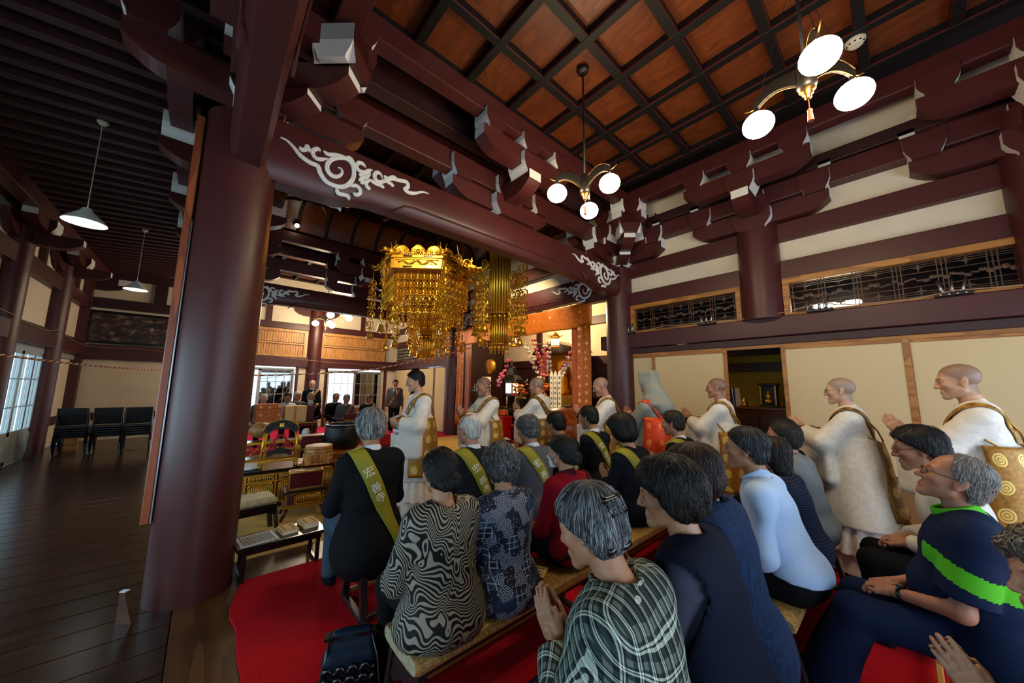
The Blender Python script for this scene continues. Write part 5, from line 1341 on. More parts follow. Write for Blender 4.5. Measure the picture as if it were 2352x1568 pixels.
def monk(label, head, yaw, s=1.0, hyaw=0.0, hpitch=0.0, hands='pray', skin='mid', shaved='6b625c', kesa=None, specs=None, lean=0.05, robe='mw', hair=None, h=0.008, th=0.014, panel=(0.92, 1.62), stride=0.12, face=None, hood=False, beard=0.0, browc='2a211c', pz=(0.60, 1.10), flare=1.0):
    kesa = kesa or KESA
    k = skeleton('stand', 0, s, lean, hyaw, hpitch, 0, hands, 0.175, stride, 0.02)
    for _ in range(4):
        s *= 1+(head[2]-k.head[2])/k.head[2]; k = skeleton('stand', 0, s, lean, hyaw, hpitch, 0, hands, 0.175, stride, 0.02)
    root = empty('person', (0, 0, 0), 0, label, 'person'); place(root, k, head, yaw)
    add_body(k, root, skin, h, shaved if not hood else None, face, False, browc, beard)
    if hair: add_hair(k, root, hair[0], hair[1], **dict(dict(h=h), **hair[2]))
    W = cloth('monk_white', kind=damask); Wc = cloth('monk_cream', 'd8cdb8', 0.8, 0.04, 20, 0.1); Ws = cloth('tabi_white', 'd6d3cc', 0.8, 0.03, 30, 0.05)
    R = k.Rl; zw = 1.02*s
    tp = torso_prims(k, 0.028, 1.02)
    core = Grp(tp+[Rc(k.P+V3(0, 0, 0.1), k.P+V3(0, 0.0, -0.1), 0.17*s)], 0.05)
    skirt = Cone((0, 0.01, 0.42*s), (0, 0.0, 1.12*s), (0.285*s*flare, 0.25*s*flare), (0.185*s, 0.155*s), 0.018, 7, s*9)
    bodyf = Grp([core, skirt], 0.06)
    sl = []
    for i in (0, 1):
        e, w, sh = k.el[i], k.wr[i], k.sh[i]; d = unit(w-e); w2 = w-d*0.045
        sl.append(Grp([Rc(sh, e, 0.075*s, 0.095*s), Rc(e, w2, 0.095*s, 0.075*s)], 0.04))
        y = unit(V3(d[0], d[1], 0)); x = np.cross(y, V3(0, 0, 1)); m = (e*0.55+w*0.45)
        if hands != 'down': sl.append(Bx(m+V3(0, 0, -0.17*s), V3(0.045, 0.175, 0.21)*s, 0.04*s, np.stack([x, y, V3(0, 0, 1)], 1)))
    rf = Grp([bodyf]+sl, 0.035*s)
    f = Nz(rf, 0.006, 8.0, int(s*1000) % 97, (1, 1, 0.35)); f = Cut(f, neck_hole(k, 0.062, 0.055, 0.025))
    for i in (0, 1):
        d = unit(k.wr[i]-k.el[i]); f = Cut(f, (lambda w, d: lambda p: np.where(np.linalg.norm(p-w, axis=1) < 0.13*s, (p-(w-d*0.045)) @ d, -1.0))(k.wr[i], d))
    Vv, F = sdf_mesh(f, th); mesh_obj('robe', Vv, F, cloth('hood_grey', '86877c', 0.85, 0.05, 30, 0.15) if robe == 'grey' else W, root)
    # pleated lower skirt, underskirt and white split-toed socks
    sk = Cone((0, 0.0, 0.20*s), (0, 0.0, 0.60*s), (0.30*s*flare, 0.25*s*flare), (0.225*s, 0.20*s), 0.016, 14, 1.0)
    Vv, F = sdf_mesh(sk, th); mesh_obj('pleated_skirt', Vv, F, W, root)
    us = Nz(Cone((0, 0.0, 0.045), (0, 0.0, 0.34*s), (0.285*s*flare, 0.24*s*flare), (0.25*s, 0.21*s), 0.012, 5, 2.0), 0.004, 8, 3)
    Vv, F = sdf_mesh(us, th*1.1); mesh_obj('underskirt', Vv, F, Wc, root)
    k.ank = [V3(-0.09, -0.08, 0.075), V3(0.09, stride+0.10, 0.075)] if hands != 'hold' else [V3(-0.09, stride+0.10, 0.075), V3(0.09, -0.08, 0.075)]
    add_feet(k, root, Ws, 'white_sock')
    add_collar(k, root, W, 0.064, 0.05, 0.0, 0.009, 'collar', 0.008, 0.35)
    k.top = Grp([core, Grp(sl[0:1], 0.0), Grp(sl[(1 if hands == 'down' else 2):(2 if hands == 'down' else 3)], 0.0)], 0.03)
    # gold stole: strap over the left shoulder and a broad panel wrapped round the left side and back
    strap = sash_loop(k, k.top, k.chest+R @ V3(0, 0, -0.02)*s, True, 0.62, 0.036*s, 0.010)
    grid_obj('stole_strap', strap, kesa, root, (1, 20), 0.004)
    tf = Grp([core, skirt], 0.06); nz, na = 22, 26; z0, z1 = pz[0]*s, pz[1]*s; rows = []
    for i in range(nz):
        z = z1+(z0-z1)*i/(nz-1); row = []
        for j in range(na):
            a = (panel[0]+(panel[1]-panel[0])*j/(na-1))*PI+0.05*math.sin(i*0.3); row.append((0.75*math.cos(a), 0.75*math.sin(a), z))
        rows.append(row)
    Pp = np.array(rows).reshape(-1, 3); d = -Pp.copy(); d[:, 2] = 0; d /= np.linalg.norm(d, axis=1)[:, None]
    Q = march(tf, Pp, d, 0.022, 60); Q = (Pp+d*np.minimum(((Q-Pp)*d).sum(1), 0.75-0.15*s)[:, None]).reshape(nz, na, 3)
    r = np.random.RandomState(3); fold = 0.006*np.sin(np.linspace(0, 9, na))[None, :, None]*np.linspace(0.2, 1.6, nz)[:, None, None]; Q = Q-d.reshape(nz, na, 3)*fold
    span = (panel[1]-panel[0])*PI*0.22*s
    grid_obj('stole_panel', Q, kesa, root, (max(2, round(span/0.125)), 4), 0.006)
    # cords joining strap and panel
    g = MB(); p0 = strap[4].mean(0); p1 = Q[0, 3]; g.tube([p0, (p0+p1)/2+V3(-0.02, 0.01, 0), p1], 0.007, 6).build('stole_cord', MT['goldpaint'], root, True); g = MB(); p2 = strap[-6].mean(0); p3 = Q[0, na-5]; g.tube([p2, (p2+p3)/2+V3(0, -0.015, 0), p3], 0.007, 6)
    g.build('stole_cord', MT['goldpaint'], root, True)
    if 'pray' in hands:
        w = (k.wr[0]+k.wr[1])/2; g = MB()
        for i in range(26):
            a = i/26*2*PI; g.ell(w+V3(0.05*math.cos(a), 0.02+0.02*math.cos(a*2), -0.02-0.07*(0.5-0.5*math.sin(a))+0.04), (0.006, 0.006, 0.006), 6, 4)
        g.build('prayer_beads', MT['beads'], root, True)
    if specs: add_glasses(k, root, specs)
    if hood:
        hd = k.head; T = lambda x, y, z: hd+k.Rh @ (V3(x, y, z)*s); HG = cloth('hood_grey', '86877c', 0.85, 0.05, 30, 0.15)
        hp = Grp([El(T(0, -0.02, 0.045), V3(0.098, 0.118, 0.10)*s, k.Rh), Bx(T(0, -0.015, 0.13), V3(0.088, 0.102, 0.085)*s, 0.03, k.Rh), El(T(0, -0.045, -0.06), V3(0.105, 0.112, 0.13)*s, k.Rh), El(T(0, -0.05, -0.15), V3(0.15, 0.14, 0.10)*s, k.Rh),
                  Rc(T(0, -0.06, -0.04), T(0, -0.17, -0.25), 0.112*s, 0.115*s), El(T(0, -0.12, -0.20), V3(0.19, 0.11, 0.07)*s, k.Rh)], 0.035)
        def fc(p):
            q = ((p-hd) @ k.Rh)/s; return np.minimum(np.minimum(q[:, 1]-0.072, 0.055-np.abs(q[:, 0])), 0.06-q[:, 2])*s
        Vv, F = sdf_mesh(Cut(Nz(hp, 0.004, 16, 4), fc), 0.009); mesh_obj('hood', Vv, F, HG, root)
    k.root = root; return k
MT['beads'] = plain('dark_beads', '2b1a12', 0.35, 0, 0.5, 0.05, 20, 0.0)
# ================================================================ LAMPS
MT['globe'] = emit('lit_globe', (1.0, 0.76, 0.47), 52.0)
MT['farglobe'] = emit('lit_far_globe', (1.0, 0.80, 0.54), 110.0)
def chandelier(name, loc, zc, angs, label, mat='globe', rad=0.33):
    t = empty(name, loc, 0, label, 'chandelier', 'three globe hanging lamps')
    MB().lathe([(0.045, -0.06), (0.062, -0.02), (0.05, 0.03), (0.05, 0.14), (0.025, 0.18)], (0, 0, 0), 16).build('hub', MT['bronze'], t, True)
    MB().lathe([(0.006, -0.135), (0.022, -0.12), (0.018, -0.105), (0.034, -0.09), (0.03, -0.075), (0.05, -0.06)], (0, 0, 0), 16).build('brass_finial', MT['brass'], t, True)
    MB().tube([(0, 0, 0.15), (0, 0, zc-loc[2])], 0.011, 8).build('rod', MT['bronze'], t, True)
    MB().lathe([(0.02, -0.05), (0.06, -0.04), (0.075, 0.0)], (0, 0, zc-loc[2]), 16).build('ceiling_rose', MT['bronze'], t, True)
    MB().tube([(0.0, 0, -0.13), (0.005, 0, -0.17), (-0.004, 0, -0.20)], 0.003, 5).lathe([(0.004, -0.20), (0.016, -0.215), (0.014, -0.235), (0.019, -0.30)], (0, 0, 0), 8).build('pull_tassel', MT['copper'], t)
    for a in angs:
        c, s = math.cos(a), math.sin(a); pts = []
        g = MB(); v = []; n = 9
        for i in range(n):
            u = i/(n-1); r = 0.05+(rad-0.03)*u; z = 0.075+0.11*math.sin(u*PI*0.62)-0.07*u*u*1.6
            for dz in (-0.055*(1-0.35*u), 0.055*(1-0.35*u)):
                for w in (-0.012, 0.012): v.append((c*r-s*w, s*r+c*w, z+dz))
        f = []
        for i in range(n-1):
            b = i*4
            for q in ((0, 1), (1, 3), (3, 2), (2, 0)): f.append((b+q[0], b+q[1], b+4+q[1], b+4+q[0]))
        f += [(0, 2, 3, 1), (n*4-4, n*4-3, n*4-1, n*4-2)]
        g.add(v, f).build('arm', MT['bronze'], t)
        e = MB()
        for k in (0, 2): e.tube([np.array(v[i*4+k])+np.array((0, 0, 0.004 if k else -0.004)) for i in range(n)], 0.003, 5)
        e.tube([(c*rad, s*rad, 0.06), (c*(rad+0.05), s*(rad+0.05), 0.065), (c*(rad+0.09), s*(rad+0.09), 0.085)], 0.006, 5).build('arm_edging', MT['bronze'] if False else MT['brass'], t, True)
        MB().tube([(c*rad, s*rad, 0.05), (c*rad, s*rad, -0.01)], 0.016, 8).build('globe_holder', MT['bronze'], t, True)
        MB().ell((c*rad, s*rad, -0.09), (0.108, 0.108, 0.094), 24, 14).build('globe', MT[mat], t, True)
        MB().tube([(c*rad, s*rad, 0.07), (0, 0, 0.95)], 0.0022, 4).build('stay_wire', MT['bronze'], t)
    return t
R_ = math.radians
chandelier('chandelier', (3.02, 2.19, 3.83), 5.36, (R_(149), R_(-93), R_(28)), 'hanging lamp with three white globes below the coffered ceiling, in front of the long beam')
chandelier('chandelier', (3.05, 0.26, 3.80), 5.36, (R_(75), R_(-42), R_(198)), 'hanging lamp with three white globes nearest the viewer, at the upper right')
chandelier('chandelier', (3.06, 11.6, 3.86), 5.36, (R_(40), R_(160), R_(280)), 'far hanging lamp with three globes, nearer one of the two by the name boards', 'farglobe')
chandelier('chandelier', (3.06, 13.6, 3.86), 5.36, (R_(40), R_(160), R_(280)), 'far hanging lamp with three globes, the one closest to the far windows', 'farglobe')
CONEL = emit('lit_pendant_inside', (0.93, 1.0, 0.93), 5.0)
for loc, zc, lb in (((-1.3, 6.53, 3.55), 4.93, 'white cone pendant lamp in the corridor, the nearer one'), ((-1.3, 10.72, 3.57), 4.93, 'white cone pendant lamp farther down the corridor')):
    t = empty('pendant_lamp', loc, 0, lb, 'pendant lamp', 'cone lamps of the corridor')
    MB().lathe([(0.19, 0.0), (0.178, 0.03), (0.055, 0.155), (0.045, 0.185), (0.02, 0.20)], (0, 0, 0), 28, None, False).build('shade', MT['whitecone'], t, 'auto')
    MB().disc((0, 0, 0.004), 0.165, 0.006, 24).build('diffuser', CONEL, t)
    MB().tube([(0, 0, 0.19), (0, 0, zc-loc[2])], 0.005, 6).build('cord', MT['cream'], t)
    MB().lathe([(0.03, -0.05), (0.055, -0.02), (0.055, 0.0)], (0, 0, zc-loc[2]), 14).build('ceiling_rose', MT['cream'], t, True)
t = empty('spotlight', (1.31, 9.4, 5.42), 0, 'small lit spotlight under the curved cove', 'spotlight')
MB().ell((0, 0, 0), (0.05, 0.05, 0.05), 14, 9).build('bulb', MT['bulb'], t, True)
MB().lathe([(0.03, 0.03), (0.06, 0.08), (0.06, 0.16), (0.02, 0.2)], (0, 0, 0), 12, rotm(-0.8, 0, 0)).build('lamp_housing', MT['bronze'], t, True)
t = empty('smoke_detector', (4.83, 0.0, 5.28), 0, 'round cream smoke detector on the coffered ceiling', 'smoke detector')
MB().lathe([(0.05, -0.055), (0.075, -0.035), (0.085, -0.01), (0.085, 0.02)], (0, 0, 0), 20).build('detector_body', MT['cream'], t, 'auto')
for i in range(10): MB().box((0.068*math.cos(i*0.628), 0.068*math.sin(i*0.628), -0.040), (0.01, 0.018, 0.012), rotm(0, 0, i*0.628)).build('vent_slot', MT['bronze'], t)

# spot that picks out the canopy, without a modelled fixture
def spot(name, loc, tgt, power, size, col=(1, 0.8, 0.5)):
    l = bpy.data.lights.new(name, 'SPOT'); l.energy = power; l.color = col; l.spot_size = size; l.spot_blend = 0.6; l.shadow_soft_size = 0.05
    o = bpy.data.objects.new(name, l); COL.objects.link(o); o.location = loc
    o.rotation_euler = Vector(np.array(tgt)-np.array(loc)).to_track_quat('-Z', 'Y').to_euler()
spot('canopy_spotlight', (1.45, 4.75, 4.9), (3.6, 7.2, 4.0), 260, 0.75)
spot('altar_front_fill', (4.0, 6.4, 5.4), (6.6, 7.0, 2.2), 700, 1.3)  # unseen spot added to light the altar hangings from the front
# triple lamp sockets along the lintel and the cables
for i, (y, lb) in enumerate(((3.54, 'triple bulb socket bracket at the left end of the first transom'), (2.10, 'triple bulb socket bracket before the first transom, near the column'), (0.66, 'triple bulb socket bracket in front of the glowing part of the second transom'), (-0.48, 'triple bulb socket bracket on the lintel at the right end'))):
    t = empty('lamp_socket', (XR-0.09, y, 2.68), 0, lb, 'lamp bracket', 'triple lamp brackets on the lintel')
    MB().bb((-0.03, -0.14, 0.0), (0.03, 0.14, 0.025)).build('base_plate', MT['bronze'], t)
    for k in (-1, 0, 1): MB().tube([(0, k*0.06, 0.02), (0, k*0.075, 0.07), (-0.01, k*(0.10 if k else 0), 0.19)], [0.018, 0.016, 0.013], 8).build('socket_tube', MT['chrome'], t, True)
    [MB().ell((-0.035, k*0.06, 0.012), (0.012, 0.014, 0.012), 8, 5).build('clip', MT['chrome'], t) for k in (-1.5, -0.5, 0.5, 1.5)]
def cable(name, pts, label, r=0.007, mat='cable'):
    P = np.array(pts, float); Q = []
    for i in range(len(P)-1):
        a, b = P[i], P[i+1]
        for u in np.linspace(0, 1, 8, endpoint=False): Q.append(a+(b-a)*u+np.array([0, 0, -0.02*math.sin(u*PI)]))
    Q.append(P[-1]); return tag(MB().tube(Q, r, 6).build(name, MT[mat], None, True), label, 'cable')
cable('cable', [(6.22, 3.72, 2.70), (6.24, 2.8, 2.74), (6.2, 2.1, 2.73), (6.24, 1.4, 2.70), (6.2, 0.66, 2.78), (6.24, 0.1, 2.70), (6.22, -0.48, 2.73), (6.24, -1.6, 2.70)], 'tan cable slung along the lintel above the white doors')
cable('cable', [(0.35, 14.98, 2.68), (1.8, 14.98, 2.62), (3.05, 14.8, 2.50), (4.6, 14.98, 2.47), (6.2, 14.98, 2.44), (6.22, 13.5, 2.62), (6.24, 11.5, 2.60)], 'tan cable along the far lintel under the name boards')
cable('cable', [(-2.58, 8.2, 2.86), (-2.58, 10.0, 2.74), (-2.58, 11.6, 2.66), (-2.58, 12.4, 2.74), (-2.58, 14.9, 2.60), (-1.6, 14.98, 2.60), (-0.1, 14.98, 2.52)], 'tan cable drooping along the corridor lintel')
cable('cable', [(-2.4, 13.6, 0.008), (-1.9, 12.9, 0.008), (-1.2, 12.4, 0.008), (-0.5, 11.6, 0.008), (-0.35, 9.5, 0.008)], 'thin dark cord lying across the corridor floor', 0.004, 'blackmat')
# five coloured braided rope from the corridor to the altar
def rope(pts, label, r=0.011):
    P = []
    for i in range(len(pts)-1):
        a, b = np.array(pts[i], float), np.array(pts[i+1], float); n = int(np.linalg.norm(b-a)/0.02)
        for j in range(n): u = j/n; P.append(a+(b-a)*u+np.array([0, 0, -0.05*np.linalg.norm(b-a)/4*math.sin(u*PI)]))
    P = np.array(P); T = np.gradient(P, axis=0); T /= np.linalg.norm(T, axis=1)[:, None]; U = np.cross(T, (0, 0, 1)); U /= np.linalg.norm(U, axis=1)[:, None]; Wv = np.cross(U, T)
    t = empty('braided_rope', (0, 0, 0), 0, label, 'rope'); k = np.arange(len(P))*0.02/0.13*2*PI
    for i, c in enumerate(('rope_white', 'rope_yellow', 'rope_red', 'rope_purple')):
        ph = i*PI/2; Q = P+U*(np.cos(k+ph)*r*0.62)[:, None]+Wv*(np.sin(k+ph)*r*0.62)[:, None]
        MB().tube(Q[::2], r*0.62, 5).build('strand', MT[c], t, True)
MT['rope_white'] = plain('rope_white', 'd8d6cf', 0.7, 0, 0.3, 0.03); MT['rope_yellow'] = plain('rope_yellow', 'd59a1e', 0.7, 0, 0.3, 0.03); MT['rope_red'] = plain('rope_red', 'a52626', 0.7, 0, 0.3, 0.03); MT['rope_purple'] = plain('rope_purple', '33255c', 0.7, 0, 0.3, 0.03)
rope([(-2.45, 5.45, 2.03), (-0.72, 11.4, 1.89), (0.0, 12.0, 1.86)], 'braided rope of white yellow red and purple strands across the corridor', 0.013)
rope([(0.15, 6.8, 1.76), (0.68, 7.0, 1.74), (2.52, 7.0, 1.92), (5.5, 7.0, 2.75), (7.0, 6.0, 2.75)], 'braided rope of four colours leading up to the altar', 0.012)
# ================================================================ CORRIDOR THINGS
t = empty('hanging_board', (-0.235, 3.93, 0), 0, 'tall narrow reddish wooden board hung against the big column, seen edge on', 'board')
MB().cb((0, 0, 2.22), (0.05, 0.34, 3.30), 0.006).build('board', MT['orangewood'], t)
MB().cb((0.030, -0.165, 1.75), (0.012, 0.012, 2.36), 0.003).build('metal_edge', MT['chrome'], t)['label'] = 'thin steel edge'
MB().cb((0.031, 0, 2.22), (0.012, 0.30, 3.2), 0.003).build('dark_face', MT['black'], t)
t = empty('framed_painting', (-1.70, YE-0.07, 3.17), 0, 'dark wide framed landscape painting on the corridor end wall', 'painting')
def painting():
    q = NT('dark_landscape'); q.set(0.35, 0, 0.5); v = q.coord('Object', (1, 1, 2.2)); n1 = q.n('ShaderNodeTexNoise'); n1.inputs['Scale'].default_value = 4.5; n1.inputs['Detail'].default_value = 8; n1.inputs['Distortion'].default_value = 0.6; q.l(v, n1.inputs['Vector'])
    q.base(q.ramp(n1.outputs[0], [(0.35, lin('120d0a')), (0.52, lin('38281c')), (0.62, lin('6d5a44')), (0.72, lin('9c8d76'))])); return q.m
MB().bb((-0.86, -0.02, -0.40), (0.86, 0.02, 0.40)).build('canvas', painting(), t)
g = MB(); g.bb((-0.93, -0.05, -0.47), (0.93, 0.0, -0.40)).bb((-0.93, -0.05, 0.40), (0.93, 0.0, 0.47)).bb((-0.93, -0.05, -0.4), (-0.86, 0.0, 0.4)).bb((0.86, -0.05, -0.4), (0.93, 0.0, 0.4)).build('frame', MT['black'], t)
# stacks of black folding chairs
def stack_chair():
    t = empty('stacking_chair', (0, 0, 0), 0, 'x', 'chair', 'stacked black chairs at the corridor end')
    g = MB().cb((0, 0, 0.40), (0.46, 0.42, 0.045), 0.012); g.build('seat', MT['blackmat'], t)
    MB().cb((0, 0.20, 0.74), (0.44, 0.03, 0.16), 0.01, rotm(-0.15, 0, 0)).build('backrest', MT['blackmat'], t)
    for s in (-1, 1):
        MB().tube([(s*0.22, -0.19, 0.0), (s*0.21, -0.17, 0.40)], 0.012, 8).build('leg', MT['blackmat'], t, True)
        MB().tube([(s*0.22, 0.21, 0.0), (s*0.215, 0.18, 0.40), (s*0.21, 0.23, 0.82)], 0.012, 8).build('leg', MT['blackmat'], t, True)
        MB().tube([(s*0.235, -0.22, 0.012), (s*0.235, 0.24, 0.012)], 0.011, 6).build('side_rail', MT['chrome'], t, True)
    return t
sc0 = None; nm = ('left', 'middle', 'right'); lv = ('lowest', 'second', 'third', 'fourth', 'topmost')
for i, (x, y) in enumerate(((-2.06, 12.35), (-1.55, 12.3), (-1.08, 12.2))):
    for j in range(5):
        o = stack_chair() if sc0 is None else clone(sc0)
        sc0 = sc0 or o
        o.location = (x, y-0.05*j, 0.055*j); o.rotation_euler = (0, 0, PI+0.03*(i-1)); o['label'] = 'black stacking chair, %s of five in the %s stack at the end of the corridor' % (lv[j], nm[i])
t = MB().bb((-2.30, 12.9, 0.0), (-2.10, 12.98, 0.30)).build('wood_block', MT['honey']); tag(t, 'small leaning wooden block beside the corridor wall', 'block')
t = empty('notice_card', (-0.25, 3.60, 0.0), 0.9, 'small white topped wooden wedge standing on the floor by the big column', 'wedge')
MB().prism([(-0.05, 0.0), (0.05, 0.0), (0.05, 0.20), (0.02, 0.20)], 0, -0.012, 0.012).build('wedge', MT['sillwood'], t); MB().bb((-0.016, 0.01, 0.20), (0.016, 0.05, 0.205)).build('white_top', MT['paperblue'], t)
# ================================================================ BENCHES
def bench(x0, x1, y, label, w=0.36, z=0.44):
    t = empty('bench', ((x0+x1)/2, y, 0), 0, label, 'bench', 'low padded benches of the congregation'); L = x1-x0; h = L/2
    g = MB(); v = []; f = []; n = 14; prof = []
    for i in range(n):
        a = 2*PI*i/n; c, s = math.cos(a), math.sin(a); prof.append((w/2*np.sign(c)*abs(c)**0.45, 0.038*np.sign(s)*abs(s)**0.6))
    for x in (-h, -h+0.015, h-0.015, h):
        k = 0.94 if abs(x) == h else 1
        for a, b in prof: v.append((x, a*k, z-0.04+b*k))
    for i in range(3):
        for j in range(n): f.append((i*n+j, i*n+(j+1) % n, (i+1)*n+(j+1) % n, (i+1)*n+j))
    f += [tuple(range(n)), tuple(range(3*n, 4*n))[::-1]]
    g.add(v, f); g.m = [0]*(3*n)+[1, 1]; g.build('seat_cushion', [MT['seatcloth'], MT['seatside']], t, 'auto')
    MB().cb((0, 0, z-0.095), (L-0.10, w-0.08, 0.03), 0.006).build('seat_board', MT['plumwood'], t)
    for sx in (-1, 1):
        x = sx*(h-0.045)
        for sy in (-1, 1): MB().bar((x, sy*(w/2-0.05), z-0.085), (x+sx*0.0, sy*(w/2+0.03), 0.02), 0.032, 0.045, (1, 0, 0)).build('leg', MT['plumwood'], t)
        MB().prism([(-w/2+0.05, z-0.09), (w/2-0.05, z-0.09), (w/2-0.02, z-0.24), (w/2-0.07, z-0.25), (0.04, z-0.20), (-0.04, z-0.20), (-w/2+0.07, z-0.25), (-w/2+0.02, z-0.24)], 0, x-0.012, x+0.012).build('end_panel', MT['plumwood'], t)
        MB().tube([(x+sx*0.01, -w/2+0.045, z-0.075), (x+sx*0.01, w/2-0.045, z-0.075)], 0.013, 8).build('carry_bar', MT['plumwood'], t, True)
        MB().cb((x, 0, 0.022), (0.045, w+0.14, 0.03), 0.006).build('foot_rail', MT['plumwood'], t)
    for sy in (-1, 1): MB().cb((0, sy*(w/2+0.025), 0.05), (L-0.10, 0.03, 0.03), 0.005).build('stretcher', MT['honey'] if sy > 0 else MT['plumwood'], t)
    return t
MT['plumwood'] = plain('dark_plum_wood', '231618', 0.4, 0, 0.5, 0.15, 6, 0.04)
bench(0.78, 2.20, 1.64, 'padded bench under the zebra blouse and the indigo patchwork jacket')
bench(2.42, 4.30, 1.66, 'padded bench under the two praying sash wearers right of the crimson cardigan')
bench(0.90, 1.42, 2.74, 'short padded bench under the grey haired man nearest the big column')
bench(1.52, 3.85, 2.44, 'long padded bench under the row of men with olive sashes')
bench(0.60, 2.18, 0.62, 'padded bench under the three women of the nearest row')
bench(2.34, 4.0, 0.64, 'padded bench under the man in the white shirt tinted daylight blue')
bench(2.36, 4.1, -0.20, 'padded bench under the man in the navy polo shirt')
bench(1.1, 2.1, -0.30, 'padded bench under the woman with curly grey hair')
def booklet(loc, rz, w, d, h, cover, label, lines=0, tilt=0):
    t = empty('booklet', loc, rz, label, 'booklet'); t.rotation_euler = (tilt, 0, rz)
    MB().cb((0, 0, h/2), (w-0.006, d-0.006, h-0.004), 0.001).build('pages', MT['paper'], t)
    MB().bb((-w/2, -d/2, h-0.002), (w/2, d/2, h)).bb((-w/2, -d/2, 0), (w/2, d/2, 0.002)).bb((-w/2, -d/2, 0), (-w/2+0.003, d/2, h)).build('cover', MT[cover], t)
    g = MB(); r = random.Random(int(abs(loc[0])*1000))
    for i in range(lines):
        x = w/2-0.03-i*(w-0.06)/max(1, lines-1); y = d/2-0.02
        while y > -d/2+0.03:
            q = r.uniform(0.006, 0.02); g.bb((x-0.004, y-q, h), (x+0.004, y, h+0.0006)); y -= q+0.005
    if lines: g.build('printed_lines', MT['ink'], t)
    return t
booklet((1.66, 1.66, 0.445), 0.5, 0.13, 0.18, 0.008, 'manila', 'cream booklet lying on the near bench beside the patchwork jacket', 3)
o = booklet((0.69, 0.98, 0.50), 0.4, 0.13, 0.18, 0.022, 'redlac', 'dark red prayer book with a small gold label, on the lap at the bottom edge')
MB().bb((-0.035, -0.05, 0.022), (0.035, 0.05, 0.0232)).build('gold_label', MT['manila'], o)
MB().bb((-0.012, -0.03, 0.0232), (0.012, 0.03, 0.0238)).build('label_mark', MT['ink'], o)
booklet((1.38, 2.22, 0.62), 0.15, 0.20, 0.28, 0.012, 'manila', 'open cream booklet held beside the zebra striped blouse', 0, 0.7)
booklet((1.68, 1.86, 0.72), -0.35, 0.14, 0.22, 0.012, 'manila', 'cream booklet held in front of the patchwork jacket', 0, 1.0)
# handbag
t = empty('handbag', (0.70, 2.02, 0.0), 1.15, 'dark blue handbag with black ruffles standing on the red carpet', 'handbag')
HANDBAG = t
# ================================================================ PEOPLE
GREY = ['5f5d5a', '8e8c88', 'a8a6a2', '2e2c2b']; DARKGREY = ['1f1e1d', '3a3837', '5c5a57', '121110']; BLACK = ['050404', '0c0a09', '16120f']; WHITE = ['b5b0a8', 'd0ccc4', '98938b']; BROWN = ['1d1210', '33211b', '4a332a', '150d0b']
SUIT = dict(mat=cloth('black_suit', '0e0f13', 0.8, 0.1, 80, 0.15))
SUITN = dict(mat=cloth('navy_suit', '10131b', 0.8, 0.1, 80, 0.15)); SUITG = dict(mat=cloth('grey_suit', '4b4c52', 0.85, 0.1, 90, 0.2)); SUITC = dict(mat=cloth('charcoal_suit', '1a1b1f', 0.85, 0.1, 90, 0.2))
PANT = dict(mat=cloth('black_trousers', '0c0d10', 0.85, 0.1, 80, 0.15)); PANTG = dict(mat=cloth('grey_trousers', '3c4a58', 0.85, 0.1, 80, 0.15)); JEAN = dict(mat=cloth('navy_jeans', '131f3b', 0.9, 0.15, 120, 0.4))
WC = cloth('white_shirt', 'c3cad2', 0.8, 0.03, 30, 0.1); DARKSOCK = cloth('dark_sock', '10141c', 0.9, 0.1, 80, 0.3)
COLL = dict(mat=WC, r=0.058, hgt=0.045, up=0.012, th=0.005)
def J(d, **k): return dict(d, **k)
KAN = '宏善寺'
# second bench: men with olive sashes
seated('grey haired man in a black coat with an olive sash, seated nearest the big column', (1.03, 2.88, 1.262), 0.0, lean=0.10, hpitch=-0.15, hair=('full', GREY, dict(h=0.006, n=1300, length=0.10, noise=0.002, seed=3)), skin='tan',
       top=J(SUIT, hem=-0.27, skirt=(-0.12, V3(0.262, 0.245, 0.24)), g=0.03, h=0.012, wide=1.02), legs=PANTG, feetmat=DARKSOCK, collar=COLL, sash=dict(mat=SASH_OL, chars=KAN, a=0.42, w=0.052, size=0.07, t0=0.17), h=0.0065, knees=0.40)
seated('white haired balding man with an olive sash, seated behind the zebra striped blouse', (1.78, 2.58, 1.222), 0.05, lean=0.1, hpitch=-0.12, hyaw=0.25, hair=('bald', WHITE, dict(h=0.006, n=500, length=0.06, seed=4)), skin='red', specs='black',
       top=J(SUITC, hem=-0.10, g=0.028), legs=PANT, collar=COLL, sash=dict(mat=SASH_OL, chars=KAN, a=0.5, w=0.05, size=0.07, t0=0.17), h=0.0065)
seated('curly haired man in a light grey suit and an olive sash, praying', (2.36, 2.43, 1.188), -0.1, lean=0.2, hpitch=-0.25, hyaw=0.1, hands='pray', hair=('full', ['3f3d3c', '6b6967', '2a2827'], dict(h=0.006, n=900, length=0.05, noise=0.004, seed=5, curl=0.6)), skin='tan',
       top=J(SUITG, hem=-0.08, g=0.026), legs=PANT, collar=COLL, sash=dict(mat=SASH_OL, chars=KAN, a=0.5, w=0.05, size=0.07, t0=0.17))
seated('dark haired man with an olive sash, half hidden behind the crimson cardigan', (2.95, 2.59, 1.19), 0.0, lean=0.2, hpitch=-0.3, hands='pray', hair=('short', BLACK, dict(n=300, length=0.06, seed=6)), skin='mid',
       top=J(SUITC, hem=-0.08), legs=PANT, collar=COLL, sash=dict(mat=SASH_OL, chars=KAN, a=0.5, w=0.05, size=0.07, t0=0.17))
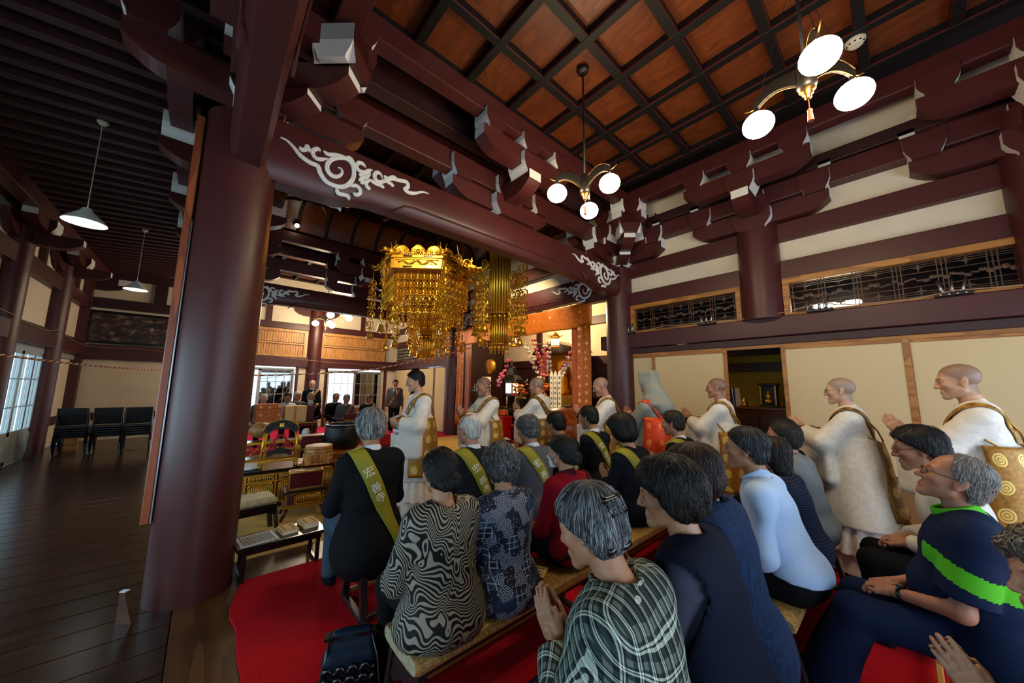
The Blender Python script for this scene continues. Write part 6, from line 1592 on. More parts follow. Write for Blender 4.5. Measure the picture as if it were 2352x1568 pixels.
seated('dark haired man in a black suit with an olive sash, right beside the drum', (3.50, 2.55, 1.238), 0.0, lean=0.16, hpitch=-0.2, hyaw=0.1, hands='pray', hair=('short', BLACK, dict(n=300, length=0.06, seed=7)), skin='mid',
       top=J(SUITN, hem=-0.10), legs=PANT, collar=COLL, sash=dict(mat=SASH_OL, chars=KAN, a=0.5, w=0.05, size=0.07, t0=0.17))
# first bench, left part
seated('woman with a black hair bun and a zebra striped blouse on the near bench', (0.985, 1.695, 1.142), 0.0, lean=0.08, hpitch=-0.1, hyaw=0.05, skin='mid', hair=('bun', ['040303', '0b0908', '15110f'], dict(h=0.005, n=1500, length=0.12, seed=11, flow='back', lift=0.004, wd=0.0016)),
       top=dict(mat=cloth('zebra', kind=zebra), hem=-0.105, g=0.036, wide=1.12, r0=0.078, r1=0.07, skirt=(-0.05, V3(0.24, 0.19, 0.14)), short=None, cut=0.13, fold=0.006, h=0.010, hole=(0.082, 0.055, -0.01), name='blouse'), legs=PANT, h=0.0055, hs=0.95)
seated('woman with short curly grey hair in an indigo patchwork jacket, middle of the near bench', (1.375, 1.655, 1.125), 0.0, lean=0.06, hpitch=-0.12, hyaw=-0.15, skin='mid', hair=('perm', ['39393a', '565758', '767878', '1e1e1f'], dict(h=0.005, n=1500, length=0.05, noise=0.005, seed=12, curl=0.7)),
       top=dict(mat=cloth('patchwork', kind=patchwork), hem=-0.105, g=0.034, wide=1.04, r0=0.072, r1=0.06, skirt=(-0.04, V3(0.22, 0.185, 0.14)), fold=0.006, h=0.011, hole=(0.066, 0.055, 0.015)), legs=PANT, collar=dict(mat=cloth('patchwork', kind=patchwork), r=0.066, hgt=0.04), h=0.0055, hs=0.95)
REDC = cloth('crimson_knit', '7c0d1a', 0.92, 0.12, 90, 0.4)
kR = seated('woman with pinned black hair, a crimson cardigan and a face mask', (1.97, 1.68, 1.134), -0.05, lean=0.12, hpitch=-0.1, hyaw=0.35, skin='mid', hair=('bun', ['070606', '12100e', '221e1c'], dict(n=700, length=0.1, seed=13, flow='back', lift=0.004)), mask=True,
       top=dict(mat=REDC, hem=-0.10, g=0.03, r0=0.07, r1=0.055, fold=0.006, name='cardigan'), legs=PANT, collar=dict(mat=cloth('checked_red', '4a1420', 0.85, 0.35, 60, 0.2), r=0.066, hgt=0.055), hs=0.92)
add_sash(kR, kR.root, cloth('leather_strap', '2a1512', 0.5, 0.1, 40, 0.2), None, False, 0.6, 0.016).name = 'bag_strap'
# first bench, right part
seated('woman with short black hair in a black suit and an olive sash, hands joined', (2.96, 1.79, 1.21), -0.05, lean=0.14, hpitch=-0.25, hyaw=0.2, hands='pray', skin='mid', hair=('bob', BLACK, dict(n=700, length=0.09, noise=0.002, seed=14)),
       top=J(SUITN, hem=-0.12, g=0.024), legs=PANT, sash=dict(mat=SASH_OL, chars=None, a=0.55, w=0.05), hs=0.92)
seated('dark haired man with an olive sash, praying in front of the orange stole', (3.85, 1.70, 1.222), 0.05, lean=0.14, hpitch=-0.15, hyaw=0.1, hands='pray', skin='red', hair=('short', ['17120f', '2a221d', '3a312b'], dict(n=400, length=0.07, seed=15)),
       top=J(SUIT, hem=-0.1, g=0.03), legs=PANT, collar=COLL, sash=dict(mat=SASH_OL, chars=None, a=0.55, w=0.05))
# third row, nearest the camera
PL = cloth('plaid', kind=plaid)
kP = seated('elderly woman with grey clipped hair in a black and white checked blouse, praying', (0.99, 0.725, 1.145), 0.12, lean=0.26, hpitch=-0.32, hyaw=0.12, hroll=0.05, hands='prayhigh', skin='tan', slump=0.05, shw=0.155,
       hair=('full', ['38393a', '58595b', '7d8082', '1a1a1b'], dict(h=0.0045, n=2600, length=0.13, seed=21, flow='down', wd=0.0011, lift=0.003)),
       top=dict(mat=PL, hem=-0.22, g=0.042, wide=1.12, r0=0.085, r1=0.058, skirt=(-0.08, V3(0.26, 0.21, 0.20)), fold=0.009, h=0.010, hole=(0.075, 0.05, 0.005), name='blouse'), legs=PANT, h=0.0045,
       collar=dict(mat=PL, r=0.074, hgt=0.05, up=0.0, th=0.008, tilt=-0.15))
s_ = kP.s*1.03; T_ = lambda x, y, z: kP.head+kP.Rh @ (V3(x, y, z)*s_)
g = MB()
for j in range(7):
    a = -0.75+1.5*j/6; g.bar(T_(0.085*math.sin(a), -0.118+0.03*abs(math.sin(a)), 0.075), T_(0.075*math.sin(a), -0.135+0.03*abs(math.sin(a)), 0.028), 0.014, 0.012)
g.tube([T_(0.088*math.sin(a), -0.124+0.035*abs(math.sin(a)), 0.078) for a in np.linspace(-0.8, 0.8, 9)], 0.010, 8)
g.build('claw_clip', MT['black'], kP.root, True)['label'] = 'black plastic claw clip'
MB().tube([T_(0.085*math.sin(a), -0.115+0.05*abs(math.sin(a)), -0.055+0.004*math.sin(a*9)) for a in np.linspace(-0.95, 0.95, 13)], 0.0125, 8).build('hair_band', MT['blackcloth'] if 'blackcloth' in MT else MT['black'], kP.root, True)['label'] = 'black velvet hair band'
g = MB()
for i in range(24):
    a = i/24*2*PI; g.ell((kP.wr[0]+kP.wr[1])/2+V3(0.045*math.cos(a), -0.01, -0.04+0.055*math.sin(a)), (0.007, 0.007, 0.007), 6, 4)
g.build('prayer_beads', plain('wooden_beads', '7a5a34', 0.5), kP.root, True)
kN = seated('woman with dark wavy hair and a navy vest, praying beside the checked blouse', (1.41, 0.655, 1.18), 0.12, lean=0.22, hpitch=-0.12, hyaw=0.35, hands='prayhigh', skin='mid', shw=0.16,
       hair=('perm', ['0a0807', '171311', '2c2621', '060505'], dict(h=0.005, n=2200, length=0.075, noise=0.004, seed=22, curl=0.35, wd=0.0014)),
       top=dict(mat=cloth('grey_blouse', '3a3d4c', 0.85, 0.08, 40, 0.15), hem=-0.1, g=0.022, r0=0.07, r1=0.055, h=0.012, name='blouse'), legs=PANT, h=0.005)
VN = cloth('navy_vest', '0c1424', 0.85, 0.15, 60, 0.3)
def vest(k, mat, g=0.046, wide=1.08, hem=-0.2, h=0.011, fold=0.005, seed=3, skirt=V3(0.245, 0.21, 0.18), col=None):
    P = torso_prims(k, g, wide)+[El(k.P+V3(0, -0.01, -0.06), skirt)]
    f = Grp(P, 0.04); f = Nz(f, fold, 11.0, seed)
    def arms(p):
        d = None
        for i in (0, 1):
            e = 0.083*k.s-Rc(k.sh[i]+V3((1 if i else -1)*0.028, 0.0, -0.01), k.el[i], 0.0)(p); e = e; d = e if d is None else np.maximum(d, e)
        return d
    f = Cut(f, neck_hole(k, 0.07, 0.055, 0.01), arms, plane(k.P+V3(0, 0, hem), (0, 0.1, -1)))
    Vv, F = sdf_mesh(f, h); o = mesh_obj('vest', Vv, F, mat, k.root)
    return o
vest(kN, VN)
kB = seated('woman with reddish brown bobbed hair in a blue ribbed vest, nearest row', (1.88, 0.745, 1.18), 0.1, lean=0.2, hpitch=-0.2, hyaw=0.1, skin='mid', hair=('bob', BROWN, dict(h=0.005, n=2000, length=0.11, noise=0.002, seed=23, wd=0.0014)),
       top=dict(mat=cloth('black_knit', '0c0d12', 0.9, 0.1, 80, 0.3), hem=-0.1, g=0.022, r0=0.07, r1=0.055, h=0.013, name='sweater'), legs=PANT, h=0.0055)
DN = cloth('denim_vest', kind=denim)
vest(kB, DN, 0.048, 1.1, -0.22, seed=9)
add_collar(kB, kB.root, DN, 0.085, 0.075, -0.01, 0.012, 'vest_collar', 0.008, -0.1)
seated('dark haired man leaning forward in a white shirt tinted daylight blue', (2.66, 0.715, 1.215), 0.05, lean=0.30, hpitch=0.0, hyaw=0.15, skin='tan', hair=('short', ['121112', '232325', '3d4045'], dict(h=0.0055, n=1100, length=0.06, seed=24)), specs=None,
       top=dict(mat=cloth('daylit_white_shirt', 'a9c2e2', 0.8, 0.03, 30, 0.1), hem=0.03, g=0.016, wide=1.0, r0=0.078, r1=0.058, fold=0.011, h=0.009, seed=5, name='shirt'), legs=PANT, collar=dict(mat=cloth('daylit_white_shirt'), r=0.062, hgt=0.06), h=0.006)  # white shirt, blue cast of the daylight put into the cloth colour
seated('woman with long black hair in a navy ribbed sweater', (3.12, 0.68, 1.13), 0.0, lean=0.22, hpitch=-0.1, skin='mid', hair=('long', ['120d0b', '221a16', '33271f'], dict(n=900, length=0.14, seed=25)),
       top=dict(mat=cloth('navy_rib', kind=ribbed), hem=-0.1, g=0.032, name='sweater'), legs=PANT)
seated('man with spectacles and a white face mask in a grey blue striped jacket', (3.62, 0.695, 1.205), 0.0, lean=0.18, hpitch=0.05, hyaw=0.1, skin='red', hair=('short', ['141211', '25211e'], dict(n=400, length=0.05, seed=26)), specs='bronze', mask=True,
       top=dict(mat=cloth('grey_jacket', '6f7577', 0.85, 0.12, 12, 0.2), hem=-0.08, g=0.04, r0=0.075, r1=0.06, fold=0.008), legs=dict(mat=cloth('khaki', '7d6a4c', 0.85, 0.1, 60, 0.2)), collar=dict(mat=cloth('grey_jacket', '6f7577', 0.85, 0.12, 12, 0.2), r=0.07, hgt=0.055))
seated('woman with a round black hair bun, almost hidden behind the masked man', (4.15, 0.80, 1.20), 0.0, lean=0.1, hyaw=0.0, skin='mid', hair=('bun', BLACK, dict(n=0)), top=J(SUITN, hem=-0.08), legs=PANT, h=0.010, th=0.018)
# fourth row at the right edge
kW = seated('black haired man with spectacles in a white shirt, behind the navy polo shirt', (3.5, -0.03, 1.225), 0.0, lean=0.26, hpitch=-0.15, hyaw=0.15, skin='tan', hair=('full', ['050505', '0d0c0c', '181616'], dict(h=0.006, n=900, length=0.05, seed=31, noise=0.002)), specs='bronze',
       top=dict(mat=cloth('ivory_shirt', 'c9c6bd', 0.8, 0.04, 30, 0.1), hem=-0.05, g=0.03, r0=0.07, r1=0.05, fold=0.008, name='shirt'), legs=PANT, feetmat=DARKSOCK, h=0.006)
NV = cloth('navy_polo', '0f1b36', 0.8, 0.12, 60, 0.2); LIME = cloth('lime_trim', '4fae1f', 0.7, 0.05, 40, 0.1)
kG = seated('grey haired man in a navy polo shirt with lime green bands, looking up', (2.68, -0.12, 1.185), 0.0, lean=0.10, hpitch=0.38, hyaw=0.1, skin='red', hair=('thin', ['5b5650', '7f7a74', '97928c'], dict(h=0.005, n=1500, length=0.025, seed=32, wd=0.001)), specs='bronze', hands='lap',
       top=dict(mat=NV, hem=-0.10, g=0.045, wide=1.08, belly=0.04, r0=0.088, r1=0.07, short=0.80, fold=0.007, h=0.0065, skirt=(-0.03, V3(0.23, 0.20, 0.14)), name='polo_shirt'), legs=J(JEAN, r=(0.10, 0.080, 0.075), flare=0.035, h=0.012), feetmat=DARKSOCK, collar=dict(mat=LIME, r=0.068, hgt=0.062, up=0.008, th=0.009), h=0.005, feet=0.16)
sh = [q for q in kG.root.children if q.name.startswith('polo_shirt')][0]; me = sh.data
Vv = np.array([q.co[:] for q in me.vertices]); F = np.array([q.vertices[:] for q in me.polygons]); Cc = Vv[F].mean(1)
band = np.zeros(len(F), bool)
for i in (0, 1):
    m = kG.sh[i]+(kG.el[i]-kG.sh[i])*0.42; sx = (1 if i else -1)
    band |= (np.abs((Cc[:, 2]-m[2])-0.42*(Cc[:, 1]-m[1])+0.01) < 0.036) & (Cc[:, 0]*sx > 0.105)
mesh_obj('sleeve_band', Vv, F[band], LIME, kG.root)['label'] = 'lime green band across sleeves and chest'
mesh_obj('polo_shirt', Vv, F[~band], NV, kG.root); bpy.data.objects.remove(sh)
w = kG.wr[0]; d = unit(kG.el[0]-w); x = unit(np.cross(d, V3(0, 0, 1))); y = np.cross(d, x); c = w+d*0.03
MB().tube([c+(x*math.cos(a)+y*math.sin(a))*0.031 for a in np.linspace(0, 2*PI, 15)[:-1]], 0.007, 6, True).disc(c+y*0.034*(1 if y[2] > 0 else -1), 0.017, 0.01, 14, np.stack([x, d, y], 1)).build('wristwatch', MT['black'], kG.root, True)
kC = seated('elderly woman with curly grey hair at the right edge, hands joined in prayer', (1.68, -0.235, 1.12), 0.15, lean=0.18, hpitch=-0.05, hyaw=0.25, hands='prayhigh', skin='mid', hair=('perm', ['4a4039', '75685c', '94887a', '2c2622'], dict(h=0.005, n=1800, length=0.045, noise=0.006, seed=33, curl=0.8)),
       top=dict(mat=cloth('dark_blouse', '17181d', 0.85, 0.1, 50, 0.2), hem=-0.12, g=0.032, name='blouse'), legs=PANT, h=0.0045)
# ---------------------------------------------------------------- monks in procession
monk('young monk with black hair in a white robe and gold stole, leading the procession', (2.05, 4.22, 1.655), 1.40, hyaw=-0.15, hpitch=-0.2, hands='hold', skin='light', shaved=None, hair=('short', BLACK, dict(n=500, length=0.03, seed=41, h=0.006)), panel=(0.80, 1.62), pz=(0.48, 1.12), h=0.0065, stride=0.2)
monk('shaven headed monk with joined hands, standing left of the altar offerings', (2.98, 3.98, 1.60), 1.35, hyaw=0.0, hpitch=-0.2, skin='tan', shaved='5a4a40', h=0.007)
monk('monk with thin grey hair seen from behind, a white knot on his gold stole', (3.78, 3.70, 1.615), 0.30, hyaw=0.2, hpitch=-0.1, skin='mid', shaved='6e6660', specs='bronze', panel=(0.95, 1.75), kesa=KESA2, h=0.007)
monk('elderly shaven monk bowing his head in front of the dark red altar column', (4.20, 2.84, 1.61), 0.65, hyaw=0.05, hpitch=-0.35, skin='red', shaved='8a7468', panel=(0.9, 1.55), h=0.007)
monk('hooded monk in grey with an orange stole', (4.35, 2.20, 1.60), -0.15, hyaw=0.05, hpitch=-0.1, skin='mid', kesa=KESA_O, robe='grey', hood=True, panel=(1.0, 1.75), pz=(0.45, 1.2), h=0.008)
monk('monk with spectacles and a broad gold stole panel, in front of the second white door', (4.80, 1.55, 1.605), 0.12, hyaw=0.1, hpitch=0.0, skin='tan', shaved='5b514b', specs='chrome', panel=(0.98, 1.72), pz=(0.36, 1.06), h=0.007)
monk('young shaven monk with black spectacles in a shining white robe, right of the doorway', (4.55, 0.40, 1.59), 0.0, hyaw=0.05, hpitch=-0.05, skin='pale', shaved='6f6a66', specs='black', panel=(1.28, 1.62), kesa=KESA2, pz=(0.50, 1.12), h=0.0065, th=0.012, flare=1.12)
monk('tall shaven monk at the right edge with a gold stole on his back', (4.28, -0.285, 1.672), -0.05, hyaw=0.15, hpitch=-0.12, skin='light', shaved='544a44', panel=(0.98, 1.75), pz=(0.50, 1.14), h=0.006, th=0.012)
# ---------------------------------------------------------------- the elders on the far side, facing the viewer
far = dict(h=0.010, th=0.02, legs=PANT)
FS = dict(mat=SASH_BR, chars=None, a=0.6)
def fsit(label, head, yaw, **k): return seated(label, head, yaw, **dict(far, **k))
fsit('masked old man in a black suit with a brown sash, seated across the hall', (2.25, 11.0, 1.235), PI-0.15, hpitch=-0.3, skin='tan', hair=('thin', ['6a645e', '8a857f'], {}), mask=True, top=J(SUIT), collar=COLL, sash=FS, hands='lap')
fsit('white haired old man leaning in behind the masked man', (2.08, 11.85, 1.26), PI, hpitch=-0.3, skin='red', hair=('short', WHITE, {}), top=J(SUITG), collar=COLL)
fsit('grey haired man in a grey suit reading at a far desk', (3.05, 10.5, 1.20), PI-0.1, hpitch=-0.4, skin='tan', hair=('short', GREY, {}), specs='bronze', top=J(SUITG), collar=COLL, sash=FS)
fsit('grey haired man half hidden behind the reading man', (2.98, 11.3, 1.22), PI, hpitch=-0.3, skin='tan', hair=('thin', GREY, {}), top=J(SUIT), collar=COLL)
fsit('bowed man in a black suit writing at a red desk by the far window', (3.78, 10.8, 1.18), PI-0.1, hpitch=-0.45, skin='tan', hair=('short', ['3a3632', '5a544e'], {}), top=J(SUIT), collar=COLL, sash=FS)
fsit('bald old man behind the orange cloth box on the far side', (1.22, 11.4, 1.20), PI, hpitch=-0.5, skin='pale', hair=('thin', WHITE, {}), top=J(SUITG), collar=COLL)
fsit('young man with black hair behind the brown cardboard box', (1.74, 11.25, 1.24), PI, hpitch=-0.3, skin='tan', hair=('short', BLACK, {}), top=dict(mat=WC), collar=COLL)
def fstand(label, head, yaw, suit, hair, skin='tan', sash=True, hp=-0.1, specs=None):
    k = skeleton('stand', 0, 1.0, 0.03, 0.0, hp, 0, 'down', 0.18, 0.05)
    s = head[2]/k.head[2]; k = skeleton('stand', 0, s, 0.03, 0.0, hp, 0, 'down', 0.18, 0.05)
    root = empty('person', (0, 0, 0), 0, label, 'person'); place(root, k, head, yaw)
    add_body(k, root, skin, 0.010, None); add_hair(k, root, *hair, h=0.010); add_top(k, root, suit, h=0.018, hem=-0.13, g=0.028, skirt=(-0.04, V3(0.19, 0.15, 0.16)))
    add_legs(k, root, PANT['mat'], 0.018, (0.092, 0.075, 0.075)); add_feet(k, root, MT['black'], 'shoe', 0.012); add_collar(k, root, WC, 0.058, 0.045, 0.012, 0.005)
    # shirt front and tie in the jacket opening
    f = Cut(k.top, lambda p: p[:, 2]*0-9); z = np.linspace(k.neck[2]-0.03, k.neck[2]-0.26, 8); rows = []
    for i, zz in enumerate(z):
        w = 0.055*(1-i/8)+0.008; rows.append([(x, 0.5, zz) for x in np.linspace(-w, w, 5)])
    P = np.array(rows).reshape(-1, 3); Q = march(f, P, np.tile(V3(0, -1, 0), (len(P), 1)), 0.004, 40).reshape(8, 5, 3); grid_obj('shirt_front', Q, WC, root, thick=0.003)
    rows = np.array([[(x, 0.5, zz) for x in (-0.02, 0, 0.02)] for zz in z]); P = rows.reshape(-1, 3); Q = march(f, P, np.tile(V3(0, -1, 0), (len(P), 1)), 0.009, 40).reshape(8, 3, 3); grid_obj('necktie', Q, MT['black'], root, thick=0.003)
    if sash: add_sash(k, root, SASH_BR, None, True, 0.55)
    if specs: add_glasses(k, root, specs)
    return k
fstand('man in a grey suit with a brown sash standing by the far white doors', (4.98, 11.75, 1.665), PI-0.35, SUITG['mat'], ('short', BLACK), 'tan', True, -0.25)
fstand('smiling white haired man in a dark suit standing by the far column', (2.55, 12.4, 1.60), PI-0.2, SUITN['mat'], ('thin', WHITE), 'pale', True, 0.0, 'bronze')
# handbag body (uses the smooth field mesher)
f = Nz(Grp([Bx((0, 0, 0.13), (0.06, 0.13, 0.13), 0.04), Bx((0, 0, 0.27), (0.022, 0.10, 0.075), 0.02)], 0.08), 0.004, 18, 5)
Vv, F = sdf_mesh(f, 0.010); mesh_obj('bag_body', Vv, F, cloth('bag_blue', '0d1c2c', 0.45, 0.2, 40, 0.3), HANDBAG)
for q in range(4):
    pts = [(-0.082+0.006*q, -0.12+0.24*i/20, 0.06+0.045*q+0.016*math.sin(i*1.3+q)) for i in range(21)]
    MB().tube(pts, 0.013, 6).build('ruffle', MT['black'], HANDBAG, True)
for s in (-1, 1): MB().tube([(s*0.03, -0.10, 0.32), (s*0.06, -0.13, 0.22), (s*0.085, -0.15, 0.10), (s*0.09, 0.0, 0.06), (s*0.085, 0.14, 0.12), (s*0.05, 0.12, 0.22), (s*0.03, 0.10, 0.32)], 0.008, 6).build('handle', MT['black'], HANDBAG, True)
MB().ell((0, 0.0, 0.335), (0.012, 0.015, 0.014), 8, 5).bb((-0.026, -0.13, 0.31), (0.026, 0.13, 0.325)).build('clasp', MT['black'], HANDBAG)
# ================================================================ RITUAL FURNITURE IN THE MIDDLE OF THE HALL
def goldtrim_box(t, a, b, mat='redlac', trim=0.014, name='case', tm='goldpaint'):
    a = np.array(a, float); b = np.array(b, float)
    MB().bb(a+trim*0.4, b-trim*0.4).build(name, MT[mat], t)
    g = MB(); q = trim
    for ax in range(3):
        o = [x for x in range(3) if x != ax]
        for u in (0, 1):
            for w in (0, 1):
                lo = a.copy(); hi = b.copy(); e = (a, b)[u]; d = (a, b)[w]
                lo[o[0]] = e[o[0]]-(q if u else 0); hi[o[0]] = e[o[0]]+(0 if u else q)
                lo[o[1]] = d[o[1]]-(q if w else 0); hi[o[1]] = d[o[1]]+(0 if w else q); g.bb(lo, hi)
    g.build('gold_edging', MT[tm], t)
def gold_panel(t, x, y0, z, w, h, face='y'):
    # slatted gold panel with rounded corners on the front face
    n = max(5, int(w/0.022)); g = MB()
    for i in range(n):
        u = (i+0.5)/n-0.5; hh = h*(1-0.16*max(0, (abs(u)-0.34)/0.16)**2)
        g.tube([(x+u*w, y0, z-hh/2), (x+u*w, y0, z+hh/2)], w/n*0.56, 6)
    g.build('gold_slat_panel', MT['goldpaint'], t, True)
    pts = []
    for a in np.linspace(0, 2*PI, 25)[:-1]:
        c, s = math.cos(a), math.sin(a); pts.append((x+(w/2+0.008)*np.sign(c)*abs(c)**0.3, y0-0.004, z+(h/2+0.008)*np.sign(s)*abs(s)**0.3))
    MB().tube(pts, 0.007, 6, True).build('panel_rim', MT['gold'], t, True)
# low black table with scores
t = empty('low_table', (0.64, 3.82, 0), 0.02, 'low black lacquer folding table with sheets and booklets beside the big column', 'table')
MB().cb((0, 0, 0.262), (0.66, 0.34, 0.03), 0.006).build('table_top', MT['black'], t); MB().cb((0, -0.15, 0.232), (0.58, 0.02, 0.04), 0.004).cb((0, 0.15, 0.232), (0.58, 0.02, 0.04), 0.004).build('apron', MT['black'], t)
for sx in (-1, 1):
    for sy in (-1, 1): MB().bar((sx*0.27, sy*0.13, 0.25), (sx*0.27, sy*0.13, 0.012), 0.028, 0.034).build('leg', MT['black'], t)
    MB().cb((sx*0.27, 0, 0.014), (0.03, 0.32, 0.026), 0.004).build('foot_rail', MT['black'], t)
booklet((0.46, 3.80, 0.277), 0.12, 0.27, 0.24, 0.006, 'paperblue', 'white printed score sheet at the left end of the low black table', 14)
booklet((0.69, 3.84, 0.277), 0.12, 0.13, 0.19, 0.028, 'manila', 'stack of cream booklets in the middle of the low black table', 2)
booklet((0.86, 3.87, 0.277), 0.12, 0.13, 0.19, 0.044, 'manila', 'taller stack of cream booklets at the right end of the low black table', 2)
# stool with brocade cushion
t = empty('stool', (0.46, 4.74, 0), 0.1, 'black stool with a pale brocade cushion half hidden by the big column', 'stool')
MB().cb((0, 0, 0.36), (0.48, 0.34, 0.08), 0.03).build('cushion', MT['seatside'], t)
MB().prism([(-0.23, 0.32), (0.23, 0.32), (0.25, 0.20), (0.15, 0.24), (-0.15, 0.24), (-0.25, 0.20)], 1, -0.15, -0.11).prism([(-0.23, 0.32), (0.23, 0.32), (0.25, 0.20), (0.15, 0.24), (-0.15, 0.24), (-0.25, 0.20)], 1, 0.11, 0.15).build('frame', MT['black'], t)
for sx in (-1, 1):
    for sy in (-1, 1): MB().bar((sx*0.22, sy*0.13, 0.3), (sx*0.26, sy*0.14, 0.0), 0.035, 0.04).build('leg', MT['black'], t)
# lectern chest
t = empty('sutra_desk', (1.06, 5.10, 0), -0.12, 'dark red lectern chest with gold edging on curved legs, in front of the gong table', 'desk')
goldtrim_box(t, (-0.20, -0.15, 0.155), (0.20, 0.15, 0.30)); gold_panel(t, 0.03, -0.152, 0.225, 0.26, 0.085)
MB().cb((0, 0, 0.32), (0.46, 0.38, 0.022), 0.006).build('shelf', MT['black'], t); MB().cb((0, 0, 0.145), (0.46, 0.36, 0.02), 0.005).build('base_board', MT['goldpaint'], t)
goldtrim_box(t, (-0.18, -0.10, 0.33), (0.19, 0.11, 0.53), name='lectern'); MB().tube([(-0.185, -0.10, 0.53), (0.195, -0.10, 0.53)], 0.014, 8).build('rounded_top', MT['goldpaint'], t, True)
for sx in (-1, 1):
    for sy in (-1, 1): MB().tube([(sx*0.18, sy*0.13, 0.14), (sx*0.20, sy*0.145, 0.08), (sx*0.235, sy*0.17, 0.0)], [0.028, 0.022, 0.016], 6).build('curved_leg', MT['redlac'], t, True)
# big gong table with gold panels
t = empty('altar_table', (0.92, 5.86, 0), -0.03, 'long dark red altar table with gold slatted panels behind the lectern chest', 'table')
MB().bb((-0.42, -0.23, 0.04), (0.60, 0.23, 0.44)).build('case', MT['redlac'], t)
MB().cb((0.09, 0, 0.462), (1.14, 0.54, 0.04), 0.008).build('table_top', MT['black'], t); MB().cb((0.09, 0, 0.02), (1.14, 0.54, 0.04), 0.008).build('plinth', MT['redlac'], t)
g = MB()
for z in (0.065, 0.335, 0.425): g.bb((-0.425, -0.238, z-0.009), (0.605, -0.228, z+0.009))
for x in (-0.415, -0.09, 0.25, 0.595): g.bb((x-0.011, -0.24, 0.05), (x+0.011, -0.228, 0.43))
g.bb((-0.435, -0.24, 0.448), (0.665, -0.262, 0.47)).build('gold_edging', MT['gold'], t)
for x in (-0.25, 0.08, 0.42): gold_panel(t, x, -0.236, 0.20, 0.25, 0.22); gold_panel(t, x, -0.236, 0.38, 0.25, 0.06)
# hanging chime frame with a carved arch
t = empty('chime_frame', (0.86, 5.80, 0.482), -0.05, 'gold posted chime stand with a carved dark arch and a bronze chime', 'chime')
for sx in (-1, 1):
    MB().tube([(sx*0.21, 0, 0.03), (sx*0.185, 0, 0.50)], 0.013, 8).build('post', MT['gold'], t, True); MB().cb((sx*0.21, 0, 0.03), (0.05, 0.20, 0.06), 0.012).build('foot', MT['goldpaint'], t)
MB().cb((0, 0, 0.075), (0.46, 0.03, 0.03), 0.005).build('cross_bar', MT['gold'], t)
arc = [(0.20*math.cos(a)*1.04, 0.47+0.155*math.sin(a)) for a in np.linspace(0, PI, 15)]; inn = [(0.15*math.cos(a), 0.44+0.06*math.sin(a)) for a in np.linspace(PI, 0, 11)]
MB().prism(arc+inn, 1, -0.014, 0.014).build('arch_board', MT['bronze'], t)
g = MB(); r = random.Random(4)
for i in range(26):
    a = 0.15+2.85*i/25; q = 0.105+0.03*(i % 3-1)*0.6; x, z = q*1.55*math.cos(a), 0.475+q*math.sin(a)
    g.tube([(x+0.016*math.cos(b)*(1-b/9), -0.016, z+0.016*math.sin(b)*(1-b/9)) for b in np.linspace(0, 6, 9)], 0.005, 5)
g.build('carving', MT['bronze'], t, True)
MB().tube([(p[0], -0.002, p[1]) for p in arc], 0.007, 6).build('arch_rim', MT['golddark'], t, True)
MB().cb((0, -0.018, 0.555), (0.05, 0.008, 0.05), 0.003).build('crest_plate', MT['gold'], t); MB().cb((0, -0.023, 0.555), (0.03, 0.004, 0.03), 0.001).build('crest_mark', MT['manila'], t)
MB().prism([(-0.15, 0.13), (-0.13, 0.22), (-0.05, 0.235), (0, 0.27), (0.05, 0.235), (0.13, 0.22), (0.15, 0.13), (0.06, 0.165), (-0.06, 0.165)], 1, -0.008, 0.008).build('chime_plate', MT['bronze'], t)
g = MB()
for sx in (-1, 1): g.tube([(sx*0.05, 0, 0.235), (sx*0.07, -0.01, 0.35), (sx*0.03, 0, 0.44)], 0.012, 6).tube([(sx*0.12, 0, 0.3), (sx*0.14, 0, 0.2), (sx*0.10, 0, 0.12)], 0.006, 5)
g.tube([(-0.12, 0, 0.3), (-0.05, -0.01, 0.37), (0, -0.01, 0.42), (0.05, -0.01, 0.37), (0.12, 0, 0.3)], 0.012, 6).build('red_cord', MT['rope_red'], t, True)
t = empty('round_cushion', (0.52, 5.86, 0.482), 0, 'pale round cushion on the altar table beside the chime stand', 'cushion')
MB().lathe([(0.03, 0.0), (0.15, 0.006), (0.17, 0.03), (0.15, 0.05), (0.03, 0.054)], (0, 0, 0), 24).build('cushion', MT['paperblue'], t, True)
# sutra box on stand
t = empty('sutra_box', (1.46, 6.62, 0), -0.1, 'dark red sutra box with gold corners on a stand left of the gong', 'box')
goldtrim_box(t, (-0.22, -0.15, 0.0), (0.22, 0.15, 0.56), 'redlac', 0.02, 'stand'); gold_panel(t, 0, -0.155, 0.44, 0.30, 0.12); gold_panel(t, 0, -0.155, 0.2, 0.30, 0.26)
MB().cb((0, 0, 0.57), (0.52, 0.38, 0.025), 0.005).build('stand_top', MT['goldpaint'], t); MB().cb((0, 0, 0.655), (0.42, 0.27, 0.14), 0.012).cb((0, 0, 0.745), (0.44, 0.29, 0.045), 0.012).build('box', MT['redlac'], t)
g = MB()
for sx in (-1, 1):
    for sy in (-1, 1): g.cb((sx*0.205, sy*0.13, 0.745), (0.04, 0.04, 0.052), 0.006); g.cb((sx*0.205, sy*0.13, 0.605), (0.02, 0.02, 0.04), 0.004)
g.build('gold_corner', MT['gold'], t)
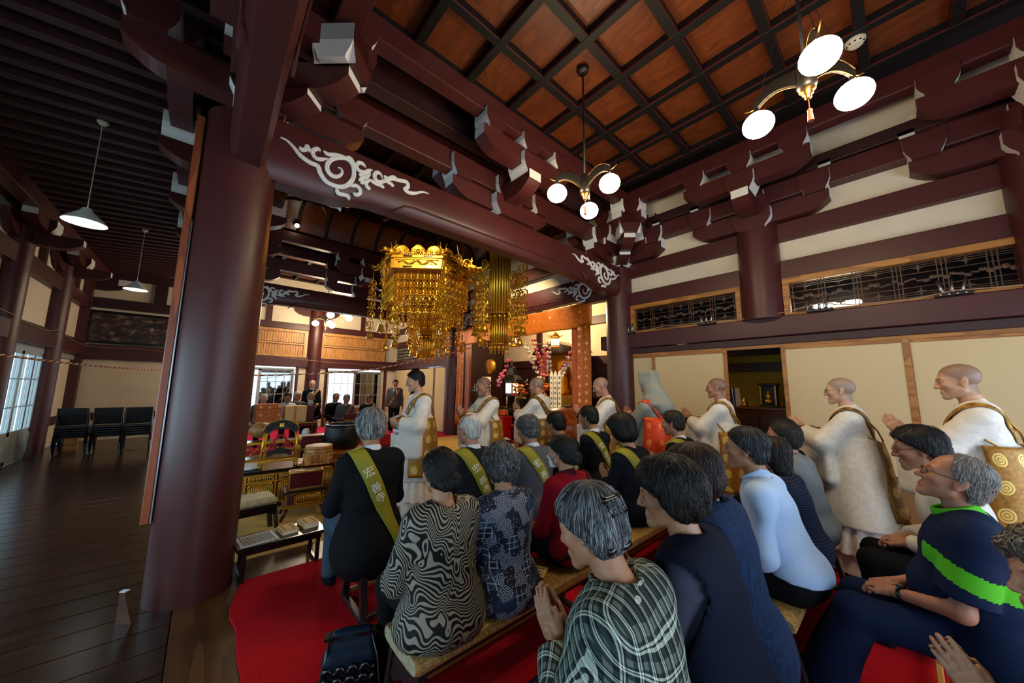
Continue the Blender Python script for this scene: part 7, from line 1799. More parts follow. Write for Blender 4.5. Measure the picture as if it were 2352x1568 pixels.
# big bowl gong
t = empty('gong_stand', (1.86, 6.42, 0), 0, 'red and gold stand with a gold cushion under the big bowl gong', 'stand')
MB().lathe([(0.30, 0), (0.31, 0.05), (0.24, 0.10), (0.20, 0.22), (0.24, 0.34), (0.31, 0.40), (0.31, 0.46)], (0, 0, 0), 8).build('stand_body', MT['redlac'], t)
g = MB(); 
for z, r in ((0.06, 0.315), (0.40, 0.315), (0.455, 0.318), (0.12, 0.24)): g.tube([(r*math.cos(a), r*math.sin(a), z) for a in np.linspace(0, 2*PI, 9)[:-1]], 0.012, 6, True)
for i in range(16):
    a = i/16*2*PI; g.ell((0.225*math.cos(a), 0.225*math.sin(a), 0.22), (0.03, 0.03, 0.06), 6, 5)
g.build('gold_trim', MT['gold'], t); MB().lathe([(0.05, 0.46), (0.29, 0.465), (0.33, 0.50), (0.30, 0.535), (0.05, 0.53)], (0, 0, 0), 24).build('cushion', MT['brocade'], t, True)
t = empty('bowl_gong', (1.86, 6.42, 0.535), 0, 'big dark bronze bowl gong with a bright rim', 'gong')
MB().lathe([(0.10, 0.0), (0.22, 0.02), (0.29, 0.10), (0.302, 0.22), (0.29, 0.34), (0.285, 0.40), (0.268, 0.40), (0.272, 0.34), (0.28, 0.2), (0.26, 0.1), (0.05, 0.03)], (0, 0, 0), 40).build('bowl', MT['bronze'], t, True)
MB().tube([(0.278*math.cos(a), 0.278*math.sin(a), 0.402) for a in np.linspace(0, 2*PI, 41)[:-1]], 0.010, 6, True).build('rim', MT['chrome'], t, True)
# wooden tub and plaque
t = empty('tub_stand', (1.30, 5.72, 0), -0.08, 'dark desk with a tall gold panel under the wooden tub', 'stand')
goldtrim_box(t, (-0.19, -0.16, 0.02), (0.24, 0.16, 0.50)); gold_panel(t, 0.03, -0.165, 0.25, 0.34, 0.38); MB().cb((0.02, 0, 0.515), (0.52, 0.42, 0.03), 0.005).build('desk_top', MT['honey'], t)
t = empty('wooden_tub', (1.33, 5.72, 0.53), 0, 'round pale bentwood tub on the desk before the big gong', 'tub')
for i, (z0, z1, r) in enumerate(((0.0, 0.055, 0.19), (0.058, 0.108, 0.186), (0.111, 0.158, 0.182), (0.161, 0.20, 0.178))): MB().lathe([(r-0.01, z0), (r, z0+0.004), (r-0.002, z1-0.004), (r-0.012, z1)], (0, 0, 0), 32).build('tub_tier', MT['cedar'], t, 'auto')
t = empty('ink_plaque', (1.27, 5.50, 0.505), -0.12, 'small wooden plaque inked with black characters, leaning before the tub', 'plaque')
RP = rotm(-0.75, 0, 0); MB().cb((0, 0, 0.06), (0.30, 0.018, 0.16), 0.004, RP).build('board', MT['cedar'], t)
for i, s in enumerate(('一六', '音九', '之', '元')):
    for j, ch in enumerate(s): pass
for i, col_ in enumerate(('一吉善', '音州座', '之内所', '元明講')):
    for j, ch in enumerate(col_):
        p = RP @ V3(0.055-0.038*i, -0.0095, 0.045-0.045*j)+V3(0, 0, 0.06); text_on(t, ch, p, RP @ V3(0, 0, 1), RP @ V3(0, -1, 0), 0.040, MT['ink'], 'inked_character')
# lacquer boxes
def lacbox(loc, rz, d, mat, label, crest=False, ch=None):
    t = empty('lacquer_box', loc, rz, label, 'box')
    MB().cb((0, 0, d[2]*0.5), d, 0.012).build('box', MT[mat], t); MB().bb((-d[0]/2-0.002, -d[1]/2-0.002, d[2]*0.74), (d[0]/2+0.002, d[1]/2+0.002, d[2]*0.755)).build('lid_joint', MT['black'], t)
    if ch: text_on(t, ch, V3(0.02, -d[1]/2-0.001, d[2]*0.45), V3(0, 0, 1), V3(0, -1, 0), d[2]*0.55, MT['gold'], 'gold_character')
    if crest:
        g = MB(); g.tube([(0.04+0.055*math.cos(a), -d[1]/2-0.003, d[2]*0.5+0.055*math.sin(a)) for a in np.linspace(0, 2*PI, 21)[:-1]], 0.004, 5, True)
        for k in range(3): g.tube([(0.04+0.03*math.cos(a+k*2.09), -d[1]/2-0.003, d[2]*0.5+0.03*math.sin(a+k*2.09)) for a in np.linspace(0, 2.2, 7)], 0.005, 5)
        g.build('gold_crest', MT['gold'], t)
    return t
def lowdesk(loc, rz, d, label):
    t = empty('low_desk', loc, rz, label, 'desk'); MB().cb((0, 0, d[2]-0.015), (d[0], d[1], 0.03), 0.006).build('desk_top', MT['redlac'], t); MB().cb((0, -d[1]/2+0.03, d[2]-0.07), (d[0]-0.1, 0.02, 0.08), 0.004).build('apron', MT['redlac'], t)
    MB().bb((-d[0]/2, -d[1]/2-0.003, d[2]-0.03), (d[0]/2, -d[1]/2, d[2]-0.004)).build('gold_edge', MT['goldpaint'], t)
    for sx in (-1, 1):
        for sy in (-1, 1): MB().cb((sx*(d[0]/2-0.05), sy*(d[1]/2-0.04), (d[2]-0.03)/2), (0.05, 0.05, d[2]-0.03), 0.006).build('leg', MT['redlac'], t)
    return t
lowdesk((2.75, 7.1, 0), -0.2, (0.75, 0.4, 0.40), 'low desk carrying the bright red cube, by the gong')
lacbox((2.80, 7.1, 0.40), -0.2, (0.27, 0.25, 0.22), 'brightred', 'bright vermilion lacquer cube box near the far carpet')
lacbox((2.08, 5.55, 0), -0.3, (0.36, 0.30, 0.40), 'redlac', 'tall dark red lacquer box half hidden behind the black coated man')
lacbox((2.36, 7.0, 0.0), -0.2, (0.30, 0.30, 0.42), 'bronze', 'dark rounded box on the matting beside the vermilion cube')
lowdesk((4.5, 5.05, 0), -0.42, (1.9, 0.42, 0.40), 'long dark red low desk carrying two lacquer boxes with gold marks')
lacbox((4.18, 5.20, 0.40), -0.42, (0.60, 0.30, 0.22), 'redlac', 'dark red lacquer box with a gold character, the left of the pair', False, '久')
lacbox((4.86, 4.90, 0.40), -0.42, (0.60, 0.30, 0.22), 'redlac', 'dark red lacquer box with a round gold crest, the right of the pair', True)
# far side boxes, desks and music rack
lowdesk((1.5, 10.35, 0), 0, (1.6, 0.45, 0.66), 'far desk under the orange cloth box and the cardboard box')
t = lacbox((1.20, 10.35, 0.66), 0.05, (0.50, 0.36, 0.46), 'brocade', 'box wrapped in orange patterned cloth on the far desk')
t = empty('cardboard_box', (1.78, 10.35, 0.66), 0.05, 'brown cardboard box in front of the young man with black hair', 'box'); MB().cb((0, 0, 0.20), (0.46, 0.34, 0.40), 0.006).build('box', MT['manila'], t); MB().bb((-0.06, -0.173, 0.0), (0.0, -0.17, 0.40)).build('packing_tape', MT['cedar'], t)
lacbox((2.12, 10.45, 0.66), 0, (0.20, 0.30, 0.40), 'redlac', 'slim dark red box right of the cardboard box')
for x, y, lb in ((3.1, 9.9, 'red reading desk before the grey suited reader'), (3.72, 10.2, 'red reading desk before the writing man at the far window')):
    lowdesk((x, y, 0), 0, (0.55, 0.34, 0.70), lb)
    t = lacbox((x+0.02, y, 0.70), 0, (0.48, 0.26, 0.14), 'redlac', lb.replace('reading desk', 'slanted book rest'))
t = empty('rack', (1.15, 7.6, 0), -0.05, 'black and gold carved instrument rack behind the chime stand', 'rack')
for z in (0.30, 0.58): MB().cb((0, 0, z), (1.5, 0.3, 0.04), 0.006).build('shelf', MT['black'], t); MB().bb((-0.75, -0.155, z-0.02), (0.75, -0.15, z+0.02)).build('gold_edging', MT['gold'], t)
for sx in (-0.7, -0.25, 0.2, 0.7): MB().bar((sx, -0.12, 0.0), (sx, -0.12, 0.9), 0.03).build('post', MT['gold'] if sx > -0.5 else MT['goldpaint'], t)
g = MB()
for i in range(30): g.ell((-0.68+i*0.047, -0.14, 0.44+0.05*math.sin(i*2.1)), (0.022, 0.012, 0.03), 6, 4, rotm(0, i*0.7, 0))
g.build('carved_fretwork', MT['golddark'], t)
t = empty('wooden_fish', (0.85, 7.9, 0.62), 0.3, 'round pale wooden slit drum on the carved rack', 'slit drum'); MB().ell((0, 0, 0.14), (0.18, 0.2, 0.14), 18, 12).build('drum_body', MT['cedar'], t, True); MB().tube([(-0.16, 0.05, 0.12), (-0.1, -0.14, 0.10), (0.1, -0.14, 0.10), (0.16, 0.05, 0.12)], 0.01, 6).build('slit', MT['ink'], t)
t = empty('drum_mallet', (1.5, 7.5, 0.61), 0.4, 'white headed drum mallet lying on the carved rack', 'mallet'); MB().ell((0, 0, 0.09), (0.07, 0.07, 0.09), 12, 8).build('mallet_head', MT['paperblue'], t, True); MB().tube([(0, 0, 0.02), (0.25, 0.05, 0.01)], 0.01, 6).build('mallet_handle', MT['honey'], t)
# barrel drum
t = empty('barrel_drum', (5.25, 4.42, 0.82), 0, 'big barrel drum of brown wood with studded white skins before the altar column', 'drum')
ax = unit(V3(-0.95, 0.28, 0)); RD = np.stack([np.cross(V3(0, 0, 1), ax), V3(0, 0, 1), ax], 1)
MB().lathe([(0.30, -0.42), (0.37, -0.28), (0.40, 0), (0.37, 0.28), (0.30, 0.42)], (0, 0, 0), 36, RD).build('barrel', MT['drumwood'] if 'drumwood' in MT else wood('drum_wood', '6b2f0f', 'a2521c', 0.3, (2, 2, 2), 4.0, 2.0), t, True)
for s in (-1, 1):
    MB().lathe([(0.305, 0.40*s), (0.31, 0.425*s), (0.28, 0.435*s), (0.01, 0.435*s)], (0, 0, 0), 36, RD).build('drum_skin', MT['paper'], t, True)
    g = MB()
    for i in range(44):
        for q in (0.375, 0.395):
            a = (i+(0.5 if q > 0.38 else 0))/44*2*PI; rr = 0.335-(q-0.36)*0.5; g.ell(RD @ V3(rr*math.cos(a), rr*math.sin(a), q*s), (0.011, 0.011, 0.011), 6, 4)
    g.build('drum_stud', MT['black'], t)
MB().cb((0.1, 0, 0.405), (0.16, 0.12, 0.03), 0.004).build('drum_badge', MT['bronze'], t)
for i, ch in enumerate('奉納太鼓'): text_on(t, ch, V3(0.0, -0.402, 0.16-0.11*i), V3(0, 0, 1), V3(0, -1, 0), 0.08, MT['ink'], 'inked_character')
t = empty('drum_stand', (5.25, 4.42, 0), 0, 'dark wooden cradle under the barrel drum', 'stand')
for s in (-1, 1): MB().bar((0.28*s, -0.3, 0), (0.2*s, 0.0, 0.46), 0.06).bar((0.28*s, 0.3, 0), (0.2*s, 0.0, 0.46), 0.06).build('cradle_leg', MT['redlac'], t)
MB().cb((0, 0, 0.40), (0.7, 0.10, 0.06), 0.01).build('cradle_bar', MT['redlac'], t)
# cabinet with small figures in the back room
t = empty('cabinet', (7.75, 1.75, 0), 0, 'dark cabinet in the back room seen through the doorway', 'cabinet')
MB().cb((0, 0, 0.62), (0.5, 1.5, 1.24), 0.01).build('case', MT['redlac'], t); MB().cb((-0.01, 0, 1.26), (0.56, 1.56, 0.05), 0.008).build('cabinet_top', MT['sillwood'], t)
for s in (-1, 1): MB().cb((-0.255, s*0.37, 0.62), (0.02, 0.70, 1.1), 0.005).build('door_panel', MT['paint_dark'], t)
t = empty('miniature_shrine', (7.7, 1.62, 1.285), 0, 'small dark gilded shrine with a seated figure on the cabinet', 'shrine')
MB().cb((0, 0, 0.02), (0.22, 0.26, 0.04), 0.005).cb((0, 0, 0.40), (0.22, 0.30, 0.04), 0.01).cb((0.05, 0, 0.2), (0.1, 0.24, 0.36), 0.005).build('shrine_body', MT['bronze'], t)
for s in (-1, 1): MB().bar((-0.08, s*0.11, 0.03), (-0.08, s*0.11, 0.39), 0.02).build('shrine_post', MT['goldpaint'], t)
MB().ell((-0.05, 0, 0.10), (0.05, 0.065, 0.05), 10, 6).ell((-0.05, 0, 0.18), (0.035, 0.045, 0.06), 10, 6).ell((-0.05, 0, 0.26), (0.026, 0.026, 0.03), 10, 6).build('gold_figure', MT['golddark'], t, True)
for y, hh, lb in ((1.36, 0.34, 'dark standing statuette right of the little shrine'), (2.0, 0.16, 'small gold seated statuette left of the little shrine')):
    t = empty('statuette', (7.65, y, 1.285), 0, lb, 'statuette'); MB().lathe([(0.06, 0), (0.065, 0.03), (0.045, 0.05), (0.055, hh*0.4), (0.035, hh*0.7), (0.026, hh*0.78), (0.03, hh*0.88), (0.01, hh)], (0, 0, 0), 14).build('figure', MT['bronze'] if hh > 0.2 else MT['golddark'], t, True)
t = empty('folding_card', (7.6, 2.18, 1.285), 0.4, 'blue backed folded card standing at the left of the cabinet top', 'card'); MB().cb((0, 0.03, 0.17), (0.012, 0.15, 0.34), 0.002, rotm(0, 0.12, 0)).build('blue_cover', cloth('blue_card', '16244c', 0.7) if 'cloth' in globals() else MT['black'], t); MB().cb((0.03, -0.07, 0.17), (0.012, 0.15, 0.34), 0.002, rotm(0, 0.12, 0.5)).build('white_page', MT['paper'], t)
lamp('back_room_fill', (7.2, 2.9, 2.3), 16, (1.0, 0.80, 0.42), 0.1)  # light added out of sight to brighten the back room
t = empty('ceiling_lamp', (7.0, 0.55, 2.86), 0, 'bright lamp glowing behind the second transom', 'lamp'); MB().cb((0, 0, 0), (0.12, 0.55, 0.10), 0.02).build('lamp_glass', emit('transom_lamp', (1.0, 0.85, 0.6), 14.0), t)
MB().bb((-0.03, -0.2, 0.05), (0.03, 0.2, 0.44)).build('lamp_hanger', MT['bronze'], t)
# ================================================================ GOLD CANOPY AND HANGING COLUMNS
GOLD, GOLDD = MT['gold'], MT['golddark']
def keman(g, z, w, h):
    # one openwork plate: heart of scrolls with little bells hanging from it
    for s in (-1, 1):
        g.tube([(s*w*0.05, 0, z), (s*w*0.42, 0, z-h*0.12), (s*w*0.5, 0, z-h*0.42), (s*w*0.28, 0, z-h*0.55), (s*w*0.22, 0, z-h*0.34), (s*w*0.36, 0, z-h*0.30)], [w*0.06, w*0.085, w*0.085, w*0.07, w*0.055, w*0.03], 4)
        g.tube([(s*w*0.05, 0, z-h*0.5), (s*w*0.22, 0, z-h*0.72), (s*w*0.10, 0, z-h*0.86)], w*0.05, 4)
        g.ell((s*w*0.44, 0, z-h*0.72), (w*0.075, w*0.075, w*0.11), 6, 4); g.ell((s*w*0.24, 0, z-h*0.98), (w*0.06, w*0.06, w*0.09), 6, 4)
    g.ell((0, 0, z-h*0.28), (w*0.14, w*0.05, h*0.18), 6, 4); g.ell((0, 0, z-h*0.62), (w*0.1, w*0.05, h*0.14), 6, 4)
    for k in range(4):
        a = PI*(0.15+0.7*k/3); g.ell((w*0.38*math.cos(a), w*0.30, z-h*0.78+w*0.1*math.sin(a)), (w*0.055, w*0.055, w*0.09), 5, 4); g.ell((w*0.38*math.cos(a), -w*0.30, z-h*0.78+w*0.1*math.sin(a)), (w*0.055, w*0.055, w*0.09), 5, 4)
def bell(g, z, r):
    g.lathe([(r*0.2, z), (r*0.55, z-r*0.15), (r*0.72, z-r*0.7), (r*0.78, z-r*1.3), (r*1.05, z-r*1.75), (r*0.9, z-r*1.75)], (0, 0, 0), 10)
    g.ell((0, 0, z-r*2.05), (r*0.22, r*0.22, r*0.3), 6, 4)
def string_mesh(n, w, h, b, lead=0.08):
    g = MB(); z = 0.0; g.tube([(0, 0, 0), (0, 0, -lead-n*h*1.06)], 0.0035, 4)
    z = -lead
    for i in range(n): keman(g, z, w, h); z -= h*1.06
    bell(g, z, b); return g
def hang(parent, proto, name, loc, rz, gmat=None):
    o = bpy.data.objects.new(name, proto.data); COL.objects.link(o); o.parent = parent; o.location = loc; o.rotation_euler = (0, 0, rz); return o
CX, CY = 3.75, 7.35; A0 = math.atan2(-0.77, -0.64)
can = empty('gold_canopy', (CX, CY, 0), 0, 'big six sided gilded canopy with dragon heads and hanging bells above the hall', 'canopy')
Rx = 1.03
vx = [(Rx*math.cos(A0+PI/6+i*PI/3), Rx*math.sin(A0+PI/6+i*PI/3)) for i in range(6)]
sp = sk = None
pm = string_mesh(3, 0.135, 0.165, 0.042); pb = string_mesh(5, 0.20, 0.24, 0.085, 0.20)
BLACKB = MT['black']
for i in range(6):
    p, q = np.array(vx[i-1]), np.array(vx[i]); m = (p+q)/2; d = unit(q-p); nrm = unit(m); L = np.linalg.norm(q-p)
    ang = math.atan2(d[1], d[0]); R = rotm(0, 0, ang); o3 = lambda x, y, z: np.array([m[0], m[1], 0])+R @ V3(x, y, z)
    sgn = 1 if (R @ V3(0, 1, 0))[:2] @ nrm > 0 else -1
    g = MB(); g.box(o3(0, 0, 4.21), (L, 0.06, 0.20), R); g.build('side_panel', GOLD, can)
    g = MB()
    for z, hh, y in ((4.335, 0.05, 0.05), (4.10, 0.05, 0.05)): g.box(o3(0, sgn*y*0.4, z), (L+0.05, 0.11, hh), R)
    for z in (4.14, 4.28): g.box(o3(0, sgn*0.045, z), (L-0.06, 0.03, 0.022), R)
    for x in (-1, 1): g.box(o3(x*(L/2-0.03), sgn*0.045, 4.21), (0.03, 0.035, 0.16), R)
    g.build('moulding', GOLD, can)
    for z in (4.336, 4.101):
        for x in (-0.22, 0.24): MB().box(o3(x*L*0.9, sgn*0.062, z), (0.19, 0.045, 0.036), R).build('black_inlay', BLACKB, can)
    # carved relief: a winding dragon among clouds
    g = MB()
    g.tube([o3(-0.40*L+0.80*L*u, sgn*(0.050+0.012*math.cos(u*20)), 4.21+0.04*math.sin(u*17)) for u in np.linspace(0, 1, 40)], [0.010+0.016*math.sin(PI*u)**0.6 for u in np.linspace(0, 1, 40)], 6)
    r = random.Random(i)
    for j in range(16):
        x = r.uniform(-0.42, 0.42)*L; z = 4.21+r.choice((-1, 1))*r.uniform(0.02, 0.055); c = o3(x, sgn*0.042, z)
        g.tube([c+R @ V3(0.022*math.cos(b)*(1-b/8), 0, 0.022*math.sin(b)*(1-b/8)) for b in np.linspace(0, 5.5, 9)], 0.007, 5)
    g.build('dragon_relief', GOLDD, can, True)
    # cloud crest of three lobes with scroll bosses
    g = MB(); top = []
    for k in range(49):
        u = k/48; x = -L/2+0.02+(L-0.04)*u; w = (u*3) % 1 if u < 1 else 1.0
        top.append((x, 4.36+0.075+0.165*math.sin(PI*w)**0.7*(1.0 if 1/3 < u < 2/3 else 0.86)))
    v = []; f = []
    for k, (x, z) in enumerate(top): v += [o3(x, -0.02, 4.35), o3(x, 0.02, 4.35), o3(x, 0.02+sgn*0.03, z), o3(x, -0.02+sgn*0.03, z)]
    for k in range(48):
        b = k*4
        for a in range(4): f.append((b+a, b+(a+1) % 4, b+4+(a+1) % 4, b+4+a))
    g.add(v, f).build('cloud_crest', GOLDD, can)
    g = MB()
    for lobe in (-1, 0, 1):
        cx = lobe*L/3
        for s in (-1, 1):
            g.tube([o3(cx+s*(0.075+0.062*math.cos(b)*(1-b/10)), sgn*0.045, 4.45+0.062*math.sin(b)*(1-b/10)) for b in np.linspace(0, 8, 15)], 0.012, 5); g.ell(o3(cx+s*0.075, sgn*0.06, 4.45), (0.022, 0.022, 0.022), 8, 5)
        g.tube([o3(cx+0.155*math.cos(b), sgn*0.045, 4.42+0.16*math.sin(b)) for b in np.linspace(0.25, PI-0.25, 11)], 0.013, 5)
        for k in range(7): g.tube([o3(cx-0.13+k*0.043, sgn*0.05, 4.37), o3(cx-0.13+k*0.043+0.015, sgn*0.06, 4.41)], 0.010, 5)
    g.box(o3(0, sgn*0.06, 4.46), (0.07, 0.02, 0.08), R).build('scroll_boss', GOLD, can, True)
    # seven short strings along this side
    for k in range(7):
        x = -L/2+0.10+(L-0.2)*k/6
        if sp is None: o = sp = pm.build('pendant_string', GOLD, can, False); o.location = o3(x, -sgn*0.03, 4.07); o.rotation_euler = (0, 0, ang)
        else: hang(can, sp, 'pendant_string', o3(x, -sgn*0.03, 4.07), ang)
    # dragon head on the corner with a long string in its mouth
    e = unit(np.array([vx[i][0], vx[i][1], 0.0])); s3 = np.cross(V3(0, 0, 1), e); B = lambda a, b, c: np.array([vx[i][0], vx[i][1], 4.40])+e*a+s3*b+V3(0, 0, c); RB = np.stack([e, s3, V3(0, 0, 1)], 1)
    g = MB(); g.tube([B(-0.22, 0, 0.02), B(-0.08, 0, 0.06), B(0.05, 0, 0.04), B(0.14, 0, 0.0)], [0.09, 0.09, 0.085, 0.07], 8)
    g.ell(B(0.20, 0, 0.02), (0.085, 0.055, 0.038), 10, 6, RB); g.ell(B(0.26, 0, 0.045), (0.03, 0.045, 0.025), 8, 5, RB); g.ell(B(0.17, 0, -0.055), (0.075, 0.045, 0.018), 10, 5, RB @ rotm(0, 0.25, 0))
    for s in (-1, 1):
        g.ell(B(0.13, s*0.045, 0.062), (0.022, 0.02, 0.02), 8, 5); g.tube([B(0.08, s*0.04, 0.08), B(0.02, s*0.06, 0.17), B(0.05, s*0.075, 0.27)], [0.017, 0.013, 0.005], 6); g.tube([B(0.02, s*0.06, 0.17), B(-0.05, s*0.09, 0.22)], [0.011, 0.004], 5)
        g.tube([B(0.06, s*0.08, 0.0), B(-0.03, s*0.14, 0.03), B(-0.09, s*0.15, 0.09)], [0.03, 0.022, 0.006], 6); g.tube([B(0.27, s*0.03, 0.0), B(0.31, s*0.08, -0.02), B(0.28, s*0.12, 0.03)], [0.008, 0.006, 0.003], 5)
        for k in range(3): g.tube([B(0.02-k*0.05, s*0.05, -0.04), B(-0.02-k*0.05, s*0.09, -0.10), B(0.0-k*0.05, s*0.08, -0.15)], [0.025, 0.018, 0.005], 5)
    dh = g.build('dragon_head', GOLD, can, True)
    MB().ell(B(0.18, 0, -0.02), (0.07, 0.035, 0.012), 8, 4, RB).build('red_mouth', MT['redline'], dh)
    if sk is None: o = sk = pb.build('long_pendant', GOLD, can, False); o.location = B(0.24, 0, -0.10); o.rotation_euler = (0, 0, ang)
    else: hang(can, sk, 'long_pendant', B(0.24, 0, -0.10), ang)
    # denser inner curtain
    for k in range(5):
        pp = (p+(q-p)*(k+0.5)/5)*0.80; hang(can, sp, 'pendant_string', (pp[0], pp[1], 3.72), ang+0.4)
    pp = q*0.86; hang(can, sk, 'long_pendant', (pp[0], pp[1], 4.02), ang+0.7)
MB().lathe([(0.02, 4.33), (0.5, 4.20), (0.93, 4.14)], (0, 0, 0), 6, rotm(0, 0, A0+PI/6)).build('canopy_roof', GOLDD, can)
g = MB()
for i in range(6): g.tube([(vx[i][0]*0.8, vx[i][1]*0.8, 4.35), (vx[i][0]*0.5, vx[i][1]*0.5, 5.95)], 0.009, 5)
g.build('suspension_rod', MT['bronze'], can)
def doban(x, y, label):
    t = empty('hanging_banner', (x, y, 0), 0, label, 'banner', 'pair of gold hanging columns')
    def cyl(z0, z1, r, n=22):
        g = MB()
        for i in range(n):
            a = 2*PI*i/n; g.tube([(r*math.cos(a), r*math.sin(a), z0), (r*math.cos(a), r*math.sin(a), z1)], 2*PI*r/n*0.5, 5)
        return g
    cyl(3.06, 4.75, 0.20).build('slatted_drum', GOLD, t, True); cyl(2.42, 3.05, 0.165).build('slatted_drum', GOLD, t, True)
    for z, r in ((3.06, 0.215), (2.44, 0.18), (4.74, 0.22)): MB().tube([(r*math.cos(a), r*math.sin(a), z) for a in np.linspace(0, 2*PI, 25)[:-1]], 0.016, 6, True).build('band', GOLDD, t, True)
    g = MB()
    for i in range(14):
        a = 2*PI*i/14
        for r, z in ((0.18, 2.40), (0.225, 3.02)):
            c = (r*math.cos(a), r*math.sin(a)); g.lathe([(0.008, 0), (0.03, -0.02), (0.032, -0.05), (0.01, -0.07)], (c[0], c[1], z), 7); g.ell((c[0], c[1], z-0.09), (0.012, 0.012, 0.02), 6, 4)
            if i % 2: g.tube([(c[0], c[1], z-0.07), (c[0]*1.05, c[1]*1.05, z-0.13)], 0.004, 4); g.ell((c[0]*1.05, c[1]*1.05, z-0.14), (0.014, 0.014, 0.016), 6, 4)
    g.build('lotus_bells', GOLD, t)['kind'] = 'stuff'
    for i in range(10):
        a = -2.26+0.62+(2*PI-1.24)*i/9; r = 0.42+0.08*(i % 2); hang(t, sk, 'long_pendant', (r*math.cos(a), r*math.sin(a), 4.25 if i % 2 else 4.05), a)
    MB().lathe([(0.05, 5.0), (0.30, 4.9), (0.56, 4.72), (0.58, 4.66), (0.5, 4.66)], (0, 0, 0), 16).build('crown', GOLDD, t, True)
    MB().tube([(0, 0, 4.98), (0, 0, 5.95)], 0.012, 6).build('suspension_rod', MT['bronze'], t)
doban(4.36, 5.32, 'gold slatted hanging column with bells in front of the altar, right of the canopy')
doban(4.70, 9.0, 'gold slatted hanging column seen below the canopy, farther back')
# ================================================================ ALTAR
t = empty('altar_curtain', (0, 0, 0), 0, 'orange gold brocade hangings framing the altar', 'curtain')
def hanging(x, y0, y1, z0, z1, name, amp=0.012, nw=9, horiz=False):
    n, m = 40, 14; rows = []
    for i in range(m):
        z = z1+(z0-z1)*i/(m-1); row = []
        for j in range(n):
            u = j/(n-1); yy = y0+(y1-y0)*u; zz = z-(0.03*math.sin(PI*u*4)**2*i/(m-1) if horiz else 0); row.append((x+amp*math.sin(u*nw*2*PI+0.6*math.sin(i*0.4)), yy, zz))
        rows.append(row)
    return grid_obj(name, np.array(rows), MT['brocade'], t, thick=0.01)
hanging(6.26, 4.42, 9.80, 2.97, 3.50, 'valance', 0.015, 11, True); hanging(6.24, 4.45, 4.82, 0.35, 3.02, 'side_hanging', 0.012, 2); hanging(6.24, 9.42, 9.82, 0.35, 3.05, 'side_hanging', 0.012, 2)
MB().bb((6.28, 4.82, 0), (6.36, 5.0, 3.1)).bb((6.28, 9.15, 0), (6.36, 9.42, 3.1)).build('orange_post', MT['orangewood'], t)
t = empty('altar_dais', (0, 0, 0), 0, 'black and gold altar dais crowded with offerings', 'altar')
MB().bb((6.75, 4.6, 0), (8.6, 9.6, 0.55)).build('lower_step', MT['redlac'], t); MB().bb((7.25, 5.0, 0.55), (8.6, 9.2, 1.0)).build('upper_step', MT['black'], t)
g = MB()
for z in (0.06, 0.50): g.bb((6.735, 4.6, z-0.02), (6.75, 9.6, z+0.02))
for z in (0.6, 0.96): g.bb((7.235, 5.0, z-0.02), (7.25, 9.2, z+0.02))
g.build('gold_edging', MT['gold'], t)
MB().bb((7.9, 6.2, 1.0), (8.5, 8.0, 1.35)).build('shrine_base', MT['golddark'], t)
t = empty('altar_shrine', (8.3, 7.0, 1.35), 0, 'dark gilded shrine at the back of the altar', 'shrine')
MB().bb((-0.25, -0.7, 0), (0.25, -0.6, 1.3)).bb((-0.25, 0.6, 0), (0.25, 0.7, 1.3)).bb((0.15, -0.7, 0), (0.25, 0.7, 1.3)).build('shrine_wall', MT['golddark'], t); MB().prism([(-0.95, 1.28), (0.95, 1.28), (0.8, 1.42), (0.35, 1.52), (0, 1.68), (-0.35, 1.52), (-0.8, 1.42)], 0, -0.4, 0.3).build('shrine_roof', MT['black'], t)
MB().lathe([(0.22, 0), (0.25, 0.1), (0.16, 0.2), (0.18, 0.45), (0.12, 0.62), (0.06, 0.66), (0.075, 0.76), (0.03, 0.88)], (0, 0, 0.05), 16).build('gold_statue', MT['gold'], t, True)
t = empty('offering_table', (6.62, 8.1, 0), 0, 'vermilion offering table with oranges before the altar', 'table'); MB().cb((0, 0, 0.74), (0.4, 1.0, 0.05), 0.008).build('table_top', MT['brightred'], t); MB().bb((-0.17, -0.47, 0), (0.17, 0.47, 0.72)).build('table_cloth', MT['brightred'], t)
ORG = plain('orange_fruit', 'd5660f', 0.5, 0, 0.4, 0.08, 40, 0.1); o0 = None; r = random.Random(2)
for i in range(16):
    if o0 is None: o = o0 = MB().ell((0, 0, 0.045), (0.05, 0.05, 0.045), 12, 8).build('orange', ORG, None, True)
    else: o = o0.copy(); COL.objects.link(o)
    lay = 0 if i < 11 else 1; k = i if lay == 0 else i-11
    o.location = (6.56+0.105*(k % 2)+(0.05 if lay else 0), 7.72+0.105*(k//2)+(0.05 if lay else 0), 0.767+0.075*lay)
    tag(o, 'orange fruit in the heap on the vermilion offering table', 'orange', 'oranges heaped on the offering table')
for y, lb in ((8.52, 'bunch of carrots and pale radishes on the offering table'),):
    t = empty('vegetables', (6.6, y, 0.767), 0, lb, 'vegetables')
    for k in range(4): MB().tube([(0.03*k-0.05, 0.04*k-0.06, 0.01), (0.03*k-0.04, 0.03*k-0.04, 0.22)], [0.012, 0.03], 8).build('carrot', ORG, t, True)
    for k in range(2): MB().tube([(-0.03, 0.10*k, 0.02), (-0.03, 0.10*k, 0.32)], [0.03, 0.045], 8).build('radish', MT['paper'], t, True); MB().ell((-0.03, 0.1*k, 0.36), (0.04, 0.04, 0.05), 7, 5).build('leaf_tuft', plain('leaf_green_%d' % k, '5c7a25'), t)
t = empty('blue_table', (6.55, 9.0, 0), 0, 'small table with a teal frame holding books and bottles left of the offerings', 'table'); TEAL = plain('teal_paint', '1f6a80', 0.5)
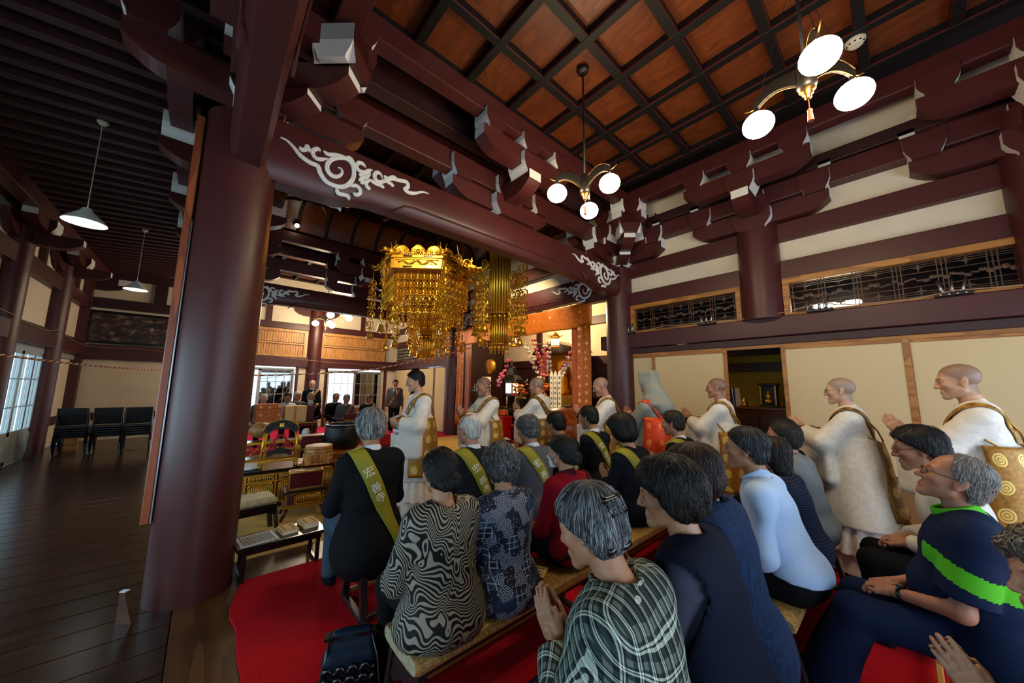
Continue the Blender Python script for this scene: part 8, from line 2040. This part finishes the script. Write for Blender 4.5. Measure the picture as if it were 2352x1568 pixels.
for a, b in (((-0.2, -0.4, 1.0), (0.2, 0.2, 1.05)), ((-0.2, -0.4, 0.0), (-0.15, -0.35, 1.0)), ((-0.2, 0.15, 0.0), (-0.15, 0.2, 1.0)), ((-0.2, -0.4, 0.5), (0.2, 0.2, 0.55)), ((-0.2, -0.4, 1.45), (0.2, 0.2, 1.49))): MB().bb(a, b).build('frame_bar', TEAL, t)
MB().bb((-0.14, -0.34, 0.05), (0.1, 0.14, 0.98)).build('front_panel', MT['paperblue'], t); MB().bb((0.12, -0.38, 1.05), (0.16, 0.18, 1.45)).build('back_panel', MT['cedar'], t)
for k in range(6):
    o = MB().lathe([(0.03, 0), (0.03, 0.13), (0.012, 0.16), (0.012, 0.2)], (6.5, 8.68+0.09*k, 1.49), 10).build('bottle', [MT['paper'], MT['brightred'], MT['cream']][k % 3], None, True); tag(o, ('white bottle', 'red bottle', 'cream bottle')[k % 3]+' in the row on the teal framed table, number %s from the right' % ('one', 'two', 'three', 'four', 'five', 'six')[k], 'bottle', 'bottles on the teal framed table')
def candle(loc, h, lb, r=0.022):
    t = empty('candle', loc, 0, lb, 'candle'); MB().lathe([(0.06, 0), (0.05, 0.02), (0.015, 0.04), (0.015, 0.10), (0.05, 0.12), (0.05, 0.13)], (0, 0, 0), 12).build('candlestick', MT['golddark'], t, True); MB().lathe([(r, 0.13), (r*1.1, 0.13+h), (r*0.5, 0.14+h)], (0, 0, 0), 12).build('wax', MT['paper'], t, True); MB().tube([(0, 0, 0.13+h), (0, 0, 0.165+h)], 0.003, 4).build('wick', MT['ink'], t)
candle((6.95, 7.66, 1.0), 0.42, 'tall white candle left of the orange flowers'); candle((7.0, 6.42, 1.9), 0.3, 'white candle high up beside the pink lotus sprays'); candle((7.0, 5.45, 1.88), 0.3, 'white candle at the right of the altar'); candle((6.9, 8.0, 0.97), 0.2, 'short white candle by the lit lantern')
MB_ = MB().bb((6.85, 5.2, 0.55), (7.2, 6.7, 0.98)).build('altar_shelf', MT['black']); tag(MB_, 'black shelf behind the barrel drum', 'shelf')
MB_ = MB().bb((6.8, 7.3, 0.55), (7.15, 8.2, 0.97)).build('altar_shelf', MT['bronze']); tag(MB_, 'dark shelf under the flower vase and tall candle', 'shelf')
for y, z in ((6.42, 1.9), (5.45, 1.88)): tag(MB().bb((6.95, y-0.05, 0.98), (7.05, y+0.05, z)).build('candle_pillar', MT['black']), 'black pillar under the candle %s' % ('beside the lotus sprays' if y > 6 else 'at the right of the altar'), 'pillar')
def bouquet(loc, lb, seed, cols):
    t = empty('flower_vase', loc, 0, lb, 'flowers'); r = random.Random(seed)
    MB().lathe([(0.06, 0), (0.09, 0.08), (0.06, 0.2), (0.075, 0.26)], (0, 0, 0), 14).build('vase', MT['bronze'], t, True)
    g = MB()
    for k in range(40): a = r.uniform(0, 2*PI); rr = r.uniform(0.02, 0.22); z = 0.28+r.uniform(0, 0.35); g.ell((rr*math.cos(a), rr*math.sin(a), z), (0.045, 0.012, 0.018), 5, 3, rotm(r.uniform(-1, 1), r.uniform(-1, 1), a))
    g.build('leaves', plain('flower_leaves_%d' % seed, '4b5c1a'), t)
    for k in range(34):
        a = r.uniform(0, 2*PI); q = r.random(); rr = 0.06+0.17*r.random(); z = 0.30+0.42*q; c = cols[int(q*len(cols)) % len(cols)]; g = MB()
        p = V3(rr*math.cos(a), rr*math.sin(a), z); s = r.uniform(0.028, 0.05); g.ell(p, (s, s, s*0.7), 8, 5)
        for j in range(5): b = j*1.257; g.ell(p+V3(s*math.cos(b), s*math.sin(b), 0.0), (s*0.6, s*0.35, s*0.3), 5, 3, rotm(0, 0.5, b))
        g.build('flower', FLW[c], t, True)
FLW = {c: plain('petal_'+c, h, 0.6, 0, 0.3, 0.08) for c, h in (('yellow', 'c9b021'), ('orange', 'd8691a'), ('red', 'b3301c'), ('pink', 'c9566e'), ('white', 'd8d3cb'), ('peach', 'd88a4a'))}
bouquet((6.9, 7.45, 0.97), 'vase of orange red and yellow flowers left of the monk seen from behind', 1, ['yellow', 'red', 'orange', 'orange', 'peach']); bouquet((6.95, 6.45, 0.98), 'vase of orange flowers right of the monk seen from behind', 2, ['yellow', 'orange', 'red', 'orange'])
def lotus(loc, dirs, lb, seed, col, n=9):
    t = empty('lotus_spray', loc, 0, lb, 'artificial flowers'); r = random.Random(seed)
    for d in dirs:
        d = V3(*d); MB().tube([(0, 0, 0), d*0.5+V3(0, 0, 0.04), d], 0.008, 5).build('stem', MT['golddark'], t, True)
        for k in range(n):
            p = d*(0.35+0.65*k/(n-1)); g = MB(); c = col[(k+len(d)) % len(col)]
            for s in (-1, 1): g.ell(p+V3(r.uniform(-0.02, 0.02), s*0.05, r.uniform(-0.02, 0.03)), (0.025, 0.055, 0.045), 8, 5, rotm(s*0.6, 0, 0))
            g.build('petal', FLW[c], t, True)
VAS = MB().lathe([(0.10, 0), (0.14, 0.12), (0.09, 0.34), (0.12, 0.42)], (7.15, 6.55, 1.0), 16).build('altar_vase', MT['golddark'], None, True); tag(VAS, 'gilded vase holding the big pink and white lotus sprays', 'vase')
lotus((7.15, 6.55, 1.40), ((0, 0.55, 1.55), (0, 0.15, 1.25)), 'pink lotus spray leaning left from the gilded vase', 3, ['pink', 'pink', 'pink']); lotus((7.12, 6.55, 1.40), ((0, 0.85, 1.35),), 'white lotus spray leaning left above the monks', 4, ['white'], 7); lotus((7.18, 6.5, 1.40), ((0, 0.05, 1.45), (0, -0.75, 0.95)), 'white lotus spray rising to the right', 5, ['white'], 8); lotus((7.2, 6.45, 1.40), ((0, -0.95, 1.55),), 'pink lotus spray rising to the right under the gold lantern', 6, ['pink'], 8)
lotus((7.0, 8.6, 1.45), ((0, -0.2, 0.55), (0, -0.55, 0.95)), 'pink lotus flowers beside the black lantern', 7, ['pink'], 5)
def lantern(loc, zc, lb, s=1.0):
    t = empty('hanging_lantern', loc, 0, lb, 'lantern')
    MB().lathe([(0.10*s, -0.13*s), (0.11*s, -0.12*s), (0.085*s, -0.10*s), (0.085*s, 0.10*s), (0.13*s, 0.12*s), (0.05*s, 0.2*s), (0.02*s, 0.24*s)], (0, 0, 0), 6).build('lantern_body', MT['gold'], t)
    for k in range(6): a = (k+0.5)*PI/3; MB().box((0.079*s*math.cos(a), 0.079*s*math.sin(a), 0), (0.008*s, 0.065*s, 0.15*s), rotm(0, 0, a)).build('lit_pane', MT['lit'], t)
    g = MB()
    for k in range(6): a = k*PI/3; g.tube([(0.13*s*math.cos(a), 0.13*s*math.sin(a), 0.12*s), (0.17*s*math.cos(a), 0.17*s*math.sin(a), 0.17*s)], 0.01*s, 5); g.ell((0.12*s*math.cos(a), 0.12*s*math.sin(a), -0.16*s), (0.012*s,)*3, 6, 4)
    g.build('lantern_trim', MT['gold'], t)['kind'] = 'stuff'; MB().tube([(0, 0, 0.24*s), (0, 0, zc-loc[2])], 0.005, 5).build('chain', MT['golddark'], t)
lantern((6.9, 6.05, 2.79), 4.55, 'gold hexagonal hanging lantern at the right of the altar opening', 1.15); lantern((6.9, 7.72, 3.0), 4.55, 'gold hanging lantern glowing behind the gold column', 1.5)
t = empty('standing_lantern', (7.05, 7.95, 0.55), 0, 'black temple lantern with a lit paper window on the altar', 'lantern')
MB().lathe([(0.14, 0), (0.14, 0.05), (0.05, 0.1), (0.05, 0.68), (0.16, 0.76), (0.16, 0.80)], (0, 0, 0), 12).build('lantern_stand', MT['black'], t, True); MB().cb((0, 0, 1.0), (0.26, 0.32, 0.40), 0.01).build('lantern_box', MT['black'], t); MB().bb((-0.14, -0.12, 0.86), (-0.132, 0.12, 1.15)).bb((-0.10, -0.168, 0.86), (0.10, -0.16, 1.15)).build('lit_pane', MT['lit'], t)
MB().lathe([(0.42, 1.2), (0.40, 1.26), (0.22, 1.40), (0.12, 1.62), (0.05, 1.68), (0.06, 1.76), (0.01, 1.86)], (0, 0, 0), 6).build('lantern_roof', MT['black'], t)
g = MB()
for k in range(6): a = k*PI/3; g.tube([(0.40*math.cos(a), 0.40*math.sin(a), 1.21), (0.47*math.cos(a), 0.47*math.sin(a), 1.20), (0.50*math.cos(a), 0.50*math.sin(a), 1.28)], 0.016, 6)
g.build('curled_eave', MT['chrome'], t, True)
for k, y in enumerate((6.05, 5.92, 5.78)):
    t = empty('wooden_tablet', (6.75, y, 0.55), 0, 'tall white wooden grave tablet with ink writing, %s of three' % ('leftmost', 'middle', 'rightmost')[k], 'tablet', 'white wooden tablets by the drum')
    MB().prism([(-0.055, 0), (0.055, 0), (0.055, 1.36), (0.035, 1.42), (0, 1.47), (-0.035, 1.42), (-0.055, 1.36)], 0, -0.01, 0.01).build('board', MT['paper'], t)
    for j in range(9): text_on(t, '南無妙法蓮華経為'[(j+k*2) % 8], V3(-0.0115, 0, 1.28-0.13*j), V3(0, 0, 1), V3(-1, 0, 0), 0.085, MT['ink'], 'inked_character')
t = empty('striped_banner', (6.75, 8.85, 0), 0, 'white cylindrical banner with two black bands left of the teal table', 'banner'); MB().lathe([(0.15, 0.9), (0.15, 1.9)], (0, 0, 0), 20).build('banner_cloth', MT['paper'], t, 'auto'); MB().lathe([(0.153, 1.66), (0.153, 1.75)], (0, 0, 0), 20).lathe([(0.153, 1.54), (0.153, 1.58)], (0, 0, 0), 20).build('black_band', MT['ink'], t, 'auto'); MB().tube([(0, 0, 0), (0, 0, 2.3)], 0.015, 6).build('pole', MT['black'], t)
t = empty('round_gong', (6.8, 8.72, 2.24), 0, 'round carved brown and gold disc hanging above the striped banner', 'gong'); MB().lathe([(0.05, -0.08), (0.22, -0.06), (0.24, 0), (0.22, 0.06), (0.05, 0.08)], (0, 0, 0), 24, rotm(0, PI/2, 0)).build('disc', MT['golddark'], t, True); MB().bb((-0.09, -0.09, -0.2), (-0.07, 0.0, 0.2)).build('orange_inlay', MT['orangewood'], t); MB().tube([(0, 0, 0.2), (0, 0, 2.2)], 0.006, 5).build('chain', MT['bronze'], t)
t = empty('offering_cone', (6.95, 5.35, 0.98), 0, 'white paper wrapped cone of offerings right of the tablets', 'offering'); MB().lathe([(0.10, 0.0), (0.12, 0.06), (0.06, 0.16), (0.05, 0.22)], (0, 0, 0.24), 12).build('paper_cone', MT['paper'], t, True); MB().cb((0, 0, 0.12), (0.26, 0.26, 0.24), 0.01).build('stand', MT['redlac'], t)
t = empty('gold_lotus_ornament', (6.95, 5.1, 1.35), 0, 'large gilded lotus ornament at the right edge of the altar', 'ornament'); r = random.Random(9)
MB().lathe([(0.09, -0.8), (0.1, -0.75), (0.03, -0.7), (0.02, 0)], (0, 0, 0), 10).build('ornament_stand', MT['golddark'], t)
for k in range(16): a = k*2.4; z = k*0.055; MB().ell((0.08*math.cos(a), 0.12*math.sin(a), z), (0.05, 0.10, 0.025), 8, 5, rotm(0.5*math.sin(a), 0.5, a)).build('gilded_leaf', MT['golddark'], t, True)
g = tag(MB().cb((7.0, 6.15, 1.15), (0.06, 0.22, 0.34), 0.01).build('amber_tablet', MT['orangewood']), 'small amber coloured tablet beside the white tablets', 'tablet')
lamp('altar_fill_light', (7.4, 7.0, 3.8), 210, (1.0, 0.7, 0.36), 0.15)  # added point light with no fixture, brightens the altar offerings
# lettering becomes plain mesh so that every character is an object of its own
bpy.context.view_layer.update(); dg = bpy.context.evaluated_depsgraph_get()
for o in [q for q in SC.objects if q.type == 'FONT']:
    me = bpy.data.meshes.new_from_object(o.evaluated_get(dg)); n = o.name; o.name = 'old'
    q = bpy.data.objects.new(n, me); COL.objects.link(q); q.parent = o.parent; q.matrix_local = o.matrix_local.copy(); bpy.data.objects.remove(o)
